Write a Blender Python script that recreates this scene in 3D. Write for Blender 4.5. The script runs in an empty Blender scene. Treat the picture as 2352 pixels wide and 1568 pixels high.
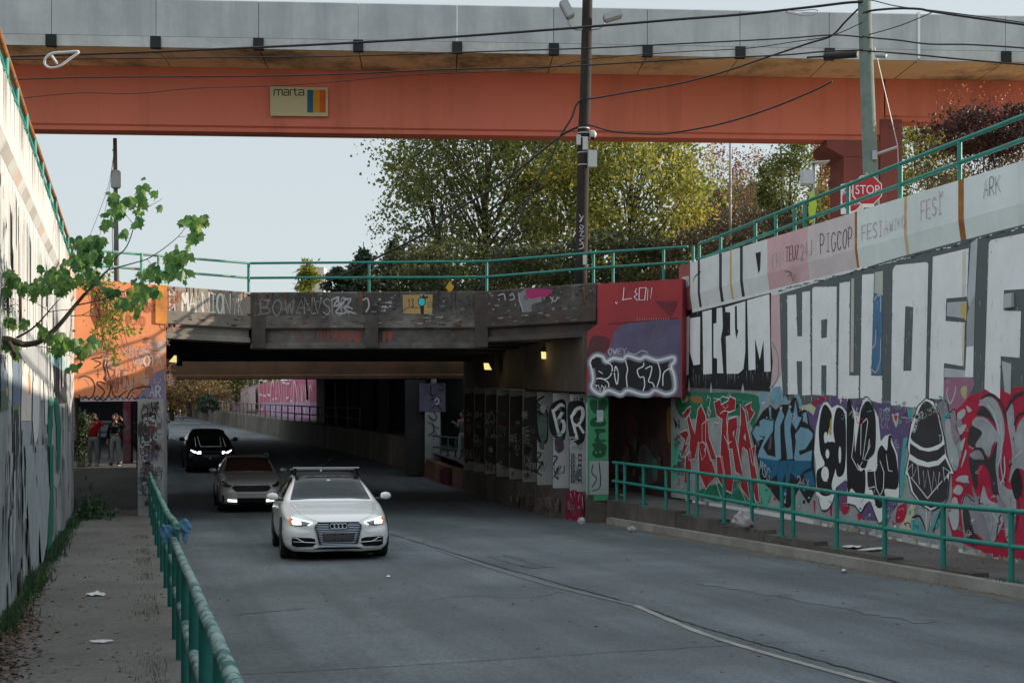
import bpy, bmesh, math, random
from mathutils import Vector, Matrix
from mathutils.geometry import tessellate_polygon
from mathutils.bvhtree import BVHTree
random.seed(7)
R = math.radians
scene = bpy.context.scene
COL = scene.collection
# ---------------------------------------------------------------- camera geometry (photo measured on a 2352 px wide grid)
F, HY, CX, CH = 2900.0, 1020.0, 1176.0, 1.92
def at(x, y, Y):                       # point seen at (x,y) standing Y metres away
    return Vector(((x-CX)/F*Y, Y, CH-(y-HY)/F*Y))
def gnd(x, y, z=0.0):                  # point of a level surface of height z
    Y = (CH-z)*F/(y-HY); return Vector(((x-CX)/F*Y, Y, z))
CROPS = dict(A=(0,0,.59957),B=(1350,0,.59957),C=(2696,0,.59957),D=(0,900,.59957),E=(1350,900,.59957),F=(2696,900,.59957),
  G=(0,1791,.59957),H=(1350,1791,.59957),I=(2696,1791,.59957),J=(1060,1840,.2615),K=(640,1660,.2615),L=(290,1580,.28063),
  M=(2700,1550,.38272),N=(3396,1550,.44643),O=(0,700,.5102),Q=(0,1350,.44643),R=(1650,1350,.47826),S=(2690,980,.66934),Z=(0,0,1.741497))
def px(c, p):
    ox, oy, s = CROPS[c]; return ((ox+p[0]*s)/1.741497, (oy+p[1]*s)/1.741497)

cam = bpy.data.cameras.new('camera'); camo = bpy.data.objects.new('camera', cam); COL.objects.link(camo)
camo.location = (0,0,CH); camo.rotation_euler = (R(90),0,0)
cam.sensor_width = 36; cam.lens = F/2352*36; cam.shift_y = (HY-784)/2352; cam.clip_end = 4000; cam.clip_start = .1
scene.camera = camo
# ---------------------------------------------------------------- light
SUN_AZ, SUN_EL = R(10.5), R(14)          # azimuth measured from +X towards +Y
S = Vector((math.cos(SUN_EL)*math.cos(SUN_AZ), math.cos(SUN_EL)*math.sin(SUN_AZ), math.sin(SUN_EL)))
w = bpy.data.worlds.new('World'); scene.world = w; w.use_nodes = True
nt = w.node_tree; nt.nodes.clear()
sky = nt.nodes.new('ShaderNodeTexSky'); sky.sky_type = 'NISHITA'; sky.sun_disc = False
sky.sun_elevation = SUN_EL; sky.sun_rotation = R(90)-SUN_AZ; sky.air_density = 1.0; sky.dust_density = 2.0; sky.ozone_density = 1.2
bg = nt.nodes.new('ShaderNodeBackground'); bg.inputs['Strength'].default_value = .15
wo = nt.nodes.new('ShaderNodeOutputWorld')
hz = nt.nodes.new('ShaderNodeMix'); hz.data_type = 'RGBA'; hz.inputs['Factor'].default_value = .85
tcw = nt.nodes.new('ShaderNodeTexCoord'); sxyz = nt.nodes.new('ShaderNodeSeparateXYZ'); rw = nt.nodes.new('ShaderNodeValToRGB')   # sky ramp brightened towards the zenith, above the frame, to lift the shade
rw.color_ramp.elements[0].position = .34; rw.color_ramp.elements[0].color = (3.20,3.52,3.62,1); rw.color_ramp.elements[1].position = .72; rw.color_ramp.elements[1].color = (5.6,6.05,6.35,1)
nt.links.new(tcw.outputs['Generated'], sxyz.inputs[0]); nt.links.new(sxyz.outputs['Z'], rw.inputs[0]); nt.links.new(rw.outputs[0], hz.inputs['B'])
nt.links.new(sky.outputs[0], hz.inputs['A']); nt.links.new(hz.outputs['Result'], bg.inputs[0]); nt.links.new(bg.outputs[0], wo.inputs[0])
sl = bpy.data.lights.new('sun', 'SUN'); sl.energy = 4.4; sl.angle = R(.5); sl.color = (1,.86,.68)
so = bpy.data.objects.new('sun', sl); COL.objects.link(so); so.rotation_euler = S.to_track_quat('Z','Y').to_euler(); so.location = (40,10,40)
vs = scene.view_settings; vs.view_transform = 'Standard'; vs.look = 'None'; vs.exposure = .52; vs.gamma = 1; vs.use_curve_mapping = False
# ---------------------------------------------------------------- materials
MATS = {}
def _nodes(name):
    m = bpy.data.materials.new(name); m.use_nodes = True; n = m.node_tree
    return m, n, n.nodes['Principled BSDF']
def _noise(n, scale, detail=6, vec=None, rough=.6):
    t = n.nodes.new('ShaderNodeTexNoise'); t.inputs['Scale'].default_value = scale; t.inputs['Detail'].default_value = detail
    t.inputs['Roughness'].default_value = rough
    if vec is not None: n.links.new(vec, t.inputs['Vector'])
    return t
def _ramp(n, src, a, b, ca=(0,0,0,1), cb=(1,1,1,1)):
    r = n.nodes.new('ShaderNodeValToRGB'); e = r.color_ramp.elements
    e[0].position, e[0].color, e[1].position, e[1].color = a, ca, b, cb
    n.links.new(src, r.inputs[0]); return r
def _mix(n, fac, a, b):
    x = n.nodes.new('ShaderNodeMix'); x.data_type = 'RGBA'
    for k, v in (('Factor',fac),('A',a),('B',b)):
        if hasattr(v, 'is_linked'): n.links.new(v, x.inputs[k])
        elif k == 'Factor': x.inputs[k].default_value = v
        else: x.inputs[k].default_value = (*v[:3],1)
    return x.outputs['Result']
def _map(n, scale, coord='Object', rotz=0):
    tc = n.nodes.new('ShaderNodeTexCoord'); mp = n.nodes.new('ShaderNodeMapping'); mp.inputs['Scale'].default_value = scale
    if rotz:
        m0 = n.nodes.new('ShaderNodeMapping'); m0.inputs['Rotation'].default_value = (0,0,rotz); n.links.new(tc.outputs[coord], m0.inputs[0]); n.links.new(m0.outputs[0], mp.inputs[0])
    else: n.links.new(tc.outputs[coord], mp.inputs[0])
    return mp.outputs[0]
def surf(name, rgb, var=.25, dirt=None, dirt_amt=.35, scale=1.2, streak=0.0, streak_rgb=None, rough=.85, bump=.15, fine=30, spec=.3, metal=0, lim=(.42,.68), sthr=(.5,.72), sscale=(2.2,2.2,.22), rotz=0, grain=0):
    """weathered solid colour: broad mottling, dirt patches, vertical streaks, fine grain bump"""
    if name in MATS: return MATS[name]
    m, n, p = _nodes(name)
    v = _map(n, (1,1,1))
    a = _noise(n, scale, 7, v); lo = tuple(c*(1-var) for c in rgb); hi = tuple(min(1,c*(1+var*.6)) for c in rgb)
    c = _mix(n, _ramp(n, a.outputs[0], .3, .7).outputs[0], lo, hi)
    if dirt:
        d = _noise(n, scale*.55, 9, _map(n,(1,1,1.3)), .72)
        r = _ramp(n, d.outputs[0], lim[0], lim[1], (0,0,0,1), (dirt_amt,)*3+(1,)); c = _mix(n, r.outputs[0], c, dirt)
    if streak:
        s = _noise(n, 1.0, 6, _map(n, sscale, rotz=rotz), .65)
        r = _ramp(n, s.outputs[0], sthr[0], sthr[1], (0,0,0,1), (streak,)*3+(1,)); c = _mix(n, r.outputs[0], c, streak_rgb or dirt)
    if grain:
        gq = _noise(n, grain, 3, v, .8); c = _mix(n, _ramp(n, gq.outputs[0], .35, .68).outputs[0], c, tuple(min(1,x*1.55+.02) for x in rgb)) if False else c
        mg = n.nodes.new('ShaderNodeMix'); mg.data_type = 'RGBA'; mg.blend_type = 'MULTIPLY'; mg.inputs['Factor'].default_value = .55
        n.links.new(c, mg.inputs['A']); n.links.new(_ramp(n, gq.outputs[0], .36, .62, (.45,.45,.45,1), (1.25,1.25,1.25,1)).outputs[0], mg.inputs['B']); c = mg.outputs['Result']
    n.links.new(c, p.inputs['Base Color']); p.inputs['Roughness'].default_value = rough; p.inputs['Metallic'].default_value = metal
    p.inputs['Specular IOR Level'].default_value = spec
    if bump:
        f = _noise(n, fine, 5, v); b = n.nodes.new('ShaderNodeBump'); b.inputs['Strength'].default_value = bump; b.inputs['Distance'].default_value = .02
        n.links.new(f.outputs[0], b.inputs['Height']); n.links.new(b.outputs[0], p.inputs['Normal'])
    MATS[name] = m; return m
def paint(rgb, var=.16, rough=.7, wear=.18, wear_rgb=None):
    """sprayed or rolled wall paint, a little uneven, worn in flakes"""
    k = 'paint_%02x%02x%02x_%d' % (*[int(min(1,c)*255) for c in rgb], int(wear*100))
    if k in MATS: return MATS[k]
    m, n, p = _nodes(k); v = _map(n,(1,1,1))
    a = _noise(n, 2.3, 7, v); c = _mix(n, _ramp(n,a.outputs[0],.3,.7).outputs[0], tuple(x*(1-var) for x in rgb), rgb)
    if wear:
        d = _noise(n, 9, 8, _map(n,(1,1,.45)), .75); r = _ramp(n, d.outputs[0], .6, .66, (0,0,0,1), (wear,)*3+(1,))
        c = _mix(n, r.outputs[0], c, wear_rgb or tuple(.5*x+.09 for x in rgb))
    e = _noise(n, 1.1, 9, _map(n,(1,1,.7)), .7); r2 = _ramp(n, e.outputs[0], .5, .78, (0,0,0,1), (.34,)*3+(1,)); c = _mix(n, r2.outputs[0], c, tuple(.62*x+.035 for x in rgb))
    f = _noise(n, 26, 6, v, .7); bp_ = n.nodes.new('ShaderNodeBump'); bp_.inputs['Strength'].default_value = .22; bp_.inputs['Distance'].default_value = .02
    n.links.new(f.outputs[0], bp_.inputs['Height']); n.links.new(bp_.outputs[0], p.inputs['Normal'])
    n.links.new(c, p.inputs['Base Color']); p.inputs['Roughness'].default_value = rough; p.inputs['Specular IOR Level'].default_value = .25
    MATS[k] = m; return m
def plain(name, rgb, rough=.5, metal=0, spec=.5, coat=0, emit=None, estr=0, trans=0):
    if name in MATS: return MATS[name]
    m, n, p = _nodes(name)
    a = _noise(n, 6, 4, _map(n,(1,1,1))); c = _mix(n, a.outputs[0], tuple(x*.88 for x in rgb), rgb)
    n.links.new(c, p.inputs['Base Color']); p.inputs['Roughness'].default_value = rough; p.inputs['Metallic'].default_value = metal
    p.inputs['Specular IOR Level'].default_value = spec; p.inputs['Coat Weight'].default_value = coat; p.inputs['Coat Roughness'].default_value = .06
    if emit: p.inputs['Emission Color'].default_value = (*emit,1); p.inputs['Emission Strength'].default_value = estr
    if trans: p.inputs['Transmission Weight'].default_value = trans
    MATS[name] = m; return m
def leafmat(name, stops, trans=.35, rough=.55, scale=.25):
    """leaf colour differs from leaf to leaf (random per island) and drifts through the crown"""
    if name in MATS: return MATS[name]
    m, n, p = _nodes(name)
    g = n.nodes.new('ShaderNodeNewGeometry'); nz = _noise(n, scale, 4, _map(n,(1,1,1)))
    mt = n.nodes.new('ShaderNodeMath'); mt.operation = 'MULTIPLY_ADD'; mt.inputs[1].default_value = .55; 
    m2 = n.nodes.new('ShaderNodeMath'); m2.operation = 'MULTIPLY_ADD'; m2.inputs[1].default_value = 1.1; m2.inputs[2].default_value = -.33
    n.links.new(nz.outputs[0], m2.inputs[0]); n.links.new(g.outputs['Random Per Island'], mt.inputs[0]); n.links.new(m2.outputs[0], mt.inputs[2])
    r = n.nodes.new('ShaderNodeValToRGB'); cr = r.color_ramp
    for i,(pos,c) in enumerate(stops):
        e = cr.elements[i] if i < 2 else cr.elements.new(pos)
        e.position = pos; e.color = (*c,1)
    n.links.new(mt.outputs[0], r.inputs[0]); n.links.new(r.outputs[0], p.inputs['Base Color']); p.inputs['Roughness'].default_value = rough
    tr = n.nodes.new('ShaderNodeBsdfTranslucent'); n.links.new(r.outputs[0], tr.inputs[0])
    mx = n.nodes.new('ShaderNodeMixShader'); mx.inputs[0].default_value = trans
    out = n.nodes['Material Output']; n.links.new(p.outputs[0], mx.inputs[1]); n.links.new(tr.outputs[0], mx.inputs[2]); n.links.new(mx.outputs[0], out.inputs[0])
    MATS[name] = m; return m
# ---------------------------------------------------------------- mesh builder
class MB:
    def __init__(s): s.v = []; s.f = []; s.m = []; s.mats = []
    def mi(s, mat):
        if mat not in s.mats: s.mats.append(mat)
        return s.mats.index(mat)
    def add(s, vs, fs, mat=None):
        o = len(s.v); s.v += [Vector(a) for a in vs]; k = s.mi(mat) if mat else 0
        for f in fs: s.f.append(tuple(o+i for i in f)); s.m.append(k)
    def box(s, c, d, mat=None, rz=0, rot=None):
        M = rot or Matrix.Rotation(rz,3,'Z'); c = Vector(c); h = Vector(d)/2
        vs = [c+M@Vector((sx*h.x,sy*h.y,sz*h.z)) for sx in(-1,1) for sy in(-1,1) for sz in(-1,1)]
        s.add(vs, [(0,1,3,2),(4,6,7,5),(0,4,5,1),(2,3,7,6),(0,2,6,4),(1,5,7,3)], mat)
    def loft(s, rings, mat=None, close=True, caps=True):
        n = len(rings[0]); vs = [p for r in rings for p in r]; fs = []
        for i in range(len(rings)-1):
            for j in range(n if close else n-1):
                k = (j+1)%n; fs.append((i*n+j,i*n+k,(i+1)*n+k,(i+1)*n+j))
        if caps and close: fs += [tuple(range(n-1,-1,-1)), tuple((len(rings)-1)*n+j for j in range(n))]
        s.add(vs, fs, mat)
    def tube(s, pts, r, n=8, mat=None, caps=True):
        pts = [Vector(p) for p in pts]; rs = r if isinstance(r,(list,tuple)) else [r]*len(pts); rings = []; up = None
        for i,p in enumerate(pts):
            t = (pts[min(i+1,len(pts)-1)]-pts[max(i-1,0)])
            if t.length < 1e-9: t = Vector((0,0,1))
            t.normalize()
            if up is None: up = t.orthogonal().normalized()
            up = (up - t*up.dot(t))
            if up.length < 1e-6: up = t.orthogonal()
            up.normalize(); b = t.cross(up)
            rings.append([p+rs[i]*(math.cos(2*math.pi*k/n)*up+math.sin(2*math.pi*k/n)*b) for k in range(n)])
        s.loft(rings, mat, True, caps)
    def prism(s, loop, off, mat=None):          # planar loop pushed along off
        loop = [Vector(p) for p in loop]; off = Vector(off); n = len(loop); vs = loop+[p+off for p in loop]; fs = []
        for t in tessellate_polygon([loop]): fs.append(tuple(t)); fs.append(tuple(n+i for i in reversed(t)))
        for j in range(n): k = (j+1)%n; fs.append((j,k,n+k,n+j))
        s.add(vs, fs, mat)
    def sweep(s, prof, p, q, out, mat=None):    # closed profile [(offset along out, z)] swept from p to q (plan points)
        p, q, out = Vector((p[0],p[1],0)), Vector((q[0],q[1],0)), Vector((out[0],out[1],0))
        s.loft([[a+out*o+Vector((0,0,z)) for o,z in prof] for a in (p,q)], mat)
    def ellipsoid(s, c, r, mat=None, nu=12, nv=8, rot=None):
        rings = []; c = Vector(c); M = rot or Matrix.Identity(3)
        for i in range(nv+1):
            th = math.pi*min(max(i/nv,.02),.98); rings.append([c+M@Vector((r[0]*math.sin(th)*math.cos(2*math.pi*j/nu), r[1]*math.sin(th)*math.sin(2*math.pi*j/nu), r[2]*math.cos(th))) for j in range(nu)])
        s.loft(rings, mat)
    def build(s, name, mat=None, parent=None, smooth=False, local=False, label=None, bevel=0, angle=None):
        me = bpy.data.meshes.new(name); off = Vector() if (parent is None or local) else parent.matrix_basis.translation.copy()
        if parent is not None and not local and parent.parent is not None: off += parent.parent.matrix_basis.translation
        me.from_pydata([v-off for v in s.v], [], s.f)
        for a in (s.mats or [mat]): me.materials.append(a)
        if s.mats:
            for p, k in zip(me.polygons, s.m): p.material_index = k
        bm = bmesh.new(); bm.from_mesh(me); bmesh.ops.recalc_face_normals(bm, faces=bm.faces)
        if bevel: bmesh.ops.bevel(bm, geom=[e for e in bm.edges if len(e.link_faces)==2 and e.calc_face_angle(0)>.5], offset=bevel, segments=2, affect='EDGES', clamp_overlap=True)
        bm.to_mesh(me); bm.free()
        if smooth:
            for p in me.polygons: p.use_smooth = True
            if angle:
                try: me.set_sharp_from_angle(angle=angle)
                except Exception: pass
        o = bpy.data.objects.new(name, me); COL.objects.link(o)
        if parent is not None: o.parent = parent
        if label: o['label'] = label
        return o
def tag(o, label=None, cat=None, group=None, kind=None):
    for k,v in (('label',label),('category',cat),('group',group),('kind',kind)):
        if v: o[k] = v
    return o
def thing(name, label, cat, loc=(0,0,0), group=None, rz=0):
    o = bpy.data.objects.new(name, None); COL.objects.link(o); o.location = loc; o.rotation_euler = (0,0,rz); o.empty_display_size = .3
    return tag(o, label, cat, group)
def struct(mb, name, mat=None, smooth=False): return tag(mb.build(name, mat, smooth=smooth), kind='structure')
def copy_tree(o, parent=None):
    c = o.copy(); COL.objects.link(c); c.parent = parent
    for ch in list(o.children): copy_tree(ch, c)
    return c
def crom(pts, k=6, closed=False):
    pts = [Vector(p) for p in pts]; n = len(pts)
    if n < 3: return pts
    out = []
    for i in range(n if closed else n-1):
        g = (lambda j: pts[j%n]) if closed else (lambda j: pts[min(max(j,0),n-1)])
        a,b,c,d = g(i-1),g(i),g(i+1),g(i+2)
        for t in range(k):
            u = t/k; out.append(.5*((2*b)+(c-a)*u+(2*a-5*b+4*c-d)*u*u+(3*b-a-3*c+d)*u**3))
    if not closed: out.append(pts[-1])
    return out
# ---------------------------------------------------------------- painted marks on flat faces
class Wall:
    """flat vertical face through two plan points; out = the side the paint is on"""
    def __init__(s, a, b, push=0.0):
        s.p = Vector((a[0],a[1],0)); d = Vector((b[0]-a[0],b[1]-a[1],0)).normalized(); s.d = d
        nrm = Vector((d.y,-d.x,0))
        if nrm.dot(Vector((0,0,0))-s.p) < 0: nrm = -nrm
        s.n = nrm; s.p = s.p+nrm*push
    def hit(s, xy):
        r = Vector(((xy[0]-CX)/F, 1, -(xy[1]-HY)/F)); o = Vector((0,0,CH))
        t = (s.p-o).dot(s.n)/r.dot(s.n); return o+r*t
    def uv(s, w): return Vector(((w-s.p).dot(s.d), w.z))
    def xyz(s, uv, off=0): return s.p+s.d*uv[0]+Vector((0,0,uv[1]))+s.n*off
class Graff:
    def __init__(s, wall, base=.004, step=.00015): s.w = wall; s.mb = MB(); s.k = 0; s.base = base; s.step = step
    def lay(s): s.k += 1; return s.base+s.k*s.step
    def P(s, c, pts): return [s.w.uv(s.w.hit(px(c,p))) for p in pts]
    def fill_uv(s, uv, mat, holes=()):
        o = s.lay(); loops = [uv]+list(holes); flat = [s.w.xyz(q,o) for l in loops for q in l]
        tris = tessellate_polygon([[Vector((q[0],q[1],0)) for q in l] for l in loops])
        s.mb.add(flat, [tuple(t) for t in tris], mat)
    def fill(s, c, pts, mat, smooth=False, holes=()):
        uv = s.P(c,pts)
        if smooth: uv = crom(uv,5,True)
        s.fill_uv(uv, mat, [s.P(c,h) for h in holes])
    def stroke_uv(s, uv, wd, mat, closed=False, smooth=True, taper=False):
        if smooth: uv = crom(uv, 5, closed)
        uv = [Vector((q[0],q[1])) for q in uv]; q2 = [uv[0]]
        for q in uv[1:]:
            if (q-q2[-1]).length > 1e-4: q2.append(q)
        uv = q2
        if closed: uv = uv+[uv[0]]
        n = len(uv)
        if n < 2: return
        o = s.lay(); vs = []; fs = []
        for i in range(n):
            a = uv[i-1] if i else (uv[-2] if closed else uv[0]); b = uv[i+1] if i<n-1 else (uv[1] if closed else uv[-1]); t = b-a
            if t.length < 1e-9: t = Vector((1,0))
            t.normalize(); nn = Vector((-t.y,t.x)); hw = wd/2*(1 if not taper else (1-.75*i/(n-1)))
            e = Vector((0,0)) if (closed or 0<i<n-1) else (t*hw*.7*(-1 if i==0 else 1))
            for sg in (1,-1): vs.append(s.w.xyz(uv[i]+e+nn*hw*sg*(1 if (closed or 0<i<n-1) else .7), o+i*2e-5))
        for i in range(n-1): fs.append((2*i,2*i+1,2*i+3,2*i+2))
        s.mb.add(vs, fs, mat)
    def stroke(s, c, pts, wpx, mat, closed=False, smooth=True, taper=False):
        uv = s.P(c,pts); wd = wpx*s.scale(c,pts[len(pts)//2]); s.stroke_uv(uv, wd, mat, closed, smooth, taper)
    def scale(s, c, p):                      # metres per crop pixel (vertical) at p
        a, b = s.w.hit(px(c,p)), s.w.hit(px(c,(p[0],p[1]+10))); return (a-b).length/10
    def text(s, c, txt, p0, p1, up, wpx, mat, gap=.25, jit=.06, seed=1):
        """hand lettering from p0 to p1 (baseline, crop px), up = letter height vector in crop px"""
        rnd = random.Random(seed); n = len(txt); bx, by = (p1[0]-p0[0])/n, (p1[1]-p0[1])/n
        for i,ch in enumerate(txt):
            for st in FONT.get(ch, []):
                pts = [(p0[0]+bx*(i+q[0]*(1-gap))+up[0]*q[1]+rnd.uniform(-jit,jit)*abs(bx)*.6, p0[1]+by*(i+q[0]*(1-gap))+up[1]*q[1]+rnd.uniform(-jit,jit)*abs(up[1])*.6) for q in st]
                s.stroke(c, pts, wpx, mat, smooth=len(pts)>4)
    def build(s, name, parent, label=None): return s.mb.build(name, None, parent, label=label)
    def into(s, obj):                        # stains and small tags belong to the mesh of the face they lie on
        me = obj.data; off = obj.parent.matrix_basis.translation if obj.parent else Vector(); bm = bmesh.new(); bm.from_mesh(me); idx = {}
        for mt in s.mb.mats:
            k = me.materials.find(mt.name)
            if k < 0: me.materials.append(mt); k = len(me.materials)-1
            idx[mt] = k
        vs = [bm.verts.new(v-off) for v in s.mb.v]
        for f,k in zip(s.mb.f,s.mb.m):
            if len(set(f)) < 3: continue
            try: fc = bm.faces.new([vs[i] for i in f]); fc.material_index = idx[s.mb.mats[k]]
            except ValueError: pass
        bm.to_mesh(me); bm.free()
FONT = {'A':[[(0,0),(.5,1),(1,0)],[(.2,.4),(.8,.4)]],'B':[[(0,0),(0,1),(.7,.95),(.8,.75),(.6,.55),(0,.5),(.8,.4),(.95,.2),(.7,.02),(0,0)]],
'C':[[(.95,.85),(.6,1),(.2,.9),(0,.5),(.2,.1),(.6,0),(.95,.15)]],'D':[[(0,0),(0,1),(.6,.95),(1,.5),(.6,.05),(0,0)]],'E':[[(1,1),(0,1),(0,0),(1,0)],[(0,.5),(.8,.5)]],
'F':[[(1,1),(0,1),(0,0)],[(0,.5),(.8,.5)]],'G':[[(.95,.85),(.5,1),(.1,.8),(0,.4),(.3,0),(.8,.05),(.95,.4),(.6,.4)]],'H':[[(0,0),(0,1)],[(1,0),(1,1)],[(0,.5),(1,.5)]],
'I':[[(.5,0),(.5,1)],[(.2,1),(.8,1)],[(.2,0),(.8,0)]],'J':[[(.8,1),(.8,.2),(.5,0),(.15,.15)]],'K':[[(0,0),(0,1)],[(.9,1),(0,.45)],[(.25,.6),(1,0)]],'L':[[(0,1),(0,0),(.9,0)]],
'M':[[(0,0),(.15,1),(.5,.4),(.85,1),(1,0)]],'N':[[(0,0),(0,1),(1,0),(1,1)]],'O':[[(.5,1),(.1,.8),(0,.4),(.3,0),(.7,0),(1,.5),(.85,.9),(.5,1)]],'P':[[(0,0),(0,1),(.7,1),(.9,.75),(.6,.5),(0,.45)]],
'Q':[[(.5,1),(.1,.8),(0,.4),(.3,0),(.7,0),(1,.5),(.85,.9),(.5,1)],[(.6,.3),(1,-.1)]],'R':[[(0,0),(0,1),(.7,1),(.9,.75),(.6,.5),(0,.45)],[(.4,.47),(1,0)]],'S':[[(.9,.85),(.5,1),(.1,.8),(.3,.55),(.7,.45),(.9,.2),(.5,0),(.05,.12)]],
'T':[[(0,1),(1,1)],[(.5,1),(.5,0)]],'U':[[(0,1),(0,.25),(.4,0),(.8,.1),(1,.4),(1,1)]],'V':[[(0,1),(.5,0),(1,1)]],'W':[[(0,1),(.25,0),(.5,.7),(.75,0),(1,1)]],'X':[[(0,0),(1,1)],[(0,1),(1,0)]],
'Y':[[(0,1),(.5,.5),(1,1)],[(.5,.5),(.4,0)]],'Z':[[(0,1),(1,1),(0,0),(1,0)]],'1':[[(.2,.8),(.5,1),(.5,0)]],'2':[[(.05,.8),(.4,1),(.85,.85),(.7,.45),(0,0),(1,0)]],'3':[[(.05,.9),(.6,1),(.85,.75),(.4,.52),(.9,.3),(.6,0),(.05,.1)]],
'4':[[(.7,0),(.7,1),(0,.35),(1,.35)]],'.':[[(.4,.02),(.55,.02)]],':':[[(.4,.15),(.5,.2)],[(.4,.7),(.5,.75)]],' ':[]}
# ================================================================ SETTING
def lerp(a,b,t): return a+(b-a)*t
def interp(x, tab):
    if x <= tab[0][0]: return tab[0][1]
    for (a,b),(c,d) in zip(tab,tab[1:]):
        if x <= c: return b+(d-b)*(x-a)/(c-a)
    return tab[-1][1]
def XL(Y): return .62-.30*Y if Y <= 31 else -8.68-.325*(Y-31)
def XR(Y): return 10.8-.274*Y if Y <= 31 else 2.31-.325*(Y-31)
def XW(Y): return 12.98-.285*Y                      # right retaining wall
def XV(Y): return -1.23-.307*Y                      # left retaining wall
def zr(Y): return interp(Y, [(35,0),(37,.03),(39,.1),(41,.21),(43,.33),(51,.85),(55,1.1),(60,1.34),(87,2.35),(230,7.8)])
def zsw(Y): return interp(Y, [(17,.115),(18,.12),(20.8,.19),(23.8,.31),(26.7,.42),(30.4,.52),(34,.62),(43.5,1.0),(44.5,1.28),(52,1.9)])  # right sidewalk
def zsl(Y): return interp(Y, [(32,.15),(34,.2),(41,1.12),(44,1.22),(60,2.2),(90,3.4)])                        # left sidewalk
def zwl(Y): return 5.25+.024*Y                      # left wall top
def zwr(Y): return 6.13+.013*(Y-18.8)               # right wall top

asphalt = surf('asphalt', (.124,.149,.160), .27, (.05,.06,.066), .7, .42, .75, (.056,.068,.075), .8, .3, 60, .35, lim=(.44,.66), sthr=(.42,.66), sscale=(.95,.055,1), rotz=R(-16), grain=22)
walk = surf('old_concrete', (.155,.152,.143), .22, (.08,.075,.066), .65, .9, rough=.9, bump=.25, grain=30)
concrete = surf('grey_concrete', (.50,.53,.555), .14, (.27,.30,.33), .5, .5, .6, (.27,.30,.335), sscale=(.9,.9,.10), sthr=(.45,.68))
dark_conc = surf('sooty_concrete', (.085,.076,.07), .45, (.025,.021,.018), .85, .9, .6, (.10,.05,.03), sscale=(1.6,1.6,.3))
dark_conc2 = surf('sooty_concrete_low', (.11,.10,.09), .4, (.03,.026,.022), .8, .8, .6, (.035,.03,.026), sscale=(2.6,2.6,.25))
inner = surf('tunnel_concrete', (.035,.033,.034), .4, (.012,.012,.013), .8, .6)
beam_br = surf('brown_stained_beam', (.135,.075,.042), .4, (.035,.022,.016), .8, .5, .6, (.05,.035,.022), sscale=(1.4,1.4,.3))
dirt = surf('soil', (.30,.25,.18), .3, (.15,.14,.07), .7, .6, rough=1, bump=.5, fine=12)
grassy = surf('dry_grass', (.09,.08,.035), .4, (.05,.06,.02), .8, .4, rough=1, bump=.6, fine=14)
kerbm = surf('kerb_stone', (.26,.255,.24), .2, (.12,.11,.09), .7, 1.3, bump=.3)

g = MB(); g.add([(-1800,-300,-.4),(1800,-300,-.4),(1800,2500,-.4),(-1800,2500,-.4)],[(0,1,2,3)]); struct(g,'ground',grassy)
def strip(rows, name, mat):             # rows of points across, joined into a sheet
    m = MB(); n = len(rows[0]); m.add([p for r in rows for p in r], [(i*n+j,i*n+j+1,(i+1)*n+j+1,(i+1)*n+j) for i in range(len(rows)-1) for j in range(n-1)])
    return struct(m, name, mat, smooth=False)
Ys = [-14,-8,-4]+list(range(0,100,1))+list(range(100,235,5))
strip([[(lerp(XL(Y)-.2,XR(Y)+.2,t),Y,zr(Y)-.03*(2*t-1)**2) for t in (0,.2,.4,.6,.8,1)] for Y in Ys], 'road', asphalt)
# upper ground on both sides of the sunken road
def zside(Y, side):
    return 5.6 if side<0 else 5.75
rows = []
for Y in Ys:
    if Y <= 45: e = XV(Y)-.25-(2.4 if Y>30.6 else 0); hs = (5.3,5.35,5.4,5.5,5.6,5.8)
    else: e = XL(Y)-2.6; b = zr(Y)+1.0; hs = (b,b+.5,b+1.8,b+3.2,b+4,b+5)
    if Y > 3: rows.append([(e-d,Y,h) for d,h in zip((0,1.5,4,9,30,200),hs)])
    else: rows.append([(XV(3)-.3-d,Y,h) for d,h in zip((0,1.5,4,9,30,200),hs)])
strip(rows,'left_bank',dirt)
rows = []
for Y in Ys:
    if Y <= 43.5: e = XW(Y)+.25; hs = (5.9,5.95,5.9,5.8,5.8,5.8)
    elif Y < 52: e = XR(Y)+2.2; hs = (3.2,3.7,4.6,5.7,6.1,6.1)
    elif Y <= 87: e = XR(Y)+2.6; hs = (7.4,7.4,7.4,7.5,7.5,7.5)
    else: e = 14.4-.32*Y+.25; b = interp(Y,[(87,6.0),(122,7.4),(200,9.5)]); hs = (b,b,b+.3,b+1,b+1.5,b+2)
    rows.append([(e+d,Y,h) for d,h in zip((0,1.5,4,9,30,200),hs)])
strip(rows,'right_bank',dirt)
# sidewalks, kerbs
strip([[(XV(Y)-.2-(2.5 if Y>31 else 0) if Y<46 else XL(Y)-2.8,Y,zsl(Y)+.01),(lerp(XV(Y),XL(Y),.5),Y,zsl(Y)),(XL(Y),Y,zsl(Y)),(XL(Y)+.02,Y,-.1)] for Y in Ys if -10<Y<100], 'left_sidewalk', walk)
strip([[(XW(Y)+.3 if Y<46 else XR(Y)+3,Y,zsw(Y)+.01),(XR(Y)+.62,Y,zsw(Y)-.01),(XR(Y)+.3,Y,zsw(Y)-.01)] for Y in Ys if -10<Y<53], 'right_sidewalk', surf('sidewalk_dark', (.12,.115,.11), .25, (.055,.05,.045), .6, .9, rough=.9, bump=.3))
def kerb(rows, name, mat):
    m = MB(); m.loft(rows, None, True, True); return struct(m, name, mat)
kerb([[(XR(Y),Y,-.1),(XR(Y)+.015,Y,.125),(XR(Y)+.17,Y,.13),(XR(Y)+.17,Y,-.1)] for Y in Ys if -10<Y<31.5], 'kerb', kerbm)
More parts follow.
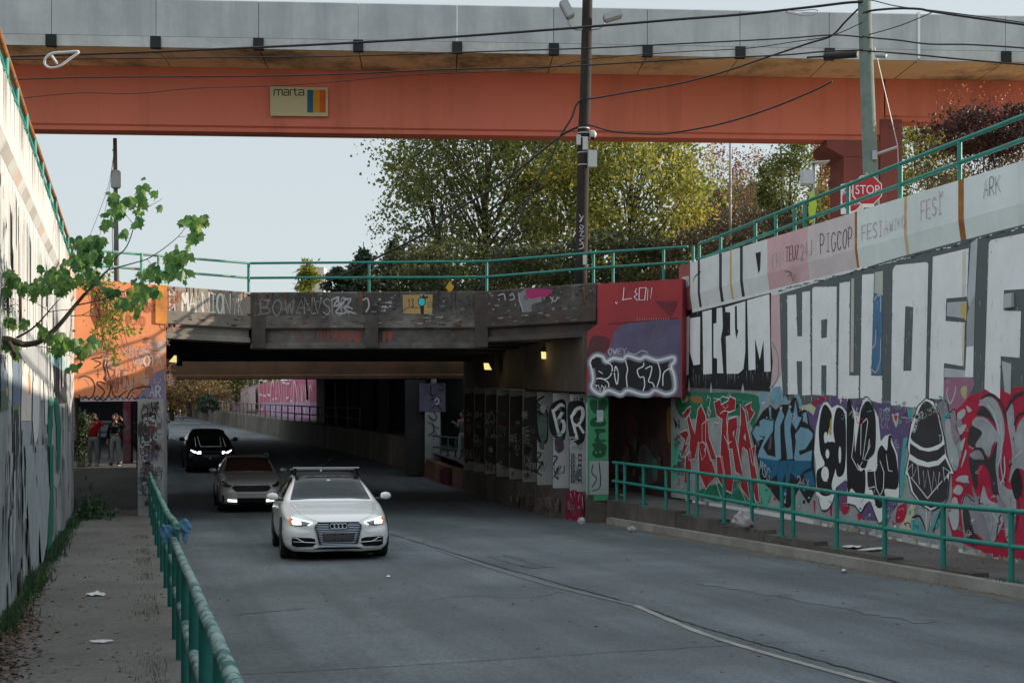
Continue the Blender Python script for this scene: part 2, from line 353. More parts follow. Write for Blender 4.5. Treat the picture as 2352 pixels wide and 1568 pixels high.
m = MB()                                # low retaining upstand carrying the right sidewalk, cast in stepped lengths
yb = [17.2,19.2,21.4,23.2,25.1,27.2,29.4,31.4]
for a,b in zip(yb,yb[1:]):
    z = max(zsw((a+b)/2)+.02, .16); d = random.uniform(-.02,.02)
    m.loft([[(XR(Y)+.175+d,Y,-.1),(XR(Y)+.19+d,Y,z),(XR(Y)+.42,Y,z+.01),(XR(Y)+.42,Y,-.1)] for Y in (a+.012,b-.012)])
tag(m.build('retaining_upstand', dark_conc2), 'low stained concrete upstand in stepped lengths under the right sidewalk', 'low wall')
# lines on the road
m = MB(); rg = random.Random(8); vs = []                      # brown sediment washed along the right kerb
ys_ = [15+.22*i for i in range(76)]
for Y in ys_:
    w_ = .12+.5*abs(math.sin(Y*.9))*rg.uniform(.3,1)
    for X_ in (XR(Y)-w_,XR(Y)-.002): vs.append((X_,Y,.0035-.03*(2*(X_-XL(Y))/(XR(Y)-XL(Y))-1)**2))
m.add(vs,[(2*i,2*i+1,2*i+3,2*i+2) for i in range(len(ys_)-1)]); struct(m,'gutter_dirt',surf('sediment',(.13,.115,.095),.3,(.10,.115,.12),.85,3,grain=30,bump=.2))
def ground_ribbon(pts, wd, name, mat, z=.006, wob=0):
    pts = crom([gnd(*px(c,p)) for c,p in pts], 14); m = MB(); vs = []; rnd = random.Random(3)
    for i,p in enumerate(pts):
        t = (pts[min(i+1,len(pts)-1)]-pts[max(i-1,0)]).normalized(); nn = Vector((-t.y,t.x,0)); o = rnd.uniform(-wob,wob); k = wd*rnd.uniform(.6,1.25) if wob else wd*rnd.uniform(.9,1.1)
        for sg in (1,-1): q = p+nn*(o+sg*k/2); vs.append((q.x,q.y,z-.03*(2*(q.x-XL(q.y))/(XR(q.y)-XL(q.y))-1)**2+zr(q.y)))
    m.add(vs, [(2*i,2*i+1,2*i+3,2*i+2) for i in range(len(pts)-1)]); return struct(m, name, mat)
ground_ribbon([('H',(300,560)),('H',(480,612)),('H',(940,752)),('H',(1400,882)),('H',(2000,1050)),('H',(2335,1165)),('I',(600,1315)),('I',(1480,1560)),('I',(2300,1790))], .028, 'road_crack', surf('crack_fill',(.02,.02,.022),.3,bump=0), .005, .02)
ground_ribbon([('H',(1990,1052)),('H',(2200,1142)),('I',(200,1241)),('I',(500,1336)),('I',(860,1438)),('I',(1330,1567)),('I',(2300,1825))], .085, 'road_marking', surf('worn_road_paint',(.27,.27,.24),.25,(.12,.14,.15),.9,3,bump=0), .0055)
ground_ribbon([('H',(680,682)),('H',(1000,790)),('H',(1400,910)),('H',(1990,1052))], .10, 'road_marking', surf('faded_road_paint',(.15,.16,.155),.2,(.11,.13,.14),.9,3,bump=0,lim=(.3,.55)), .0055)
ground_ribbon([('G',(1350,1500)),('G',(1900,1480)),('G',(2335,1460)),('H',(700,1428)),('H',(1500,1380)),('H',(2335,1335))], .011, 'road_crack', MATS['crack_fill'], .005, .01)
ground_ribbon([('H',(620,1010)),('H',(900,985)),('H',(1250,1000)),('H',(1500,960))], .012, 'road_crack', MATS['crack_fill'], .005, .03)
ground_ribbon([('I',(0,1335)),('I',(300,1322)),('I',(640,1300)),('I',(900,1296))], .010, 'road_crack', MATS['crack_fill'], .005, .02)
ground_ribbon([('H',(1030,722)),('H',(1120,745)),('H',(1220,775)),('H',(1330,800))], .22, 'skid_mark', surf('skid_rubber',(.058,.068,.073),.3,(.105,.125,.133),.9,2.5,bump=0,lim=(.38,.55)), .0045, .03)
ground_ribbon([('H',(1120,715)),('H',(1260,750)),('H',(1420,795))], .14, 'skid_mark', MATS['skid_rubber'], .0045, .03)
ground_ribbon([('G',(1550,1100)),('G',(1800,1080)),('G',(2050,1060))], .05, 'skid_mark', MATS['skid_rubber'], .0045, .05)
ground_ribbon([('I',(200,900)),('I',(600,960)),('I',(1100,1050)),('I',(1700,1160))], .30, 'skid_mark', surf('tyre_track',(.085,.10,.107),.3,(.112,.134,.143),1,1.5,bump=0,lim=(.35,.52)), .004, .06)
m = MB()
a, b = at(397,1007,86), at(436,1018.5,76); t = (b-a).normalized(); nn = Vector((-t.y,t.x,0))*.07
m.add([a+nn+Vector((0,0,.25)) for _ in (0,)]+[a-nn+Vector((0,0,.25)), b-nn+Vector((0,0,.05)), b+nn+Vector((0,0,.05))],[(0,1,2,3)])
for v in m.v: v.z = zr(v.y)+.012
struct(m,'road_marking',plain('white_line',(.6,.6,.6),.8))

# ================================================================ RETAINING WALLS
white_wall = paint((.66,.68,.68), .12, .75, .25, (.42,.44,.45))
def mat_ring(X, Y, n, zt, prof): return [(X+n[0]*o, Y+n[1]*o, z) for o,z in prof(zt)]
# --- right
RW = thing('retaining_wall','tall graffiti covered concrete wall with huge block lettering along the right sidewalk','wall',(XW(24),24,0))
ang = Vector((-1,-.285,0)).normalized()
m = MB(); Yw = [4,10,16,22,27,30.35]
m.loft([[(XW(Y)-ang.x*.5,Y-ang.y*.5,-.3),(XW(Y),Y,-.3),(XW(Y),Y,5.16),(XW(Y)-ang.x*.5,Y-ang.y*.5,5.16)] for Y in Yw])
m.build('wall_face', white_wall, RW)
def cop_mat(k): return {'w':white_wall,'k':paint((.035,.04,.045)),'p':paint((.62,.40,.42)),'l':paint((.62,.55,.55)),'c':surf('pale_parapet_paint',(.68,.74,.73),.08,(.50,.54,.54),.5,.8,.3,(.42,.44,.42),bump=.1),
  'y':paint((.62,.42,.14)),'r':surf('rust_run',(.42,.17,.04),.35,(.2,.07,.02),.7,3,bump=0),'s':surf('rust_faint',(.55,.40,.22),.25,(.5,.45,.36),.7,3,bump=0),'d':paint((.30,.10,.09))}[k]
PWp = Wall((XW(10),10),(XW(30),30),.05); PW = Wall((XW(10),10),(XW(30),30))
segs = [(-30,'d'),(45,'w'),(171,'k'),(186,'w'),(314,'k'),(333,'w'),(386,'y'),(399,'w'),(454,'k'),(473,'w'),(637,'p'),(907,'l'),(1222,'r'),(1238,'c'),(1552,'s'),(1572,'c'),(1914,'r'),(1952,'c'),(2900,'c')]
def cutY(zx):
    x = px('F',(zx,300))[0]; return 12.98/((x-CX)/F+.285)
m = MB()
for (a,k),(b,_) in zip(segs,segs[1:]):
    ya = min(cutY(a),30.35); ybb = cutY(b) if b < 2900 else 4
    m.loft([[(XW(Y),Y,5.16),(XW(Y)+ang.x*.05,Y+ang.y*.05,5.50),(XW(Y)+ang.x*.05,Y+ang.y*.05,zwr(Y)),(XW(Y)-ang.x*.3,Y-ang.y*.3,zwr(Y)),(XW(Y)-ang.x*.3,Y-ang.y*.3,5.16)] for Y in (ya,ybb)], cop_mat(k), True, False)
m.build('coping', None, RW)
# --- left
LW = thing('retaining_wall','tall concrete wall with dripping white paint beside the left sidewalk','wall',(XV(20),20,0))
angl = Vector((1,.307,0)).normalized()
m = MB(); Yv = [1.5,8,14,20,26,30.6]
m.loft([[(XV(Y)-angl.x*.5,Y-angl.y*.5,-.3),(XV(Y),Y,-.3),(XV(Y),Y,zwl(Y)-.74),(XV(Y)-angl.x*.5,Y-angl.y*.5,zwl(Y)-.74)] for Y in Yv])
lw_face = surf('streaky_shade_paint',(.30,.325,.34),.3,(.10,.115,.125),.75,.9,.8,(.11,.13,.14),bump=.15,sscale=(2.4,2.4,.16),lim=(.45,.62))  # streaky paint, base darkened so the lower wall carries shade in its colour
m.build('wall_face', lw_face, LW)
m = MB()
lc = [1.5,11.35,11.9,12.5,13.3,13.8,14.5,15.0,15.7,16.3,17,17.8,18.6,19.4,20.5,22,23.5,25,27,30.6]; lm = [paint(c) for c in ((.55,.56,.56),(.42,.41,.39),(.52,.54,.52),(.40,.39,.37),(.50,.53,.51),(.52,.44,.40))]
for i,(a,b) in enumerate(zip(lc,lc[1:])):
    mt = paint((.30,.22,.27)) if i == 0 else lm[i%6]
    m.loft([[(XV(Y),Y,zwl(Y)-.74),(XV(Y)+angl.x*.06,Y+angl.y*.06,zwl(Y)-.62),(XV(Y)-angl.x*.3,Y-angl.y*.3,zwl(Y)-.62),(XV(Y)-angl.x*.3,Y-angl.y*.3,zwl(Y)-.74)] for Y in (a,b)], mt, True, False)
    m.loft([[(XV(Y)+angl.x*.06,Y+angl.y*.06,zwl(Y)-.618),(XV(Y)+angl.x*.06,Y+angl.y*.06,zwl(Y)),(XV(Y)-angl.x*.3,Y-angl.y*.3,zwl(Y)),(XV(Y)-angl.x*.3,Y-angl.y*.3,zwl(Y)-.618)] for Y in (a,b)], mt if i==0 else (lm[0] if i<len(lc)-3 else lm[5]), True, False)
m.build('coping', None, LW)
PV = Wall((XV(8),8),(XV(30),30)); PVp = Wall((XV(8),8),(XV(30),30),.06)

# ================================================================ NEAR ROAD BRIDGE
BR = thing('road_bridge','low sooty concrete road bridge with orange and red painted ends over the dipping street','bridge',(-3,33,0))
L0=(-10.72,30.4); L1=(-8.756,31.9); L2=(-6.90,33.3); M2=(-.735,33.05); R1=(2.094,31.3); R2=(4.19,30.32)
def outw(a,b):
    d = Vector((b[0]-a[0],b[1]-a[1],0)).normalized(); return (d.y,-d.x)
zt = 5.93
def girder(a,b,zb,mat1,mat2,parent=BR):
    o = outw(a,b)
    m = MB(); m.sweep([(0,5.30),(0,zt-.04),(-.04,zt),(-.36,zt),(-.40,zt-.04),(-.40,5.30)],a,b,o); A_ = m.build('parapet',mat1,parent)
    m = MB(); m.sweep([(.045,5.30),(.045,4.98),(.0,4.95),(-.10,4.94),(-.10,zb+.16),(.0,zb+.10),(.0,zb),(-.5,zb),(-.5,5.30)],a,b,o); B_ = m.build('edge_girder',mat2,parent); return A_, B_
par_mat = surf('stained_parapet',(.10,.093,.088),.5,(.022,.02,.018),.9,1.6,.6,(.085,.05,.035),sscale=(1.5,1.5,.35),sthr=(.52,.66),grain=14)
par_left = surf('sunlit_parapet_concrete',(.30,.255,.21),.25,(.12,.10,.085),.6,1.2,.4,(.14,.12,.10),sscale=(1.5,1.5,.6))  # lighter, warmer copy of the parapet concrete with sunlight put into its colour
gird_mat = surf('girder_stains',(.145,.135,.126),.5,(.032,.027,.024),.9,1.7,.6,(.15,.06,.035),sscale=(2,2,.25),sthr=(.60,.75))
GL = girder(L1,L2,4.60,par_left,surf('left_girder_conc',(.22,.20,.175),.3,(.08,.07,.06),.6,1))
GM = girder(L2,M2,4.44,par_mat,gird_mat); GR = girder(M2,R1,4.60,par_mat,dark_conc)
for X0 in (-6.66,-3.68,-.80):            # pilasters on the middle span
    m = MB(); w_ = .17; yy = lerp(33.3,33.05,(X0+6.9)/6.2)
    m.sweep([(.075,5.30 if X0<-.9 else zt-.1),(.075,4.46),(-.2,4.46),(-.2,5.30 if X0<-.9 else zt-.1)],(X0-w_,yy),(X0+w_,yy),(0,-1)); m.build('pilaster',dark_conc,BR)
# deck and soffit beams
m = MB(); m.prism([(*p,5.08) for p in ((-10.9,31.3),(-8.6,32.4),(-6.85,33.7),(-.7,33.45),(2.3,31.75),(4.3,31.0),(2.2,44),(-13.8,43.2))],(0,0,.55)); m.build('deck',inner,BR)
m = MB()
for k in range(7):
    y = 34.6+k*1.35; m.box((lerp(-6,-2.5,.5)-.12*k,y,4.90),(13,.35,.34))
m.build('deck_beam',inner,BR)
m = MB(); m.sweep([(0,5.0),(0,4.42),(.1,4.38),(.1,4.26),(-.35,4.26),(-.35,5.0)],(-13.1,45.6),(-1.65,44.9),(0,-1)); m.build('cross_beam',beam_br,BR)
# left abutment (orange) and its pier
orange = surf('orange_wall_paint',(.68,.25,.115),.14,(.50,.18,.09),.4,1.4,.25,(.5,.26,.14),bump=.12)
aw = outw(L0,L1)
LA = Wall(L0,L1); dL = Vector((L1[0]-L0[0],L1[1]-L0[1],0)).normalized(); nL = LA.n
m = MB(); pts = []
m.sweep([(0,3.05),(0,zt),(-.9,zt),(-.9,3.05)],(L0[0]-dL.x*.6,L0[1]-dL.y*.6),(L1[0]+dL.x*.02,L1[1]+dL.y*.02),(nL.x,nL.y),orange)
ABL = m.build('abutment_wall',None,BR)
m = MB()                                  # beam over the walkway running under the deck
m.loft([[(x0-.55,Y,3.06),(x0,Y,3.06),(x0,Y,4.95),(x0-.55,Y,4.95)] for x0,Y in ((-8.74,31.95),(-11.95,42.2))],inner)
m.build('cap_beam',None,BR)
m = MB(); m.box((-8.93,31.92,5.44),(.30,.34,.98),surf('orange_chipped_edge',(.60,.24,.05),.2,(.2,.09,.04),.7,2.5),rz=.65); m.build('bearing_block',None,BR)
pier_l = surf('graffiti_worn_pier',(.30,.32,.33),.25,(.10,.11,.115),.7,1.6,.4,(.10,.11,.11))
m = MB(); m.loft([[(-9.27,31.25,z),(-8.60,31.25,z),(-8.72,31.95,z),(-9.39,31.95,z)] for z in (0,3.05)],pier_l); PIERL = m.build('column',None,BR,bevel=.02)
for k in range(1,6):
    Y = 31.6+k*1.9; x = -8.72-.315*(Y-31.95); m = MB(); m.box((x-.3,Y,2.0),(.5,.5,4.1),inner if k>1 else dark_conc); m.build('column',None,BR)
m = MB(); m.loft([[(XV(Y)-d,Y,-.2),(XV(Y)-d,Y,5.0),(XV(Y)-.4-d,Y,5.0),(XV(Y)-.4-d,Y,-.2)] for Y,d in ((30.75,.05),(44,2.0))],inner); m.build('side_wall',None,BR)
# right abutment (red/purple face), cap beam, columns
RA = Wall(R1,R2); dR = Vector((R2[0]-R1[0],R2[1]-R1[1],0)).normalized(); nR = RA.n
red = surf('red_wall_paint',(.36,.045,.05),.16,(.20,.04,.05),.5,1.0,bump=.1)
loop = [RA.hit(p) for p in ((1372,652),(1567,640),(1567,912),(1347,906),(1349,762),(1372,744))]
m = MB(); m.prism(loop,-nR*1.2,red); m.build('abutment_wall',None,BR)
cap_m = surf('dirty_cap_beam',(.115,.09,.074),.35,(.035,.028,.024),.75,.7,.6,(.06,.05,.042),sscale=(2,2,.2))
ya, yz = 31.40, 43.9
xa, xz = 1.80, -1.70
m = MB(); m.loft([[(x,Y,zb),(x,Y,4.66 if Y<32 else 5.0),(x+.9,Y+.25,4.66 if Y<32 else 5.0),(x+.9,Y+.25,zb)] for x,Y,zb in ((xa,ya,3.20),(xz,yz,3.93))],cap_m); m.build('cap_beam',None,BR,bevel=.03)
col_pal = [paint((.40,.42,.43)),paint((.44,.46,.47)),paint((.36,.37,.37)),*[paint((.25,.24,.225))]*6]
COLS = []; COLO = []
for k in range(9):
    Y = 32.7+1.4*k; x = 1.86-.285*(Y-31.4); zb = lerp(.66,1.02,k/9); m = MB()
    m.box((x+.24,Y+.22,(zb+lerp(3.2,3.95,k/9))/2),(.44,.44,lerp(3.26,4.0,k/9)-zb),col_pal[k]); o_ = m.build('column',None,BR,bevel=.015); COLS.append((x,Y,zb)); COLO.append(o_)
m = MB(); m.box((2.14,31.62,1.86),(.52,.34,2.68),paint((.05,.26,.12))); m.build('column',None,BR)
m = MB()                                   # base wall under the columns
lowm = surf('soot_base_wall',(.13,.11,.095),.4,(.04,.033,.028),.8,.9,.6,(.05,.042,.035),sscale=(1.6,1.6,.3))
m.loft([[(x,Y,-.1),(x+.02,Y,zt_),(x+.55,Y+.1,zt_),(x+.55,Y+.1,-.1)] for x,Y,zt_ in ((1.86,31.42,.66),(-1.72,43.95,1.04))],lowm); BWO = m.build('base_wall',None,BR)
m = MB(); m.loft([[(XW(Y)+.02,Y,-.2),(XW(Y)+.02,Y,5.0),(XW(Y)+.5,Y,5.0),(XW(Y)+.5,Y,-.2)] for Y in (30.4,44)],surf('maroon_tunnel_wall',(.07,.035,.03),.4,(.02,.014,.014),.7,.9)); RSW = m.build('side_wall',None,BR)
# ================================================================ PIER AND WALLS BEYOND THE BRIDGE
BP = thing('bridge_pier','dark concrete pier with purple sprayed head block in the gap behind the bridge','pier',(-3.2,48.4,.9))
m = MB(); m.loft([[at(x,y,48.4) for x,y in ((963,880),(1022,880),(1022,945),(963,945))],[at(x,y,48.4)+Vector((0,.9,0)) for x,y in ((963,880),(1022,880),(1022,945),(963,945))]],surf('purple_block',(.105,.10,.165),.3,(.07,.06,.08),.6,1.5)); m.build('head_block',None,BP)
m = MB(); m.loft([[at(x,y,48.42) for x,y in ((976,945),(1011,945),(1011,1062),(976,1062))],[at(x,y,48.42)+Vector((0,.6,0)) for x,y in ((976,945),(1011,945),(1011,1062),(976,1062))]],pier_l); m.build('column',None,BP)
m = MB(); m.loft([[at(x,y,48.6) for x,y in ((930,872),(976,872),(976,1085),(930,1085))],[at(x,y,48.6)+Vector((0,.6,0)) for x,y in ((930,872),(976,872),(976,1085),(930,1085))]],inner); m.build('column',None,BP)
pm = surf('pale_pipe',(.30,.28,.22),.2,(.16,.14,.1),.5,2)
m = MB()
for pts in ([(961,822),(961,850),(972,860),(990,862)],[(1033,822),(1033,850),(1022,860),(1002,862)]): m.tube([at(x,y,48.0) for x,y in crom(pts,4)] if False else [at(p.x,p.y,48.0) for p in crom([Vector((a,b,0)) for a,b in pts],4)],.09,8,pm)
m.tube([at(996,856,48.0),at(996,882,48.0)],.11,8,pm); m.build('drain_pipe',None,BP,smooth=True)
LWK = thing('low_wall','reddish stained low wall under the short railing behind the bridge columns','low wall',(-2.9,48,0))
m = MB(); m.loft([[(x,Y,0),(x+.03,Y,zt_),(x+.4,Y,zt_),(x+.4,Y,0)] for x,Y,zt_ in ((-1.74,44.0,1.02),(-2.6,46.2,1.15),(-4.5,52,1.75))],surf('reddish_low_wall',(.17,.085,.06),.4,(.07,.045,.035),.7,1.1,.5,(.24,.17,.12),sscale=(1.5,1.5,.3))); m.build('wall_face',None,LWK)
# second, railway bridge
RBm = surf('soot_black',(.02,.02,.022),.5,(.008,.008,.01),.7,.6)
RB = thing('railway_bridge','black sooty railway tunnel with columns beyond the road bridge','bridge',(-8,70,1.5))
m = MB(); m.prism([(-40,48.5,6.35),(-12.6,48.5,6.35),(-12.2,47,6.35),(-11.6,45.9,6.35),(-5,45.9,6.35),(-3,48.8,6.35),(6,48.8,6.35),(6,87,6.5),(-40,87,6.5)],(0,0,.95)); m.build('deck',RBm,RB)
m = MB(); m.loft([[(XR(Y)+1.9,Y,.5),(XR(Y)+1.9,Y,6.4),(XR(Y)+2.5,Y,6.4),(XR(Y)+2.5,Y,.5)] for Y in (48,52,60,70,84)],RBm); m.build('side_wall',None,RB)
for k in range(5):
    Y = 58+k*3.5; m = MB(); m.box((XR(Y)+.6,Y,zr(Y)+3.0),(.5,.5,6.2),inner); m.build('column',None,RB)
m = MB(); m.box((-20.6,58.2,4.0),(7.6,.8,4.7),surf('dark_panel',(.06,.065,.07),.3,(.03,.03,.033),.6,.4)); m.build('abutment_wall',None,RB)
m = MB(); a_,b_ = at(208,1003,57.7),at(256,966,57.7); m.box(((a_.x+b_.x)/2,57.7,(a_.z+b_.z)/2),(b_.x-a_.x,.1,b_.z-a_.z),paint((.68,.70,.72))); m.build('sunlit_backdrop_panel',None,RB)  # white panel stands in for the sunlit background behind the rail
m = MB(); m.box((-13.56,44.6,2.3),(.26,.3,2.4),surf('red_purple_column',(.26,.05,.06),.3,(.20,.18,.22),.9,2.2,lim=(.45,.55))); m.build('column',None,BR)
m = MB(); m.box((-13.0,44.7,2.9),(.36,.5,3.4),inner); m.build('column',None,BR)
m = MB(); m.loft([[(XL(Y)-2.9,Y,1),(XL(Y)-2.9,Y,6.4),(XL(Y)-3.5,Y,6.4),(XL(Y)-3.5,Y,1)] for Y in (58,87)],RBm); m.build('side_wall',None,RB)
# far concrete barrier and far ramp wall
barm = surf('far_barrier',(.135,.115,.095),.35,(.06,.05,.042),.75,.5,.6,(.34,.28,.2),sscale=(.8,.8,.12),sthr=(.56,.66))
FB = thing('concrete_barrier','long stained concrete barrier along the far uphill road','barrier',(XR(90),90,zr(90)))
m = MB(); m.loft([[(XR(Y)+.05,Y,zr(Y)-.2),(XR(Y)+.12,Y,zr(Y)+1.25),(XR(Y)+.5,Y,zr(Y)+1.25),(XR(Y)+.5,Y,zr(Y)-.2)] for Y in [52]+list(range(55,200,6))],barm); m.build('barrier_wall',None,FB)
strip([[(XR(Y)+.5,Y,zr(Y)+1.2),(14.6-.32*Y if Y>87 else XR(Y)+2,Y,zr(Y)+1.22)] for Y in list(range(53,205,4))],'far_walkway',walk)
FW = thing('ramp_wall','far ramp wall sprayed with tall pink and white lettering','wall',(14.4-.32*100,100,4))
def fwt(Y): return interp(Y,[(86,6.5),(122,7.7),(160,8.3),(205,8.0)])
m = MB(); m.loft([[(14.4-.32*Y,Y,1.5),(14.4-.32*Y,Y,fwt(Y)),(14.9-.32*Y,Y,fwt(Y)),(14.9-.32*Y,Y,1.5)] for Y in (86,100,122,140,160,205)],paint((.48,.28,.30))); m.build('wall_face',None,FW)
PF = Wall((14.4-.32*86,86),(14.4-.32*160,160))

# ================================================================ OVERPASS
OV = thing('overpass','high transit overpass with grey panel parapet and long orange red girder','overpass',(0,50,0))
def oy(x0, base=49.5): return base          # plan line helper
gA = at(90,700,49.5); gB = at(1950,700,51.3); gd = (gB-gA); gd.z = 0; gd.normalize(); gn = Vector((gd.y,-gd.x,0))
if gn.y > 0: gn = -gn
GW = Wall((gA.x,gA.y),(gB.x,gB.y)); PWf = Wall((gA.x,gA.y),(gB.x,gB.y),2.62); g0 = Vector((gA.x,gA.y,0))
def gu(x, off=0.0):                       # distance along the overpass of photo column x on plane at offset
    W = Wall((gA.x,gA.y),(gB.x,gB.y),off); return (W.hit((x,300))-g0).dot(gd)
def gpt(u, off, z): return g0+gd*u+gn*off+Vector((0,0,z))
girm = surf('orange_red_girder_paint',(.70,.195,.14),.12,(.56,.21,.11),.5,.22,.45,(.36,.11,.06),bump=.03,sscale=(.8,.8,.08),spec=.2)
tanm = surf('tan_soffit',(.80,.58,.36),.12,(.13,.10,.07),.85,.4,bump=.05,lim=(.47,.62))
uL, uJ, uR = gu(-500), gu(2032), gu(2640)
def girder_run(u0,u1,zb):
    m = MB(); m.loft([[gpt(u,0,16.77),gpt(u,0,zb+.22),gpt(u,-.10,zb+.16),gpt(u,-.10,zb),gpt(u,-.9,zb),gpt(u,-.9,16.77)] for u in (u0,u1)],girm); m.build('girder',None,OV)
girder_run(uL,uJ-.03,14.29); girder_run(uJ+.03,uR,15.08)
m = MB(); js = [-420,-125,118,358,594,823,1050,1272,1487,1700,1905,2110,2310,2510,2700]; us = [gu(x,2.62) for x in js]
for a,b in zip(us,us[1:]):
    k = .02 if abs(a-gu(2110,2.62))>.01 and abs(b-gu(2110,2.62))>.01 else .03
    m.loft([[gpt(u,0.02,16.77),gpt(u,2.55,16.77),gpt(u,2.55,16.95),gpt(u,.02,16.95)] for u in (a+k,b-k)],tanm)
m.build('soffit_slab',None,OV)
m = MB(); m.loft([[gpt(u,o,z) for o,z in ((2.62,16.74),(2.62,17.14),(-6,17.14),(-6,16.97),(2.54,16.96),(2.54,16.74))] for u in (us[0],us[-1])],surf('pale_drip_band',(.55,.57,.58),.15,(.2,.21,.22),.6,.5,.3,(.2,.21,.22))); m.build('edge_band',None,OV)
for a,b in zip(us,us[1:]):
    m = MB(); m.loft([[gpt(u,o,z) for o,z in ((2.60,17.16),(2.60,18.52),(2.56,18.56),(2.30,18.56),(2.30,17.16))] for u in (a+.012,b-.012)],concrete); m.build('parapet_panel',None,OV)
for x,u in zip(js,us):
    if x in (2110,): continue
    m = MB(); m.loft([[gpt(u+d,o,z) for o,z in ((2.72,16.70),(2.72,17.13),(2.5,17.13),(2.5,16.70))] for d in (-.19,.19)],surf('black_joint_block',(.025,.027,.03),.3)); m.build('joint_block',None,OV)
m = MB(); u = gu(2110,2.62); m.loft([[gpt(u+d,o,z) for o,z in ((2.66,16.8),(2.66,18.6),(2.5,18.6),(2.5,16.8))] for d in (-.05,.05)],plain('bright_metal',(.7,.72,.74),.35,.8)); m.build('joint_cover',None,OV)
pierm = surf('red_brown_pier',(.28,.08,.07),.18,(.12,.05,.045),.6,.5,.2,(.12,.05,.04),bump=.05)
m = MB()
def pblock(x0,x1,zt1,off):
    m.loft([[gpt(gu(x,off),off,z) for z in (0,)]+[gpt(gu(x,off),off,zt1),gpt(gu(x,off),off-1.8,zt1),gpt(gu(x,off),off-1.8,0)] for x in (x0,x1)],pierm)
pblock(1938,2020,14.27,.0); pblock(2022,2072,15.12,.06)
m.build('pier',None,OV)
pc = MB(); pc.loft([[gpt(gu(x,.02),o,z) for o,z in ((.03,14.25),(.03,zb),(-1.9,zb),(-1.9,14.25))] for x,zb in ((1900,13.95),(1938,13.6),(2024,13.6))],pierm); pc.build('pier_cap',None,OV)
TS = thing('transit_sign','cream rectangular sign with three colour stripes fixed to the orange girder','sign',gpt(gu(687),.04,14.9))
SG = Wall((gA.x,gA.y),(gB.x,gB.y),.16)
q = [SG.hit(p) for p in ((620.5,199),(753,201.5),(753,267.5),(621,266))]
m = MB(); m.prism(q,-SG.n*.1,surf('cream_sign',(.55,.48,.30),.08,(.40,.36,.22),.4,.9,bump=0)); m.build('sign_panel',None,TS)
for xa_,xb_,c in ((1351,1391,(.02,.13,.20)),(1391,1433,(.62,.26,.02)),(1433,1474,(.55,.11,.02))):
    gq = Graff(SG,.006); a0,b0 = 2050+(xa_-1351),2050+(xb_-1351)
    gq.fill('A',[(a0,600),(b0,601),(b0,753),(a0,752)],paint(c,wear=0)); gq.build('colour_stripe',TS)
gq = Graff(SG,.006); kk = paint((.03,.03,.035),wear=0); W7 = 7.5
for st in ([(1829,638),(1829,603),(1838,598),(1850,598),(1857,604),(1857,638)],[(1857,604),(1866,598),(1876,598),(1883,604),(1883,638)],[(1893,600),(1920,600),(1926,606),(1926,637),(1900,637),(1893,631),(1893,624),(1898,618),(1926,618)],
  [(1937,638),(1937,600),(1962,600)],[(1968,592),(1968,630),(1975,637),(1984,637)],[(1962,603),(1984,603)],[(1992,600),(2020,600),(2027,606),(2027,637),(2000,637),(1993,631),(1993,624),(1998,618),(2027,618)]):
    gq.stroke('A',st,W7,kk,smooth=False)
gq.build('lettering',TS)

# ================================================================ RAILINGS
teal = surf('teal_rail_paint',(.016,.20,.165),.2,(.14,.07,.03),.9,6,bump=.1,fine=50,rough=.5,spec=.4,lim=(.60,.66))
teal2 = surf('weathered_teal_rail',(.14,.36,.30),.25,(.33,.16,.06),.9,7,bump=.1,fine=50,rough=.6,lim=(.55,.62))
teald = surf('dark_teal_rail',(.012,.13,.11),.2,(.10,.06,.03),.8,6,bump=.1,fine=50,rough=.5,lim=(.6,.66))
peel = surf('peeling_teal_rail',(.20,.30,.29),.3,(.02,.11,.10),1.0,13,bump=.1,fine=50,rough=.6,lim=(.50,.53))
rusty = surf('rusty_rail',(.30,.11,.03),.4,(.08,.22,.17),.9,9,bump=.3,fine=40,rough=.8,lim=(.55,.6))
def railing(name, label, base, posts, mat, group=None, rr=.030, plates=True, jit=.0, mats=None, seed=1):
    """base = polyline of (foot, top z, mid z) ; posts = list of (foot, top z)"""
    rnd = random.Random(seed)
    o = thing(name, label, 'railing', base[len(base)//2][0], group)
    for part,idx in (('top_rail',1),('mid_rail',2)):
        pts = []
        for i,(p,zt_,zm) in enumerate(base):
            q = Vector(p); q.z = (zt_,zm)[idx-1]
            if i:
                a = pts[-1]; n = max(1,int((q-a).length/1.2)); pts += [a.lerp(q,k/n)+Vector((rnd.uniform(-jit,jit),rnd.uniform(-jit,jit),rnd.uniform(-jit,jit))) for k in range(1,n)]
            pts.append(q)
        m = MB(); m.tube(pts, rr, 10, (mats or {}).get(part,mat)); m.build(part,None,o,smooth=True,angle=R(50))
    for p,z in posts:
        p = Vector(p); m = MB(); m.tube([p+Vector((0,0,-.05)),Vector((p.x,p.y,z))], rr*1.08, 10, (mats or {}).get('post',mat)); 
        o2 = m.build('post',None,o,smooth=True,angle=R(50))
        if not plates: continue
        m2 = MB(); m2.box((p.x,p.y,p.z+.008),(rr*5,rr*5,.02),(mats or {}).get('post',mat)); m2.build('base_plate',None,o2)
    return o
def on_line(x, a, b):                       # Y of photo column x on plan line X = a+b*Y
    return a/((x-CX)/F-b)
# right sidewalk
def rfoot(Y): return Vector((11.08-.274*Y,Y,zsw(Y)))
base = [(rfoot(Y),zsw(Y)+.93,zsw(Y)+.47) for Y in (8,12,15,18,21,24,27,29.5,31.3)]
posts = [(rfoot(Y),zsw(Y)+.93) for Y in [on_line(x,11.08,-.274) for x in (1381,1417,1435,1478,1530,1581,1601,1663,1727,1796,1822,1922,2032,2166,2323)]+[14.2,12.6,11]]
railing('railing','teal pipe railing along the edge of the right sidewalk below the block lettering','' and 0 or base,posts,teal,None,.036,jit=.006)
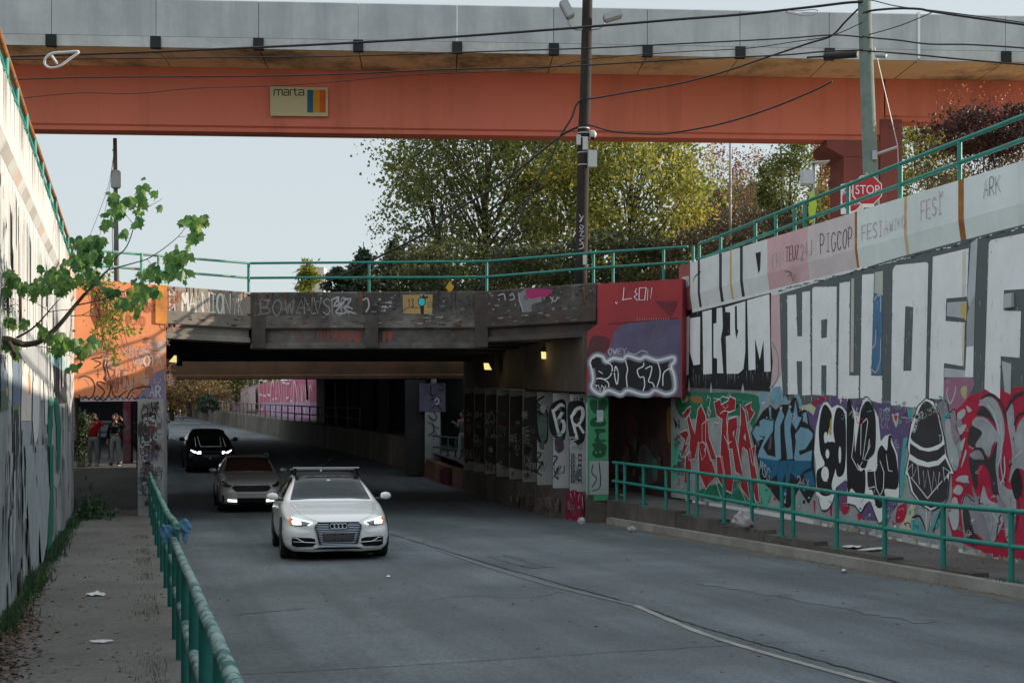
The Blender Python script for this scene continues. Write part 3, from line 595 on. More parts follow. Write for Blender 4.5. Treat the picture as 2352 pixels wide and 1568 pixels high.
# right wall top
def wfoot(Y): return Vector((XW(Y)+.10,Y,zwr(Y)-.02))
def zrt(Y): return interp(Y,[(18.8,6.86),(30.3,6.70)])
base = [(wfoot(Y),zrt(Y),zrt(Y)-.36) for Y in (8,14,18,21,24,27,30.2)]
posts = [(wfoot(Y),zrt(Y)) for Y in [on_line(x,13.08,-.285) for x in (1592,1606,1655,1735,1782,1825,1848,1948,2068,2204)]+[17.2,15]]
railing('railing','chipped teal pipe railing sloping along the top of the right wall','' and 0 or base,posts,teal,None,.036,jit=.008,seed=4,mats={'post':teal})
# bridge
bp = [(Vector((-10.55,30.7,zt)),6.66,6.30),(Vector((-6.95,33.5,zt)),6.72,6.33),(Vector((-.72,33.25,zt)),6.73,6.32),(Vector((2.12,31.5,zt)),6.70,6.32),(Vector((4.25,30.5,zt)),6.69,6.32)]
posts = [(Vector((*at(x,600,Y).xy,zt-.02)),6.70) for x,Y in ((325,31.6),(364,31.9),(571,33.45),(848,33.4),(1118,33.25),(1363,31.65),(1408,31.4),(1524,30.8))]
b1 = [bp[0],bp[1]]; 
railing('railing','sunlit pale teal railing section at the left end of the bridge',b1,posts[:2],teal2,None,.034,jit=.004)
railing('railing','teal pipe railing along the middle and right of the bridge parapet',bp[1:],posts[2:],teal,None,.034,jit=.004)
# left wall top
def vfoot(Y): return Vector((XV(Y)-.02,Y,zwl(Y)-.02))
def zvt(Y): return interp(Y,[(10,5.92),(12.5,5.99),(29.5,6.55),(30.7,6.62)])
base = [(vfoot(Y),zvt(Y),lerp(zwl(Y),zvt(Y),.5)) for Y in (7,10,12.5,15,18,21,24,27,30.6)]
posts = [(vfoot(Y),zvt(Y)) for Y in (9,10.6,12.1,13.3,14.6,16.0,17.5,19.1,20.9,22.9,25.2,27.8,30.4)]
railing('railing','rust flaked teal railing on top of the left wall',base,posts,teal,None,.034,jit=.012,mats={'top_rail':rusty})
# left sidewalk: two lengths that overlap at the blue cloth
def lfoot(Y,d=0): return Vector((.39-.30*Y+d,Y,.15))
base = [(lfoot(Y),1.0,.60) for Y in (2.2,4.8,7.1,9.7,11.9,12.4)]
posts = [(lfoot(Y),1.0) for Y in (2.6,4.1,5.6,6.8,8.0,9.3,10.4,11.5)]
railing('railing','peeling green pipe railing nearest the camera along the left sidewalk',base,posts,teald,None,.035,plates=False,jit=.012,mats={'top_rail':peel,'mid_rail':peel},seed=9)
base = [(lfoot(Y,.02),z,z-.42) for Y,z in ((11.7,1.16),(15.4,1.10),(20,1.12),(25,1.14),(28,1.17),(31.0,1.22))]
posts = [(lfoot(Y,.02),1.12) for Y in (12.2,13.8,15.6,17.6,19.8,22.2,24.8,27.6,30.6)]
railing('railing','farther green railing length leading to the left pier with a cloth tied on',base,posts,teald,None,.033,plates=False,jit=.008,mats={'top_rail':surf('worn_teal_rail',(.16,.30,.26),.3,(.02,.12,.10),1,8,lim=(.48,.54))},seed=12)
# short railing behind the columns, far walkway railing, far ramp railing, one behind the people
dkr = surf('shaded_rail',(.05,.09,.085),.2,bump=0)
pts = [at(1072,1036,45),at(1012,1022,48.2)]
base = [(at(1075,1050,44.6),at(0,1009,44.6).z,at(0,1036,44.6).z),(at(985,1040,49),at(0,999,49).z,at(0,1024,49).z)]
railing('railing','short railing on the reddish low wall between bridge column and pier',base,[(at(x,1046,Y),at(0,1005,Y).z) for x,Y in ((1064,45),(1046,46),(1029,47),(1012,48),(1004,48.5))],dkr,None,.035)
def ffoot(Y): return Vector((XR(Y)+.3,Y,zr(Y)+1.22))
base = [(ffoot(Y),zr(Y)+2.25,zr(Y)+1.75) for Y in (62,87,110,140,180)]
railing('railing','long thin railing on the far concrete barrier',base,[(ffoot(Y),zr(Y)+2.25) for Y in range(62,180,3)],surf('far_rail',(.12,.13,.12),.2,bump=0),None,.04)
def tfoot(Y): return Vector((14.7-.32*Y,Y,fwt(Y)))
base = [(tfoot(Y),fwt(Y)+1.0,fwt(Y)+.5) for Y in (88,122,160,200)]
railing('railing','faint railing climbing along the top of the far pink wall',base,[(tfoot(Y),fwt(Y)+1.0) for Y in range(88,200,5)],MATS['far_rail'],None,.05)
base = [(Vector((x,46.4,1.3)),at(0,972,46.4).z,at(0,992,46.4).z) for x in (-15.7,-13.6)]
railing('railing','short dark railing behind the two standing people',base,[(Vector((x,46.4,1.3)),at(0,972,46.4).z) for x in (-15.5,-15.15,-14.8,-14.45,-14.1,-13.75)],surf('dark_rail',(.02,.05,.05),.2,bump=0),None,.03)
# ================================================================ GRAFFITI (paint laid on the faces it stands on)
WHT=paint((.76,.785,.795),.1); BLK=paint((.018,.019,.021),.2); GRY=paint((.105,.125,.13),.12); PAL=paint((.46,.50,.52)); REDP=paint((.34,.025,.03),.25); DRED=paint((.17,.02,.025)); GRN=paint((.02,.17,.09)); LGRN=paint((.10,.42,.30))
PURP=paint((.13,.09,.21)); BLU=paint((.19,.36,.47)); DBLU=paint((.02,.13,.24)); TEALP=paint((.08,.38,.40)); PINK=paint((.62,.42,.44)); YEL=paint((.62,.47,.14)); CRIM=paint((.46,.02,.06),.25); SIL=paint((.38,.40,.44)); MAG=paint((.45,.06,.17)); CREAM=paint((.55,.55,.40)); ORA=paint((.60,.22,.06)); CHAR=paint((.045,.045,.048),.3)
# ---- block letters HALL OF F on the right wall
g = Graff(PW)
g.fill('F',[(640,475),(700,458),(720,700),(715,1000),(640,1100)],PINK)
g.fill('F',[(705,460),(1500,215),(2600,-75),(2600,1135),(2080,1140),(1440,1240),(830,1195),(728,1150),(715,900)],GRY)
g.fill('F',[(2590,-72),(4300,-515),(4300,1140),(2590,1138)],GRY)
g.build('background_band',RW)
g = Graff(PW,.008)
g.fill('F',[(758,470),(817,463),(825,742),(857,742),(858,447),(910,440),(915,1132),(857,1135),(857,908),(820,908),(828,1128),(762,1128)],WHT)
g.fill('F',[(925,425),(938,413),(1088,410),(1085,1138),(1018,1132),(1020,935),(986,935),(985,1135),(925,1130)],WHT,holes=[[(985,632),(1025,626),(1022,750),(985,755)]])
g.fill('F',[(1107,388),(1177,376),(1172,1003),(1237,1003),(1235,1155),(1097,1158)],WHT)
g.fill('F',[(1185,358),(1205,356),(1200,980),(1180,980)],paint((.50,.48,.44)))
g.fill('F',[(1258,332),(1338,324),(1318,990),(1318,1003),(1393,1006),(1390,1190),(1245,1150)],WHT)
g.fill('F',[(1343,315),(1398,306),(1394,560),(1334,600)],paint((.47,.50,.44)))
g.fill('F',[(1334,450),(1396,470),(1385,1000),(1318,995)],paint((.09,.21,.36),.4))
g.stroke('F',[(1340,500),(1360,470),(1380,480),(1380,580)],10,PAL); g.stroke('F',[(1325,820),(1345,790),(1350,700)],10,PINK); g.stroke('F',[(1322,960),(1350,980),(1378,900),(1382,760)],9,PAL)
g.fill('F',[(1470,285),(1482,268),(1690,247),(1700,262),(1680,1205),(1590,1215),(1450,1200),(1462,300)],WHT,holes=[[(1547,540),(1600,548),(1587,972),(1533,972)]])
g.fill('F',[(1730,212),(1970,155),(1958,478),(1820,490),(1815,640),(1945,650),(1930,940),(1805,920),(1800,1165),(1705,1155)],WHT)
g.fill('F',[(1826,517),(1957,508),(1954,624),(1822,606)],PAL); g.fill('F',[(1808,952),(2000,975),(2000,1015),(1805,1015)],PAL)
g.fill('F',[(1985,118),(2030,92),(2012,480),(1975,560),(1960,480)],PAL); g.fill('F',[(1990,500),(2012,470),(2005,805),(1955,815),(1958,600)],paint((.33,.36,.37))); g.fill('F',[(1955,812),(2003,806),(2000,1016),(1945,1010)],WHT)
g.fill('F',[(1920,520),(1956,515),(1952,640),(1918,600)],paint((.62,.42,.14))); g.fill('F',[(1928,180),(1952,172),(1950,470),(1926,480)],paint((.66,.62,.52))); g.fill('F',[(1928,655),(1944,655),(1938,935),(1925,930)],paint((.66,.60,.46)))
g.fill('F',[(2105,118),(2120,100),(2460,30),(2460,420),(2205,435),(2205,570),(2320,575),(2310,885),(2185,875),(2178,1160),(2075,1090),(2090,600)],WHT)
g.fill('F',[(2190,905),(2255,925),(2250,1130),(2210,1110)],PAL)
g.build('block_lettering',RW)
# torn black drips under the coping
g = Graff(PW,.010); rnd = random.Random(5)
for i in range(70):
    zx = 700+i*24; zy = 438-(zx-700)*.258+rnd.uniform(-5,8); g.stroke('F',[(zx,zy),(zx+rnd.uniform(10,26),zy-rnd.uniform(1,9))],rnd.uniform(4,11),rnd.choice([BLK,GRY,WHT,BLK]),smooth=False)
g.build('peeled_edge',RW)
# ---- black and white letters at the far end
g = Graff(PW)
g.fill('S',[(36,425),(590,285),(590,570),(600,700),(585,880),(90,882),(36,870)],BLK)
for p in ([(52,435),(102,425),(97,775),(52,778)],[(104,437),(166,428),(165,712),(127,718),(104,640)],[(180,398),(235,385),(237,768),(185,772)],[(265,378),(298,372),(302,490),(290,560),(305,765),(268,765),(268,678),(246,672),(246,470),(264,465)],
  [(320,545),(346,538),(346,402),(318,400),(316,372),(436,335),(436,640),(425,740),(395,768),(325,768)],[(447,330),(580,293),(588,755),(550,757),(545,570),(523,685),(494,556),(497,743),(456,748)]): g.fill('S',p,WHT)
g.fill('S',[(374,366),(386,362),(388,500),(395,512),(382,562),(374,500)],BLK)
for p in ([(92,870),(100,790),(108,875)],[(225,880),(232,815),(238,880)],[(410,880),(422,825),(432,880)]): g.fill('S',p,PAL)
for x_,y_ in ((330,770),(340,772),(70,778),(200,772),(470,748)): g.stroke('S',[(x_,y_),(x_,y_+30+x_%37)],3,WHT,smooth=False,taper=True)
g.stroke('F',[(645,1085),(690,1010),(690,860),(655,800)],26,PAL); g.stroke('F',[(640,1095),(695,1010),(692,860),(655,785)],5,BLK)
g.build('block_lettering',RW)
g = Graff(PWp,.005)
g.fill('F',[(545,188),(580,178),(575,300),(563,322)],BLK); g.fill('F',[(48,360),(60,345),(100,340),(105,400),(85,420)],PAL)
g.stroke('F',[(130,375),(140,345),(165,322),(180,310)],8,BLK)
g.build('lettering_tops',RW)
g = Graff(PWp,.006); DK=paint((.05,.05,.06)); LIL=paint((.50,.30,.42))
g.text('F','PIGCOP.',(978,190),(1240,128),(0,-120),6,DK,.3,seed=2)
g.text('F','ERN',(655,285),(740,265),(0,-90),6,PAL); g.text('F','TEUZ',(748,245),(838,225),(0,-95),7,paint((.12,.06,.10)),seed=3); g.text('F','24J',(845,235),(930,195),(0,-100),7,paint((.36,.36,.42)),seed=4)
g.stroke('F',[(740,305),(785,320),(760,345)],5,DK); g.stroke('F',[(785,330),(798,372),(810,325)],5,DK)
g.text('F','FESIA',(1255,100),(1440,60),(0,-95),6,LIL,seed=5); g.text('F','WIKO',(1440,45),(1550,5),(0,-70),5,paint((.55,.42,.52)),seed=6)
g.text('C','FESI',(1650,1470),(1800,1420),(0,-120),6,LIL,seed=7); g.stroke('C',[(1770,1275),(1785,1310),(1795,1275)],5,LIL)
g.text('C','ARK',(2070,1320),(2190,1280),(0,-115),5.5,paint((.12,.13,.14)),seed=8)
g.build('marker_tags',RW)
# ---- lower colour band
g = Graff(PW,.004)
g.fill('M',[(-40,-10),(1000,40),(1200,80),(1500,90),(1829,100),(1829,1490),(1300,1340),(600,1230),(-40,1140)],paint((.33,.37,.37),.3))
g.fill('N',[(0,90),(500,130),(900,60),(1700,40),(1700,1620),(1000,1440),(0,1270)],paint((.33,.37,.37),.3))
g.fill('M',[(20,70),(380,50),(700,55),(870,90),(890,210),(830,420),(860,520),(700,300),(300,320),(60,300)],GRN,True)
g.fill('M',[(60,85),(120,80),(140,130),(80,160)],CREAM,True); g.fill('M',[(150,95),(270,90),(290,160),(180,150)],paint((.28,.16,.06)),True)
g.fill('M',[(-30,560),(50,600),(60,760),(40,900),(-30,960)],LGRN,True); g.fill('M',[(-20,300),(30,380),(10,440)],BLK)
g.fill('M',[(240,1100),(450,1000),(900,960),(1000,1090),(940,1250),(700,1230),(560,1170),(430,1190)],GRN,True); g.fill('M',[(860,900),(1000,1050),(980,1180),(930,1250)],LGRN,True)
g.fill('M',[(885,60),(930,40),(965,120),(900,200),(880,130)],BLU,True); g.fill('M',[(1010,30),(1060,-10),(1110,0),(1125,150),(1030,170)],BLU,True); g.fill('M',[(1140,120),(1165,90),(1180,230),(1150,220)],BLU,True)
g.fill('M',[(1250,90),(1268,40),(1330,160),(1310,230),(1255,180)],BLU,True)
g.fill('M',[(1440,150),(1530,90),(1610,110),(1560,180),(1450,200)],paint((.30,.03,.08)),True)
g.fill('M',[(1390,230),(1480,190),(1620,100),(1740,85),(1829,110),(1829,1220),(1700,1240),(1560,900),(1470,700),(1420,480)],PURP,True)
g.fill('M',[(1290,210),(1340,190),(1420,165),(1475,210),(1450,290),(1400,240),(1300,280)],CREAM)
g.fill('N',[(235,130),(262,92),(290,130)],CRIM); g.fill('N',[(30,130),(90,95),(130,140),(370,135),(420,200),(560,180),(560,480),(500,560),(500,880),(460,1000),(330,1200),(120,1180),(60,1060),(0,1040),(0,130)],PURP)
g.fill('N',[(385,235),(450,225),(440,320),(425,360),(400,300)],paint((.55,.5,.42))); g.fill('N',[(402,250),(440,250),(425,310)],CRIM)
g.fill('N',[(465,700),(490,450),(530,440),(505,560),(500,870),(470,1000),(455,960)],TEALP); g.fill('N',[(520,170),(560,190),(570,260),(540,290)],TEALP)
g.fill('N',[(440,1070),(520,1040),(500,1180),(440,1210),(420,1180)],CRIM,True); g.fill('N',[(395,1220),(420,1210),(428,1270),(405,1275)],CRIM); g.fill('N',[(70,1120),(130,1150),(90,1190)],CRIM)
g.fill('N',[(500,1180),(570,1040),(590,1200),(570,1300),(450,1280)],CREAM,True); g.fill('M',[(1740,1200),(1780,1180),(1829,1260),(1760,1320)],CRIM,True); g.fill('M',[(1620,1220),(1650,1200),(1640,1360),(1625,1320)],CRIM); g.fill('M',[(1450,1170),(1470,1180),(1465,1310),(1455,1290)],CRIM)
g.fill('N',[(900,240),(960,110),(1250,20),(1700,-20),(1700,1640),(1300,1510),(1040,1400),(930,1330),(890,1180),(960,760),(1010,600),(1000,350)],CRIM)
g.fill('N',[(920,720),(1000,690),(1030,900),(990,1000),(930,980)],CRIM)
g.fill('F',[(2080,1090),(2098,950),(2118,1050),(2148,940),(2150,1060),(2170,1110),(2260,1150),(2460,1120),(2460,1300),(1900,1300),(1960,1190)],CRIM)
g.fill('F',[(1810,1030),(1990,1020),(1990,1110),(1880,1230),(1790,1170)],paint((.33,.16,.24)),True)
g.stroke('N',[(890,0),(880,60),(910,140),(950,60),(960,-10)],14,PAL); g.fill('N',[(1010,0),(1060,-10),(1050,100),(1010,60)],paint((.5,.42,.22)),True)
g.fill('N',[(1690,-20),(2100,-60),(3300,-100),(3300,2050),(1690,1630)],paint((.25,.24,.27),.4)); g.fill('N',[(1690,200),(1950,80),(2300,300),(2500,900),(2200,1500),(1690,1500)],CHAR,True); g.fill('N',[(1750,400),(1950,250),(2150,600),(2000,1200),(1800,1000)],paint((.40,.43,.46),.45),True)
g.build('background_colours',RW)
# red piece
g = Graff(PW,.013)
reds = [[(90,280),(130,220),(175,195),(165,260),(110,330)],[(130,320),(155,290),(185,400),(212,480),(245,230),(280,180),(330,300),(325,700),(290,760),(250,560),(215,740),(150,760),(165,500)],[(55,470),(130,440),(150,490),(110,600),(150,580),(90,720),(60,720),(110,540),(70,510)],
 [(120,720),(170,660),(178,860),(160,1000),(100,1000)],[(250,580),(330,560),(440,920),(330,1060),(260,900)],[(290,380),(350,330),(365,520),(440,740),(380,760),(330,600),(290,560)],
 [(415,150),(480,120),(490,180),(560,140),(580,90),(640,120),(635,230),(560,260),(545,330),(570,600),(600,930),(520,920),(480,700),(500,330),(440,290)],[(350,200),(380,250),(365,300),(350,270)],
 [(565,330),(655,300),(660,420),(640,530),(720,920),(640,880),(605,640),(565,640),(548,480)],[(690,170),(740,250),(765,420),(800,580),(870,950),(890,1200),(850,1190),(800,930),(765,660),(720,620),(690,780),(665,600),(695,350)],
 [(740,190),(810,150),(800,220),(840,260),(780,370),(768,260)],[(440,720),(500,720),(530,920),(620,960),(600,1100),(520,1060),(450,940)],[(670,950),(760,950),(790,1180),(700,1050)],[(790,640),(850,600),(830,820),(810,780)]]
for p in reds: g.stroke('M',p,26,paint((.40,.42,.44)),True,False)
for p in reds: g.fill('M',p,REDP)
for p in reds: g.stroke('M',p,8,WHT,True,False)
for p in ([(310,640),(330,620),(325,690)],[(610,470),(630,440),(625,530)],[(725,520),(745,470),(750,560)]): g.fill('M',p,PAL)
for p in ([(480,270),(520,240),(580,250)],[(390,430),(420,360),(470,370)],[(600,560),(560,580),(520,500)],[(70,1100),(100,1040),(130,1060)],[(280,1120),(330,1080),(380,960)],[(430,960),(480,1120),(520,1200)],[(540,1090),(580,1170),(640,1060)],[(660,1000),(720,1110),(760,1220)],[(830,1120),(880,1240),(910,1250),(900,1120)],[(660,130),(700,120),(730,190),(810,120)],[(340,130),(350,90),(380,110),(360,260)],[(410,110),(480,120),(500,90),(570,110),(590,60)]): g.stroke('M',p,9,rnd.choice([WHT,WHT,LGRN]),smooth=False)
for p in ([(250,300),(275,340),(265,420)],[(480,150),(450,200),(440,260)],[(300,560),(340,560)],[(660,400),(690,420)],[(700,200),(720,260)],[(280,850),(310,860)]): g.stroke('M',p,8,DRED)
g.build('red_lettering',RW)
# blue piece
g = Graff(PW,.013)
g.fill('M',[(798,470),(870,330),(920,250),(1000,180),(1060,230),(1120,175),(1200,175),(1250,95),(1288,115),(1300,215),(1385,235),(1410,380),(1458,450),(1458,820),(1485,1045),(1400,1210),(1340,1120),(1300,1050),(1200,1250),(1160,1250),(1060,1150),(1000,1060),(900,960),(865,740)],BLK)
for p in ([(890,350),(930,325),(1035,350),(1030,450),(925,620),(970,700),(1060,725),(1050,800),(870,720),(885,660),(950,510),(860,500),(840,480),(890,400)],[(812,470),(850,400),(882,400),(872,500),(942,528),(862,560)],[(1050,370),(1110,205),(1150,300),(1105,400),(1115,740),(1060,770),(1045,500)],[(1150,350),(1200,200),(1232,290),(1212,440),(1225,560),(1240,740),(1180,750),(1152,480)],
 [(1240,310),(1265,130),(1290,300),(1332,310),(1272,440),(1222,350)],[(1260,490),(1320,410),(1400,430),(1450,480),(1440,530),(1370,640),(1300,660),(1312,705),(1440,650),(1430,760),(1290,800),(1250,740),(1270,570)],[(1340,270),(1380,250),(1395,380),(1350,350)],[(985,200),(1012,200),(1010,330),(1000,330)]): g.fill('M',p,BLU)
for p in ([(870,725),(1060,760),(1240,760),(1430,765),(1430,830),(1350,875),(1285,960),(1215,885),(1195,1010),(1165,1010),(1160,880),(1120,1020),(1090,1010),(1070,900),(1010,960),(930,830)],[(1350,900),(1440,860),(1478,1030),(1400,1020)],[(1140,1060),(1180,1050),(1165,1200)]): g.fill('M',p,DBLU)
for p in ([(1100,760),(1080,900)],[(1190,760),(1180,880)],[(1050,800),(1010,850),(990,800)],[(1250,740),(1240,860)],[(1270,440),(1220,520)],[(1110,420),(1140,520)]): g.stroke('M',p,9,BLK,smooth=False)
g.fill('M',[(850,560),(890,550),(885,610),(868,600)],paint((.12,.12,.13))); g.fill('M',[(1000,520),(1020,500),(1010,640),(980,650)],paint((.12,.12,.13)))
g.text('M','MSG',(890,870),(1000,990),(10,-120),11,PAL,.2,seed=9); g.text('M','24X',(1285,1020),(1420,1060),(0,-100),11,PAL,.2,seed=10)
g.build('blue_lettering',RW)
# black and white piece
g = Graff(PW,.013)
g.fill('M',[(1480,420),(1520,230),(1560,155),(1600,150),(1645,210),(1700,180),(1760,200),(1800,260),(1829,240),(1829,1020),(1790,960),(1690,1040),(1650,1200),(1600,1270),(1540,1270),(1480,1100),(1480,800),(1460,680)],WHT)
g.fill('N',[(-10,80),(70,230),(90,250),(130,110),(180,95),(240,200),(270,270),(290,480),(330,430),(380,415),(390,470),(440,600),(455,900),(450,1000),(315,1010),(310,1190),(270,1205),(200,1020),(150,1050),(110,1115),(60,1050),(-10,1030)],WHT)
S_ = [[(1510,420),(1540,230),(1580,175),(1640,260),(1640,340),(1612,450),(1600,560),(1680,580),(1692,800),(1645,1000),(1650,1100),(1560,1130),(1492,1050),(1490,870),(1570,800),(1522,660)],[(1660,420),(1690,230),(1740,215),(1785,300),(1795,600),(1780,860),(1730,930),(1690,880),(1680,600)],[(1805,300),(1829,280),(1829,930),(1810,900)]]
for p in S_: g.fill('M',p,BLK,True)
for c,rx,ry in (((1582,520),20,60),((1575,900),40,80),((1730,700),14,90),((1600,690),20,50)): g.fill('M',[(c[0]+rx*math.cos(a*.524),c[1]+ry*math.sin(a*.524)) for a in range(12)],WHT)
g.fill('M',[(1630,330),(1648,320),(1640,500),(1615,480)],paint((.45,.44,.06)))
T_ = [[(-10,130),(50,250),(60,560),(100,740),(150,740),(145,950),(80,950),(30,900),(-10,880)],[(100,300),(120,180),(170,118),(220,170),(246,300),(240,560),(185,640),(150,720),(100,700),(62,600)],[(262,580),(300,515),(345,560),(360,440),(385,430),(385,500),(430,620),(445,890),(330,905),(330,980),(300,1070),(250,1060),(215,920),(180,900),(175,740),(250,740)]]
for p in T_: g.fill('N',p,BLK,True)
for p in ([(110,600),(115,330),(165,275),(175,300),(130,640)],[(285,655),(320,760),(315,900),(285,970),(250,900),(235,760),(262,690)],[(340,600),(360,740),(395,748)],[(60,260),(48,470),(30,620),(90,735),(125,665)],[(175,560),(190,460),(195,520),(140,645),(205,650)],[(175,660),(180,745),(240,745)],[(170,900),(240,885),(230,940)]): g.stroke('N',p,11,WHT,smooth=False)
for p in ([(0,1040),(60,1060),(110,1120),(150,1055),(200,1030),(265,1205),(312,1195)],[(90,250),(130,105),(180,90),(240,200)]): g.stroke('N',p,10,BLK)
g.stroke('M',[(1500,1130),(1540,1275),(1600,1275),(1660,1180),(1700,1040)],11,BLK)
g.text('N','RTDS',(285,280),(378,290),(0,-85),6,PAL,seed=11); g.text('N','CAL',(298,360),(380,365),(0,-75),6,PAL,seed=12); g.text('N','24',(355,1150),(405,1150),(0,-75),6,PAL,seed=13); g.text('N','SOL',(412,480),(455,590),(20,-20),6,PAL,seed=14)
g.build('black_lettering',RW)
# black capsule with jagged mouth
g = Graff(PW,.013)
o_ = [(700,90),(625,160),(560,330),(530,520),(540,600),(505,770),(530,790),(560,930),(640,1040),(740,1105),(850,1050),(890,980),(908,770),(950,770),(880,600),(860,450),(812,240),(765,120)]
g.fill('N',o_,WHT); g.stroke('N',o_,13,BLK,True,False)
g.fill('N',[(700,120),(642,180),(592,330),(560,450),(640,520),(700,540),(780,520),(843,470),(820,330),(780,190)],CHAR,True); g.fill('N',[(552,495),(640,555),(720,572),(800,555),(863,505),(868,590),(800,650),(710,668),(620,638),(550,590)],CHAR)
g.fill('N',[(545,640),(620,690),(720,712),(810,692),(870,632),(922,745),(880,790),(898,830),(885,980),(850,1030),(740,1080),(645,1020),(580,930),(550,800),(528,740)],CHAR)
for p,wd in (([(528,742),(575,680),(577,805),(622,690),(637,865),(672,740),(682,895),(712,740),(747,935),(767,750),(802,915),(817,755),(862,835),(850,710),(907,752),(862,820)],12),([(560,800),(710,990),(840,835)],13)): g.stroke('N',p,wd,WHT,smooth=False)
g.text('N','OCEANO',(572,390),(622,235),(24,10),7,WHT,.2,seed=15); g.stroke('N',[(822,420),(822,480)],5,WHT); g.stroke('N',[(812,428),(832,424)],5,WHT)
g.fill('N',[(620,1080),(700,1090),(740,1110),(720,1250),(700,1330),(680,1250),(650,1150)],paint((.36,.38,.39))); g.stroke('N',[(575,1160),(640,1150),(690,1260),(700,1330)],20,BLK); g.fill('N',[(560,1190),(600,1170),(650,1220),(685,1320),(575,1300)],TEALP); g.stroke('N',[(590,1190),(585,1300)],10,BLK); g.fill('N',[(740,1260),(790,1130),(820,1110),(800,1250)],TEALP); g.stroke('N',[(760,1290),(800,1180),(825,1100)],14,BLK)
g.stroke('N',[(700,1090),(698,1300)],12,WHT,smooth=False); g.stroke('N',[(735,1095),(737,1230)],9,WHT,smooth=False)
g.build('black_capsule_figure',RW)
# grey and red swirls
g = Graff(PW,.013)
g.fill('N',[(795,150),(830,105),(880,130),(900,210),(960,190),(970,300),(1000,420),(960,500),(900,480),(850,330)],paint((.32,.26,.31),.35),True); g.stroke('N',[(795,140),(835,108),(885,135),(905,220),(950,190),(970,260),(965,360),(1005,430),(1010,510)],11,BLK)
g.fill('N',[(870,300),(910,290),(930,440),(980,560),(990,680),(950,745),(900,640),(880,480)],paint((.42,.46,.48),.3),True); g.fill('N',[(830,260),(900,210),(880,290)],TEALP,True)
g.fill('N',[(1070,480),(1095,350),(1190,340),(1240,375),(1180,440),(1130,530),(1080,510)],CHAR,True); g.fill('N',[(1150,230),(1210,165),(1290,200),(1320,330),(1260,270),(1180,250)],CHAR,True)
SW1 = paint((.40,.43,.46),.45); SW2 = paint((.30,.29,.33),.45)
g.fill('N',[(1165,160),(1230,85),(1320,110),(1390,270),(1400,450),(1360,620),(1350,800),(1420,900),(1500,950),(1490,1250),(1420,1370),(1380,1050),(1310,800),(1315,560),(1330,370),(1290,250),(1220,165)],SW1,True)
g.fill('N',[(1110,330),(1150,260),(1230,270),(1310,360),(1340,440),(1290,520),(1262,620),(1200,560),(1140,510),(1200,400)],SW1,True)
g.fill('N',[(1080,640),(1120,550),(1200,540),(1262,640),(1335,480),(1320,700),(1345,950),(1300,960),(1260,750),(1185,690),(1150,900),(1105,800)],CHAR,True)
g.fill('N',[(1160,730),(1200,690),(1250,760),(1300,1000),(1250,1040),(1210,800),(1175,940)],CRIM,True)
g.fill('N',[(1210,880),(1260,1000),(1350,1040),(1420,1100),(1330,1340),(1270,1360),(1180,1130)],SW1,True); g.fill('N',[(1010,1040),(1060,950),(1160,1030),(1250,1250),(1270,1400),(1130,1300),(1050,1380),(1020,1200)],SW2,True); g.fill('N',[(1030,1080),(1080,1100),(1130,1300),(1200,1380),(1100,1400),(1040,1250)],CHAR,True)
g.fill('N',[(1420,240),(1475,150),(1500,400),(1540,300),(1700,200),(1700,760),(1520,720),(1440,850),(1470,600)],SW1,True); g.fill('N',[(1460,820),(1520,720),(1560,900),(1500,1000)],BLK,True)
for p,wd in (([(1200,90),(1280,60),(1370,140),(1420,300)],26),([(1420,200),(1480,90),(1560,45)],34),([(1490,330),(1520,250),(1600,210)],22),([(1440,700),(1490,640),(1480,450)],20),([(1500,940),(1530,1080),(1500,1290)],12),([(1330,1340),(1360,1150),(1430,1100)],16),([(1400,1380),(1480,1250)],14),([(1010,1080),(1050,960),(1120,1010),(1210,1040)],12)): g.stroke('N',p,wd,CHAR)
for p in ([(980,230),(1040,190),(1050,240),(990,300)],[(985,350),(1060,330),(1030,400),(1000,420)],[(1060,160),(1110,200),(1075,220)],[(965,830),(1000,790),(1075,790),(1060,850),(1000,840)],[(940,930),(980,870),(1030,900),(1000,960)],[(1005,500),(1050,450),(1020,570)],[(930,1000),(980,1000),(995,1200),(950,1270),(920,1150)],[(1010,720),(1060,600),(1050,560)]): g.fill('N',p,paint((.44,.46,.46)),True)
for p in ([(1250,150),(1310,240),(1360,420)],[(1370,300),(1380,520),(1345,700)],[(1400,620),(1405,760),(1370,860)],[(1440,330),(1470,260)],[(1500,620),(1560,560)],[(1290,1120),(1350,1200)]): g.stroke('N',p,16,paint((.55,.57,.58)))
g.build('grey_swirl',RW)
g = Graff(PW,.010)
for i in range(60):           # chipped, dirty foot of the wall
    zx = rnd.uniform(900,2330); zy = 480+(zx-900)*.205; g.fill('I',[(zx,zy-rnd.uniform(5,45)),(zx+rnd.uniform(8,40),zy-rnd.uniform(5,25)),(zx+rnd.uniform(5,50),zy+22),(zx-8,zy+14)],rnd.choice([paint((.40,.43,.40)),paint((.22,.2,.18)),paint((.33,.28,.2)),paint((.45,.46,.45))]))
g.build('chipped_foot',RW)
m = MB(); wv = PW.hit(px('F',(2245,505))); m.box(wv+PW.n*.03,(.20,.06,.22),surf('steel_box',(.42,.44,.45),.15),rz=math.atan2(PW.d.y,PW.d.x)); m.build('junction_box',None,RW,bevel=.01)

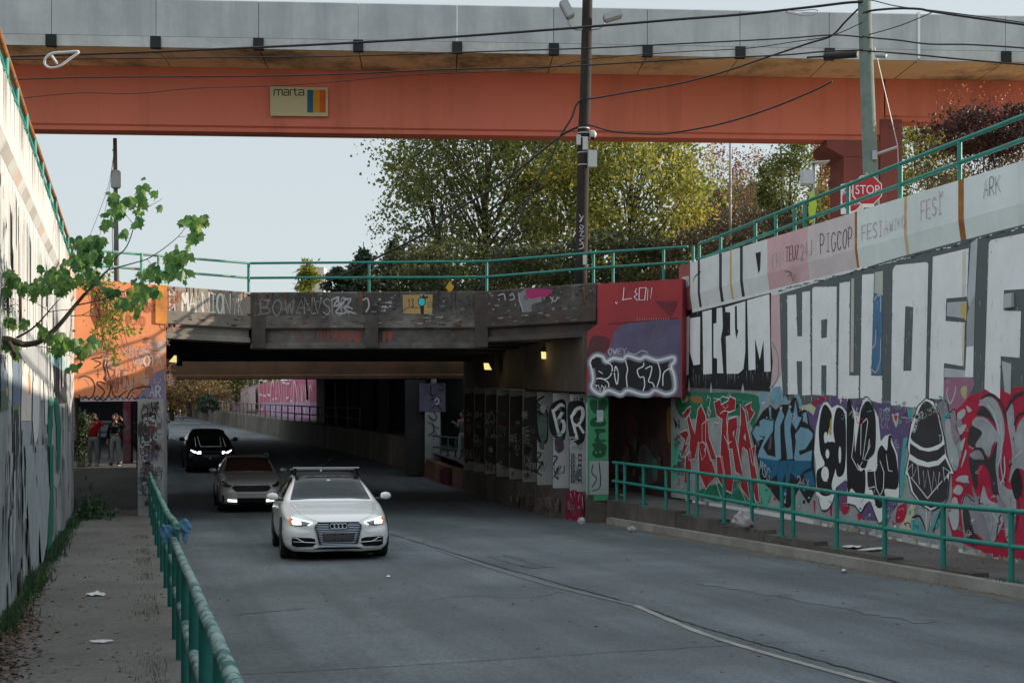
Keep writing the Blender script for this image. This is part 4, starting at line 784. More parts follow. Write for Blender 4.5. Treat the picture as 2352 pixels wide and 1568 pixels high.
g = Graff(PW,.0165,.00002); rdp = random.Random(90)      # ragged roller edges and scuffs on the big letters
HL = [[(758,470),(817,463),(825,742),(857,742),(858,447),(910,440),(915,1132),(857,1135),(857,908),(820,908),(828,1128),(762,1128)],[(925,425),(1088,410),(1085,1138),(1018,1132),(1020,935),(986,935),(985,1135),(925,1130)],[(985,632),(1025,626),(1022,750),(985,755)],[(1107,388),(1177,376),(1172,1003),(1237,1003),(1235,1155),(1097,1158)],[(1258,332),(1338,324),(1318,1003),(1393,1006),(1390,1190),(1245,1150)],[(1470,285),(1690,247),(1680,1205),(1450,1200)],[(1547,540),(1600,548),(1587,972),(1533,972)],[(1730,212),(1970,155),(1958,478),(1820,490),(1815,640),(1945,650),(1930,940),(1805,920),(1800,1165),(1705,1155)],[(2105,118),(2340,60)],[(2205,435),(2205,570),(2320,575),(2310,885),(2185,875),(2178,1160),(2075,1090),(2105,118)]]
for P_ in HL:
    for a,b in zip(P_,P_[1:]+P_[:1]):
        n_ = int(math.hypot(b[0]-a[0],b[1]-a[1])/60)
        for i in range(n_):
            t_ = rdp.random(); x,y = lerp(a[0],b[0],t_),lerp(a[1],b[1],t_); r_ = rdp.uniform(1.2,3.4); e_ = (b[0]-a[0])/max(1,math.hypot(b[0]-a[0],b[1]-a[1])); ex,ey = (r_*2.5,r_*.7) if abs(e_)>.5 else (r_*.7,r_*3)
            g.fill('F',[(x-ex,y-ey*.4),(x+ex*.3,y-ey),(x+ex,y+ey*.2),(x-ex*.2,y+ey)],rdp.choice([WHT,GRY,GRY,PAL]))
for i in range(150):
    x = rdp.uniform(60,2330); y = rdp.uniform(500,1080); g.stroke('F',[(x,y),(x+rdp.uniform(-5,5),y+rdp.uniform(10,60))],rdp.uniform(2,7),paint((.57,.59,.60)) if rdp.random()<.75 else paint((.46,.47,.47)),smooth=False,taper=True)
g.into(bpy.data.objects['block_lettering'])
g = Graff(PW,.0125,.00002)
for i in range(260):            # older sprayed marks showing between the pieces
    c_,x0,x1,y0,y1 = rdp.choice((('M',0,1829,60,330),('M',0,1829,950,1250),('N',0,900,100,300),('N',0,900,1000,1280),('N',900,1560,300,1400)))
    x,y = rdp.uniform(x0,x1),rdp.uniform(y0,y1); mt = rdp.choice([WHT,PAL,SIL,PURP,TEALP,CRIM,BLK,CREAM,BLU,LGRN,PINK])
    if rdp.random()<.6: g.stroke(c_,[(x+rdp.uniform(-1,1)*34,y+rdp.uniform(-1,1)*34) for _ in range(rdp.randint(3,5))],rdp.uniform(3,8),mt)
    else: r_ = rdp.uniform(6,22); g.fill(c_,[(x+r_*rdp.uniform(.5,1)*math.cos(a),y+r_*1.2*rdp.uniform(.5,1)*math.sin(a)) for a in (0,.9,1.8,2.7,3.6,4.5,5.4)],mt,True)
g.into(bpy.data.objects['background_colours'])
g = Graff(PW,.018); rdp = random.Random(91)
for c_,x0,x1,y0,y1,cols in (('M',120,860,820,1080,[REDP,DRED,WHT,GRN]),('M',880,1460,800,1080,[DBLU,BLK,BLU]),('N',0,450,900,1080,[BLK,WHT,PURP]),('N',540,900,1000,1150,[WHT,BLK]),('N',930,1540,900,1300,[CRIM,CHAR,PAL,SIL]),('F',760,1400,1120,1160,[WHT,PAL]),('F',60,640,960,1010,[WHT,PAL])):
    for _ in range(26):
        x = rdp.uniform(x0,x1); y_ = rdp.uniform(y0,y1); g.stroke(c_,[(x,y_),(x+rdp.uniform(-2,2),y_+rdp.uniform(15,90))],rdp.uniform(2,5),rdp.choice(cols),smooth=False,taper=True)
g.build('paint_drips',RW)
g = Graff(PW,.0175)
for p in ([(1090,600),(1140,560),(1190,570),(1220,640),(1180,640),(1130,640)],[(1330,960),(1380,1000),(1440,1120),(1400,1200),(1360,1100)],[(1110,880),(1150,960),(1180,1080),(1140,1040)],[(960,300),(1010,280),(1020,340),(980,350)],[(1480,460),(1500,640),(1470,720)],[(900,1120),(960,1140),(985,1240),(940,1270)]): g.fill('N',p,rdp.choice([SW1,SIL,PAL,SW2]),True)
for p in ([(1180,120),(1260,110),(1340,180)],[(1130,300),(1200,280),(1270,310)],[(1380,560),(1370,700),(1400,860)],[(1420,980),(1470,1100),(1450,1220)],[(1240,1060),(1290,1180),(1270,1300)]): g.stroke('N',p,18,SIL)
g.build('swirl_highlights',RW)
# ---- left wall: dripping paint
g = Graff(PV,.004)
wl = paint((.55,.56,.565),.12,.75,.3,(.38,.40,.41)); gl = paint((.36,.38,.40)); gd_ = paint((.12,.14,.15)); lp = paint((.33,.38,.40),.35)
def yu(Y): return (Vector((XV(Y),Y,0))-PV.p).dot(PV.d)
y = 11.6; rl = random.Random(21)
while y < 30.3:
    w_ = rl.uniform(.25,.7); zb = interp(y,[(12,3.3),(16,3.1),(20,3.1),(24,3.4),(30,2.6)])+rl.uniform(-.5,.25)  # white stops near the shadow line, leaving the darker wall as painted shade
    g.fill_uv([(yu(y),zwl(y)-.76),(yu(y+w_*.94),zwl(y)-.76),(yu(y+w_*.9),zb+rl.uniform(0,.5)),(yu(y+w_*.6),zb-rl.uniform(0,.4)),(yu(y+.02),zb)], wl if rl.random()<.8 else paint((.56,.57,.57)))
    if rl.random()<.55: a = y+w_*.95; zz=rl.uniform(3,4.4); g.fill_uv([(yu(a),zwl(y)-.9),(yu(a+.05+rl.random()*.05),zwl(y)-.9),(yu(a+.04),zz),(yu(a),zz-.2)],gl if rl.random()<.6 else gd_)
    y += w_
for i in range(150):
    a = rl.uniform(11.3,30.2); z1_ = zwl(a)-.78-rl.uniform(0,.5); z0_ = z1_-rl.uniform(.4,1.9); g.stroke_uv([(yu(a),z1_),(yu(a)+rl.uniform(-.01,.01),z0_)],rl.uniform(.015,.07),rl.choice([gl,paint((.42,.44,.45)),paint((.46,.46,.45)),gd_]),smooth=False,taper=True)
for i in range(26):
    a = rl.uniform(12,29.5); z1_ = rl.uniform(3.4,4.8); w_ = rl.uniform(.15,.5); g.fill_uv([(yu(a),z1_),(yu(a+w_),z1_-.1),(yu(a+w_),z1_-rl.uniform(.4,.9)),(yu(a+.03),z1_-rl.uniform(.3,.8))],rl.choice([paint((.43,.45,.46)),paint((.48,.49,.49)),paint((.5,.44,.41))]))
g.build('white_drips',LW)
g = Graff(PVp,.004,.00003)
for i in range(120):
    a = rl.uniform(10.8,30.2); z1_ = zwl(a)-.01; g.stroke_uv([(yu(a),z1_),(yu(a)+rl.uniform(-.01,.01),z1_-rl.uniform(.15,.58))],rl.uniform(.015,.08),rl.choice([paint((.42,.44,.45)),paint((.40,.34,.30)),gl,paint((.5,.36,.30))]),smooth=False,taper=True)
g.build('grey_drips',LW)
g = Graff(PV,.009)
Qs = [([(0,140),(30,160),(60,330),(40,520),(0,520)],paint((.16,.22,.28))),([(60,150),(95,140),(105,330),(95,560),(70,560)],PAL),([(105,190),(175,240),(180,600),(140,640),(110,600)],paint((.14,.19,.26))),([(0,480),(50,470),(70,640),(0,660)],paint((.10,.15,.11))),([(100,600),(160,600),(170,760),(115,740)],paint((.14,.20,.12))),
 ([(180,745),(190,350),(210,230),(235,220),(260,330),(275,500),(272,745)],paint((.66,.60,.57))),([(242,300),(260,340),(270,480),(252,520)],ORA),([(285,740),(290,400),(330,300),(350,310),(345,740),(330,930),(300,930)],wl),([(355,310),(374,300),(380,560),(355,560)],wl),([(388,400),(405,295),(422,330),(418,770),(400,780)],wl),([(45,455),(62,448),(60,520),(48,520)],YEL),
 ([(180,750),(275,750),(278,1100),(255,1620),(213,1620),(190,1200)],lp),([(298,930),(352,940),(347,1620),(288,1620)],lp),([(378,900),(420,850),(432,1620),(390,1620)],lp),([(108,655),(150,640),(168,900),(130,1400),(108,1300)],paint((.05,.055,.06),.4,wear=.6)),([(258,1000),(272,820),(300,1000),(282,1200)],gd_),([(345,1010),(352,1240),(325,1420),(328,1260)],gd_),
 ([(418,740),(440,560),(472,560),(458,900),(442,1250),(462,1620),(425,1620)],paint((.012,.15,.095))),([(480,600),(500,470),(520,560),(542,800),(532,1180),(505,1200),(500,800)],paint((.012,.15,.095))),([(430,560),(460,520),(475,600),(440,610)],LGRN),([(468,240),(592,310),(594,582),(520,592),(480,480)],paint((.03,.036,.04))),([(430,130),(480,80),(560,110),(588,320),(468,240)],paint((.20,.42,.46))),
 ([(160,120),(280,85),(430,170),(460,300),(440,450),(300,300),(200,200)],gl),([(450,1230),(500,1215),(545,1240),(525,1300),(500,1350),(460,1300)],lp),([(640,80),(692,50),(692,880),(664,930),(650,500)],paint((.50,.36,.33))),([(595,300),(640,320),(640,620),(600,600)],paint((.30,.34,.36)))]
for p,mt in Qs: g.fill('Q',p,mt)
for i in range(70):
    x = rl.uniform(5,650); y0 = rl.uniform(600,1500); g.fill('Q',[(x,y0),(x+rl.uniform(2,7),y0-10),(x+rl.uniform(3,9),y0+rl.uniform(40,200)),(x+1,y0+rl.uniform(60,260))],rl.choice([lp,gd_,paint((.05,.055,.06),.4,wear=.6),gl]))
for i in range(40):
    zx = rl.uniform(5,300); y0 = rl.uniform(20,1000); g.fill('G',[(zx,y0),(zx+rl.uniform(4,14),y0-20),(zx+rl.uniform(6,16),y0+rl.uniform(60,300)),(zx+2,y0+rl.uniform(100,330))],rl.choice([lp,gd_,lp,gl,paint((.05,.055,.06),.4,wear=.6)]))
g.fill('G',[(150,-20),(200,-20),(250,400),(240,800),(195,900),(170,400)],lp); g.fill('G',[(225,-20),(285,-20),(320,300),(300,640),(265,800),(240,400)],lp); g.fill('G',[(318,-20),(345,-20),(345,560),(320,700),(300,720),(322,300)],paint((.012,.15,.095)))
g.build('drip_painting',LW)

# ---- orange abutment
g = Graff(LA,.004); OB = paint((.05,.03,.03)); OG = paint((.45,.33,.30)); OW = paint((.62,.50,.44))
g.fill('Q',[(690,20),(830,30),(960,40),(1010,100),(860,140),(760,200),(690,150)],paint((.42,.16,.10))); g.fill('D',[(610,450),(720,460),(720,640),(640,700),(600,600)],paint((.20,.05,.03)))
g.fill('Q',[(715,530),(1485,535),(1485,566),(720,572)],paint((.48,.40,.44))); g.fill('Q',[(1345,330),(1485,270),(1485,556),(1180,556),(1330,430)],paint((.20,.17,.26)),False)
for p,wd in (([(825,192),(880,182),(935,180),(928,250),(950,330),(935,370),(985,400)],16),([(965,200),(955,260),(985,370),(990,430)],12),([(845,205),(905,228),(845,272)],10),([(878,285),(878,358)],7),([(858,328),(900,328)],7),([(700,365),(760,345),(820,370),(848,430),(838,500),(800,542),(735,530)],10),([(840,520),(865,560),(895,540),(935,480),(868,412),(900,395),(940,412)],12),([(895,545),(935,560),(980,500),(992,430)],12),([(1000,425),(1010,500),(1050,530),(1140,470)],10),([(1140,545),(1160,490),(1200,460),(1300,440),(1350,450),(1340,540)],12),([(950,80),(925,110),(965,130),(935,165),(970,150),(940,80)],9)): g.stroke('Q',p,wd,OB)
zz = [(705,512)]+[(715+i*26,(556 if i%2 else 520)+(12 if i%4==0 else 0)) for i in range(26)]
g.stroke('Q',zz,13,OB,smooth=False)
for p,wd in (([(700,380),(760,370),(800,430),(740,470)],7),([(1060,350),(1080,270),(1130,280),(1100,350),(1130,400),(1080,470)],9),([(1160,440),(1200,330),(1230,420)],9),([(1330,340),(1240,370),(1290,400),(1240,420)],9)): g.stroke('Q',p,wd,OG)
g.text('Q','VVOTA',(1180,250),(1455,250),(0,-85),15,OW,.15,seed=20); g.text('Q','SON',(1110,145),(1240,145),(0,-80),7,OG,.2,seed=21); g.text('Q','AR',(1340,530),(1450,530),(0,-95),14,paint((.45,.44,.5)),.25,seed=22); g.text('Q','U',(1380,405),(1450,405),(0,-40),7,OG,.2)
g.text('O','NDOSXI',(810,1030),(1210,1020),(0,-120),9,OW,.35,seed=23)
g.build('black_outline_graffiti',BR)
# ---- bridge parapets
PL = Wall(L1,L2); PM = Wall(L2,M2); PR = Wall(M2,R1)
g = Graff(PL,.004); g.text('D','MANNION',(1215,570),(1540,590),(0,-125),15,paint((.66,.66,.62)),.12,seed=24)
for ch,yy in (('B',488),('L',528),('M',572)): g.text('D',ch,(1130,yy),(1172,yy+2),(0,-48),7,paint((.6,.58,.54)),.1)
g.text('D','YK',(1555,600),(1625,598),(0,-110),7,paint((.5,.5,.48)),.3,seed=25); g.fill('D',[(1055,420),(1110,430),(1110,570),(1060,560)],paint((.40,.14,.06))); g.build('white_tag',BR)
g = Graff(PM,.004); GH = paint((.25,.25,.25)); GH2 = paint((.40,.41,.42))
g.text('D','BOWA',(1740,595),(2060,590),(0,-95),10,paint((.19,.185,.18)),.25,seed=26); g.text('D','NVSER',(2030,590),(2340,600),(0,-105),9,GH,.15,seed=27)
for p in ([(2210,500),(2260,480),(2230,540),(2290,520),(2240,580),(2300,590)],[(2290,490),(2340,500),(2300,560),(2350,580)]): g.stroke('D',p,9,GH2)
g.stroke('D',[(2170,655),(2230,635),(2220,660),(2260,640),(2290,660)],5,GH2)
g.build('faded_lettering',BR); g = Graff(PM,.004)
for p in ([(0,480),(20,540),(50,500),(90,490)],[(20,560),(60,540),(100,560)],[(10,600),(70,580),(120,590)],[(170,500),(200,490),(210,540),(190,580)]): g.stroke('E',p,10,GH2)
g.build('white_scrawl',BR); g = Graff(PM,.004)
for i in range(26):
    x = 275+(i*37)%95; y0 = 490+(i*53)%80; g.fill('E',[(x,y0),(x+14,y0),(x+14,y0+11),(x,y0+11)],rl.choice([GH,GH2,paint((.08,.08,.085)),paint((.12,.12,.12))]))
g.build('mosaic_tag',BR); g = Graff(PM,.004)
g.fill('E',[(435,466),(636,462),(630,594),(438,590)],paint((.42,.29,.12),.3)); g.fill('E',[(562+28*math.cos(a*.45),512+32*math.sin(a*.45)) for a in range(14)],BLK); g.fill('E',[(562+22*math.cos(a*.45),512+26*math.sin(a*.45)) for a in range(14)],paint((.05,.5,.55)))
g.fill('E',[(550,540),(578,538),(576,592),(556,594)],BLK); g.fill('E',[(540,465),(560,480),(575,462),(585,480),(605,470),(600,492),(560,488)],BLK)
for yy in (518,532,546): g.stroke('E',[(598,yy),(638,yy-2)],5,BLK,smooth=False)
g.text('E','13',(470,545),(515,545),(0,-50),5,BLK,.3); g.stroke('E',[(425,585),(470,550),(520,552),(550,548)],4,BLK)
g.build('yellow_panel_tag',BR)
g = Graff(PR,.004)
g.fill('E',[(1215,470),(1230,440),(1280,430),(1350,470),(1360,510),(1300,530),(1290,590),(1240,600),(1230,540)],paint((.22,.225,.24),.3),True); g.fill('E',[(1245,470),(1275,460),(1270,500),(1240,500)],paint((.12,.12,.13))); g.fill('E',[(1262,432),(1420,428),(1410,470),(1350,480),(1280,490)],paint((.38,.03,.13)),True)
g.build('skull_tag',BR); g = Graff(PR,.006)
for p in ([(1075,470),(1110,460),(1120,500)],[(1150,470),(1170,460),(1180,490),(1150,500)],[(1420,480),(1450,510),(1470,480)],[(1210,450),(1215,500),(1240,580),(1240,610),(1310,620),(1320,595)],[(1430,520),(1440,480)]): g.stroke('E',p,8,GH2)
g.build('white_scrawl',BR)
g = Graff(Wall((L2[0],33.40),(M2[0],33.15)),.004)
for a,b in ((1980,1995),(2115,2335)):
    x = a
    while x < b: g.fill('D',[(x,705),(x+rl.uniform(8,20),705),(x+rl.uniform(6,16),705+rl.uniform(30,110)),(x+2,705+rl.uniform(20,80))],paint((.30,.085,.065),.3)); x += 22
g.into(GM[1]); g = Graff(Wall((L2[0],33.40),(M2[0],33.15)),.004)
for x in (0,30,70,110,130,300,330,345): g.fill('E',[(x,710),(x+25,710),(x+22,710+rl.uniform(50,100)),(x+3,710+rl.uniform(30,90))],paint((.30,.085,.065),.3))
g.into(GM[1])
# scuffs, lime leaks and rust runs on the bridge faces
rs_ = random.Random(17); SC=[paint((.22,.215,.21)),paint((.16,.15,.145)),paint((.30,.29,.28)),paint((.03,.026,.024)),paint((.035,.03,.028))]; RU=[paint((.13,.05,.025)),paint((.09,.04,.025)),paint((.17,.075,.035))]
for W_,a_,b_,nm in ((PL,L1,L2,GL),(PM,L2,M2,GM),(PR,M2,R1,GR)):
    ln_ = math.hypot(b_[0]-a_[0],b_[1]-a_[1]); g = Graff(W_,.002,.00002)
    for i in range(int(ln_*16)):
        u = rs_.uniform(.05,ln_-.1); z_ = rs_.uniform(5.32,5.9); w_ = rs_.uniform(.02,.16); h_ = rs_.uniform(.01,.07)
        g.fill_uv(crom([Vector((u,z_)),Vector((u+w_,z_+rs_.uniform(-.02,.02))),Vector((u+w_*.8,z_-h_)),Vector((u+w_*.2,z_-h_*.8))],2,True),rs_.choice(SC))
    for i in range(int(ln_*5)):
        u = rs_.uniform(.05,ln_-.1); z_ = rs_.choice([5.9,5.9,5.7]); g.stroke_uv([(u,z_),(u+rs_.uniform(-.02,.02),z_-rs_.uniform(.1,.5))],rs_.uniform(.02,.07),rs_.choice(RU+SC[3:]),smooth=False,taper=True)
    g.into(nm[0])
    W2 = Wall(a_,b_,.045); g = Graff(W2,.002,.00002)
    for i in range(int(ln_*9)):
        u = rs_.uniform(.1,ln_-.2); z_ = rs_.uniform(5.02,5.27); w_ = rs_.uniform(.03,.25); g.fill_uv([(u,z_),(u+w_,z_+.01),(u+w_*.8,z_-rs_.uniform(.01,.05)),(u+.01,z_-.02)],rs_.choice(SC+RU))
    g.into(nm[1])
# ---- red abutment face
g = Graff(RA,.005)
g.fill('E',[(1830,780),(1838,720),(1900,665),(2000,640),(2290,620),(2290,1140),(1665,1138),(1690,880),(1740,830),(1800,860)],paint((.13,.11,.19),.3)); g.fill('E',[(1665,880),(1690,760),(1740,735),(1810,760),(1800,830),(1720,900)],paint((.12,.04,.05),.3),True); g.fill('E',[(2120,508),(2268,508),(2255,560),(2222,612)],paint((.16,.03,.04)))
g.stroke('E',[(1810,660),(2000,645),(2270,622)],9,paint((.10,.03,.04)),smooth=False)
for i in range(14): g.stroke('E',[(2000+i*16,636),(2000+i*16,622)],4,paint((.35,.33,.4)),smooth=False)
for i in range(12): g.stroke('E',[(2080+i*7,800-i*2),(2110+i*7,680)],2.2,paint((.20,.16,.22)),smooth=False)
g.build('purple_patch',BR)
g = Graff(RA,.009)
for p in ([(1912,420),(1905,500)],[(1903,499),(1960,490)],[(1995,425),(1985,448),(2002,460),(1980,478),(2000,502)],[(2015,420),(2060,418),(2050,500),(2012,500),(2015,420)],[(2068,500),(2072,425),(2090,490),(2098,420)],[(1855,515),(1862,525),(1868,515)]): g.stroke('E',p,7,WHT,smooth=False)
g.build('white_tag',BR)
g = Graff(RA,.009)
ob = [(1500,260),(1488,200),(1530,150),(1590,160),(1620,200),(1680,172),(1760,182),(1800,150),(1900,180),(1950,160),(2050,190),(2180,162),(2192,200),(2165,240),(2192,330),(2192,440),(2120,472),(2030,440),(1980,472),(1900,470),(1800,440),(1740,475),(1640,440),(1575,475),(1500,420),(1512,350)]
g.stroke('R',ob,60,paint((.22,.22,.28),.3),True); g.stroke('R',ob,34,paint((.42,.44,.49),.25),True); g.fill('R',ob,paint((.022,.024,.028),.4),True); g.stroke('R',ob,12,WHT,True)
for p in ([(1690,290),(1700,240),(1722,300),(1712,390),(1695,340),(1690,290)],[(1780,190),(1800,260),(1790,330),(1800,430)],[(1935,210),(1930,240),(1882,270),(1900,330),(1935,330),(1942,400),(1925,455)],[(1950,260),(2000,240),(1992,310),(1975,365),(2010,380),(2030,430)],[(2050,200),(2072,280),(2065,350),(2040,430)],[(2095,400),(2100,300),(2150,260),(2178,280)],[(1620,200),(1670,240),(1660,310),(1620,345),(1560,340)],[(1520,350),(1580,340),(1640,380),(1635,440)],[(1560,280),(1590,300)]): g.stroke('R',p,9,WHT)
g.stroke('R',[(1660,288),(1718,288)],14,BLK,smooth=False); g.text('R','TVX',(1525,455),(1625,455),(0,-55),8,WHT,.2,seed=28); g.text('R','OWEY',(1640,140),(1800,135),(0,-45),9,paint((.42,.44,.49),.25),.3,seed=29); g.stroke('R',[(1800,120),(1860,140),(1920,110),(1970,125)],9,paint((.42,.44,.49),.25))
g.build('bubble_lettering',BR)
# ---- columns under the right side
def colwall(k): x,Y,_ = COLS[k]; return Wall((x,Y),(x+.44,Y))
g = Graff(colwall(0),.004)
g.fill('R',[(1300,560),(1350,530),(1440,560),(1440,840),(1380,890),(1330,860),(1300,740)],BLK,True); g.stroke('R',[(1330,660),(1375,840)],34,WHT,smooth=False); g.stroke('R',[(1335,660),(1370,600),(1415,590),(1425,650),(1390,720),(1360,730)],30,WHT); g.stroke('R',[(1385,720),(1428,790)],30,WHT,smooth=False)
for i in range(6): g.text('R','BLM',(1328,1003+i*42),(1418,1003+i*42),(0,-34),6,BLK,.2,seed=30+i)
g.text('R','AVO',(1340,935),(1420,935),(0,-45),5,paint((.05,.25,.25)),.2); g.text('R','ELM',(1350,545),(1430,540),(0,-40),7,BLK,.2); g.build('letter_graffiti',BR)
g = Graff(colwall(1),.004)
g.fill('R',[(1145,600),(1200,530),(1280,540),(1280,820),(1230,860),(1150,780)],BLK,True); g.stroke('R',[(1175,610),(1225,815)],34,WHT,smooth=False); g.stroke('R',[(1185,610),(1240,560),(1262,600),(1220,690),(1262,700),(1265,770),(1235,810)],28,WHT)
g.fill('R',[(1190,850),(1250,840),(1265,930),(1210,960)],paint((.10,.06,.11)),True); g.stroke('R',[(1180,990),(1210,1000),(1180,1060),(1220,1080),(1190,1150),(1220,1180)],12,BLK); g.build('letter_graffiti',BR)
g = Graff(colwall(2),.004)
g.fill('R',[(1020,640),(1080,600),(1130,620),(1130,860),(1060,880),(1020,760)],BLK,True); g.fill('R',[(1045,680),(1085,650),(1125,660),(1120,840),(1070,850)],paint((.14,.22,.19)),True); g.stroke('R',[(1040,580),(1110,600),(1040,540),(1100,490)],16,BLK); g.stroke('R',[(1040,960),(1075,970),(1040,1030),(1080,1050),(1045,1120),(1080,1150)],11,BLK); g.build('letter_graffiti',BR)
def scrawl(g, u0, u1, z0, z1, n, cols, seed, sz=(.08,.22), wd=(.008,.022)):
    """a crowd of small overlapping spray tags inside a rectangle of the wall"""
    rq = random.Random(seed); K = list(FONT)[:26]
    for _ in range(n):
        h_ = rq.uniform(*sz); u = rq.uniform(u0,max(u0,u1-h_*1.2)); z_ = rq.uniform(z0,z1-h_); c_ = rq.choice(cols); w_ = rq.uniform(*wd); t_ = rq.random()
        if t_ < .5:
            for q in range(rq.randint(1,4)):
                for st in FONT[rq.choice(K)]:
                    pts = [(u+q*h_*.55+p[0]*h_*.5+rq.uniform(-.1,.1)*h_*.4, z_+p[1]*h_+rq.uniform(-.1,.1)*h_) for p in st]
                    if all(u0-.01 <= p[0] <= u1+.01 for p in pts): g.stroke_uv(pts,w_,c_,smooth=len(pts)>3)
        elif t_ < .8: g.stroke_uv([(min(u1,max(u0,u+h_*.6*math.sin(i*1.9+seed))),z_+h_*.14*i) for i in range(8)],w_*1.2,c_)
        else: g.fill_uv(crom([Vector((min(u1,u+h_*.5*(1+.9*math.cos(a*.9))*rq.uniform(.6,1)),z_+h_*.5*(1+math.sin(a*.9)))) for a in range(7)],3,True),c_)
for k in range(9):
    x,Y,zb = COLS[k]; g = Graff(colwall(k),.008); d_ = [paint((.30,.30,.30)),paint((.20,.19,.19)),paint((.10,.03,.035)),paint((.05,.10,.09)),BLK]
    if k > 2:
        rk = random.Random(k); top_ = lerp(3.2,3.9,k/9); g.fill_uv([(.03,zb+.35+rk.random()*.2),(.44,zb+.3),(.44,top_-.1),(.05,top_-.15)],rk.choice([paint((.035,.03,.03)),paint((.055,.022,.025)),paint((.045,.045,.042))]))  # dark fill paints shade on the front faces, leaving column edges pale
    scrawl(g,.02,.42,zb+.1,zb+2.3,(8 if k<3 else 16),[BLK,CHAR,paint((.10,.14,.16)),PAL] if k<3 else d_,60+k,(.07,.30),(.010,.03)); g.into(COLO[k])
TW = Wall((1.88,31.45),(2.40,31.45)); g = Graff(TW,.004)
for p in ([(1480,540),(1510,515),(1550,530),(1600,515),(1635,545),(1600,620),(1550,640),(1500,610)],[(1490,690),(1550,660),(1615,690),(1600,740),(1500,740)],[(1520,770),(1550,760),(1610,765),(1612,790),(1565,800),(1565,850),(1612,850),(1612,870),(1520,865),(1540,820)],[(1500,890),(1560,870),(1620,900),(1620,950),(1600,990),(1540,1005),(1500,970),(1520,930)]): g.fill('R',p,paint((.012,.07,.035)),True)
g.stroke('R',[(1550,535),(1550,600)],6,paint((.25,.35,.3))); g.fill('R',[(1540,607),(1595,605),(1595,700),(1545,705)],PAL)
for yy in (625,640,655): g.stroke('R',[(1550,yy),(1588,yy)],4,DBLU,smooth=False)
for q in ((1540,700),(1570,705),(1535,960),(1570,955)): g.fill('R',[(q[0]+8*math.cos(a*.8),q[1]+9*math.sin(a*.8)) for a in range(8)],paint((.08,.35,.17)))
g.fill('R',[(1480,1030),(1640,1030),(1640,1310),(1480,1310)],paint((.30,.33,.32))); g.stroke('R',[(1510,1060),(1500,1130),(1540,1180),(1500,1250)],9,BLK); g.stroke('R',[(1560,1040),(1570,1240),(1500,1280)],9,BLK)
g.build('green_totem_graffiti',BR)
m = MB(); m.box((1.872,31.62,1.75),(.02,.34,2.4),paint((.42,.44,.45))); m.build('column_side',None,BR)
BWW = Wall((1.86,31.42),(-1.72,43.95)); g = Graff(BWW,.03)
g.fill('R',[(1300,1290),(1360,1270),(1430,1300),(1445,1400),(1435,1530),(1290,1530),(1280,1440)],paint((.26,.015,.05),.3))
for p in ([(1330,1300),(1345,1360)],[(1365,1290),(1370,1330)],[(1405,1310),(1395,1370)],[(1325,1540),(1330,1500)],[(1430,1330),(1435,1430)],[(1395,1420),(1425,1400)]): g.stroke('R',p,12,WHT,taper=True)
g.build('red_patch',BR)
RTW = Wall((XW(30.4)+.02,30.4),(XW(44)+.02,44)); g = Graff(RTW,.01)
g.fill('R',[(2130,620),(2165,600),(2160,860),(2135,840)],paint((.22,.12,.02)),True); g.fill('R',[(1900,930),(1960,905),(2000,960),(2050,1080),(2040,1200),(1900,1200)],paint((.09,.10,.10)),True); g.fill('R',[(2010,1010),(2050,1040),(2040,1150),(2000,1130)],paint((.05,.16,.15)),True); g.stroke('R',[(1985,1230),(1995,1180),(2030,1240)],9,BLK); g.fill('R',[(1760,680),(1860,660),(1900,850),(1800,880)],paint((.12,.03,.03)),True); g.build('dim_graffiti',BR)
# ---- pier left, pier beyond, ramp wall
PLF = Wall((-9.27,31.25),(-8.60,31.25)); g = Graff(PLF,.004)
g.fill('L',[(990,270),(1180,250),(1200,330),(1000,350)],BLK); g.fill('L',[(950,390),(1150,360),(1200,500),(1180,800),(1130,900),(980,880),(960,600)],paint((.05,.052,.055),.3),True)
lo = [(1000,440),(1040,400),(1080,450),(1010,480),(990,540),(1080,540),(1090,500),(1010,510),(1000,600),(1080,610),(1110,560),(1000,570),(1000,660),(1100,660),(1110,620),(1010,640),(980,740),(1090,700),(1120,780),(1000,820),(980,880),(1040,940),(1100,900),(1060,850),(990,880)]
g.stroke('L',lo,17,paint((.55,.57,.58))); g.stroke('L',[(1010,370),(1100,330),(1180,380),(1190,450),(1150,480),(1190,560),(1150,600),(1200,640)],13,paint((.48,.5,.52)))
g.build('white_loop_tag',BR); g = Graff(PLF,.008)
g.text('L','JAVIER',(1045,155),(1240,140),(0,-45),8,BLK,.2,seed=40); g.text('L','LESTER',(1030,210),(1210,200),(0,-50),6,paint((.18,.19,.2)),.2,seed=41); g.text('L','SAVILL',(970,1110),(1230,1120),(0,-70),8,BLK,.3,seed=42); g.text('L','BLN',(1000,1420),(1120,1420),(0,-70),8,BLK,.3,seed=43); g.text('L','SHE',(970,1220),(1100,1230),(0,-55),7,BLK,.3,seed=44)
g.build('marker_names',BR)
g = Graff(PLF,.002); scrawl(g,.02,.65,.3,3.0,70,[BLK,CHAR,paint((.36,.38,.39)),paint((.12,.08,.13)),paint((.16,.05,.05)),paint((.08,.13,.15))],71,(.08,.28),(.010,.026)); g.into(PIERL)
g = Graff(LA,.002); scrawl(g,.75,2.95,3.1,4.6,34,[paint((.42,.17,.11)),paint((.55,.33,.24)),paint((.30,.11,.08)),paint((.5,.36,.33))],72,(.12,.4),(.012,.03)); scrawl(g,.75,2.95,4.7,5.85,12,[paint((.50,.22,.14)),paint((.40,.12,.06))],73,(.15,.4),(.015,.03)); g.into(ABL)
g = Graff(BWW,.04,.0004); scrawl(g,.1,7,.1,.6,26,[paint((.18,.14,.12)),paint((.05,.04,.035)),paint((.13,.05,.04)),paint((.22,.2,.18))],74,(.1,.3),(.015,.04)); g.into(BWO)
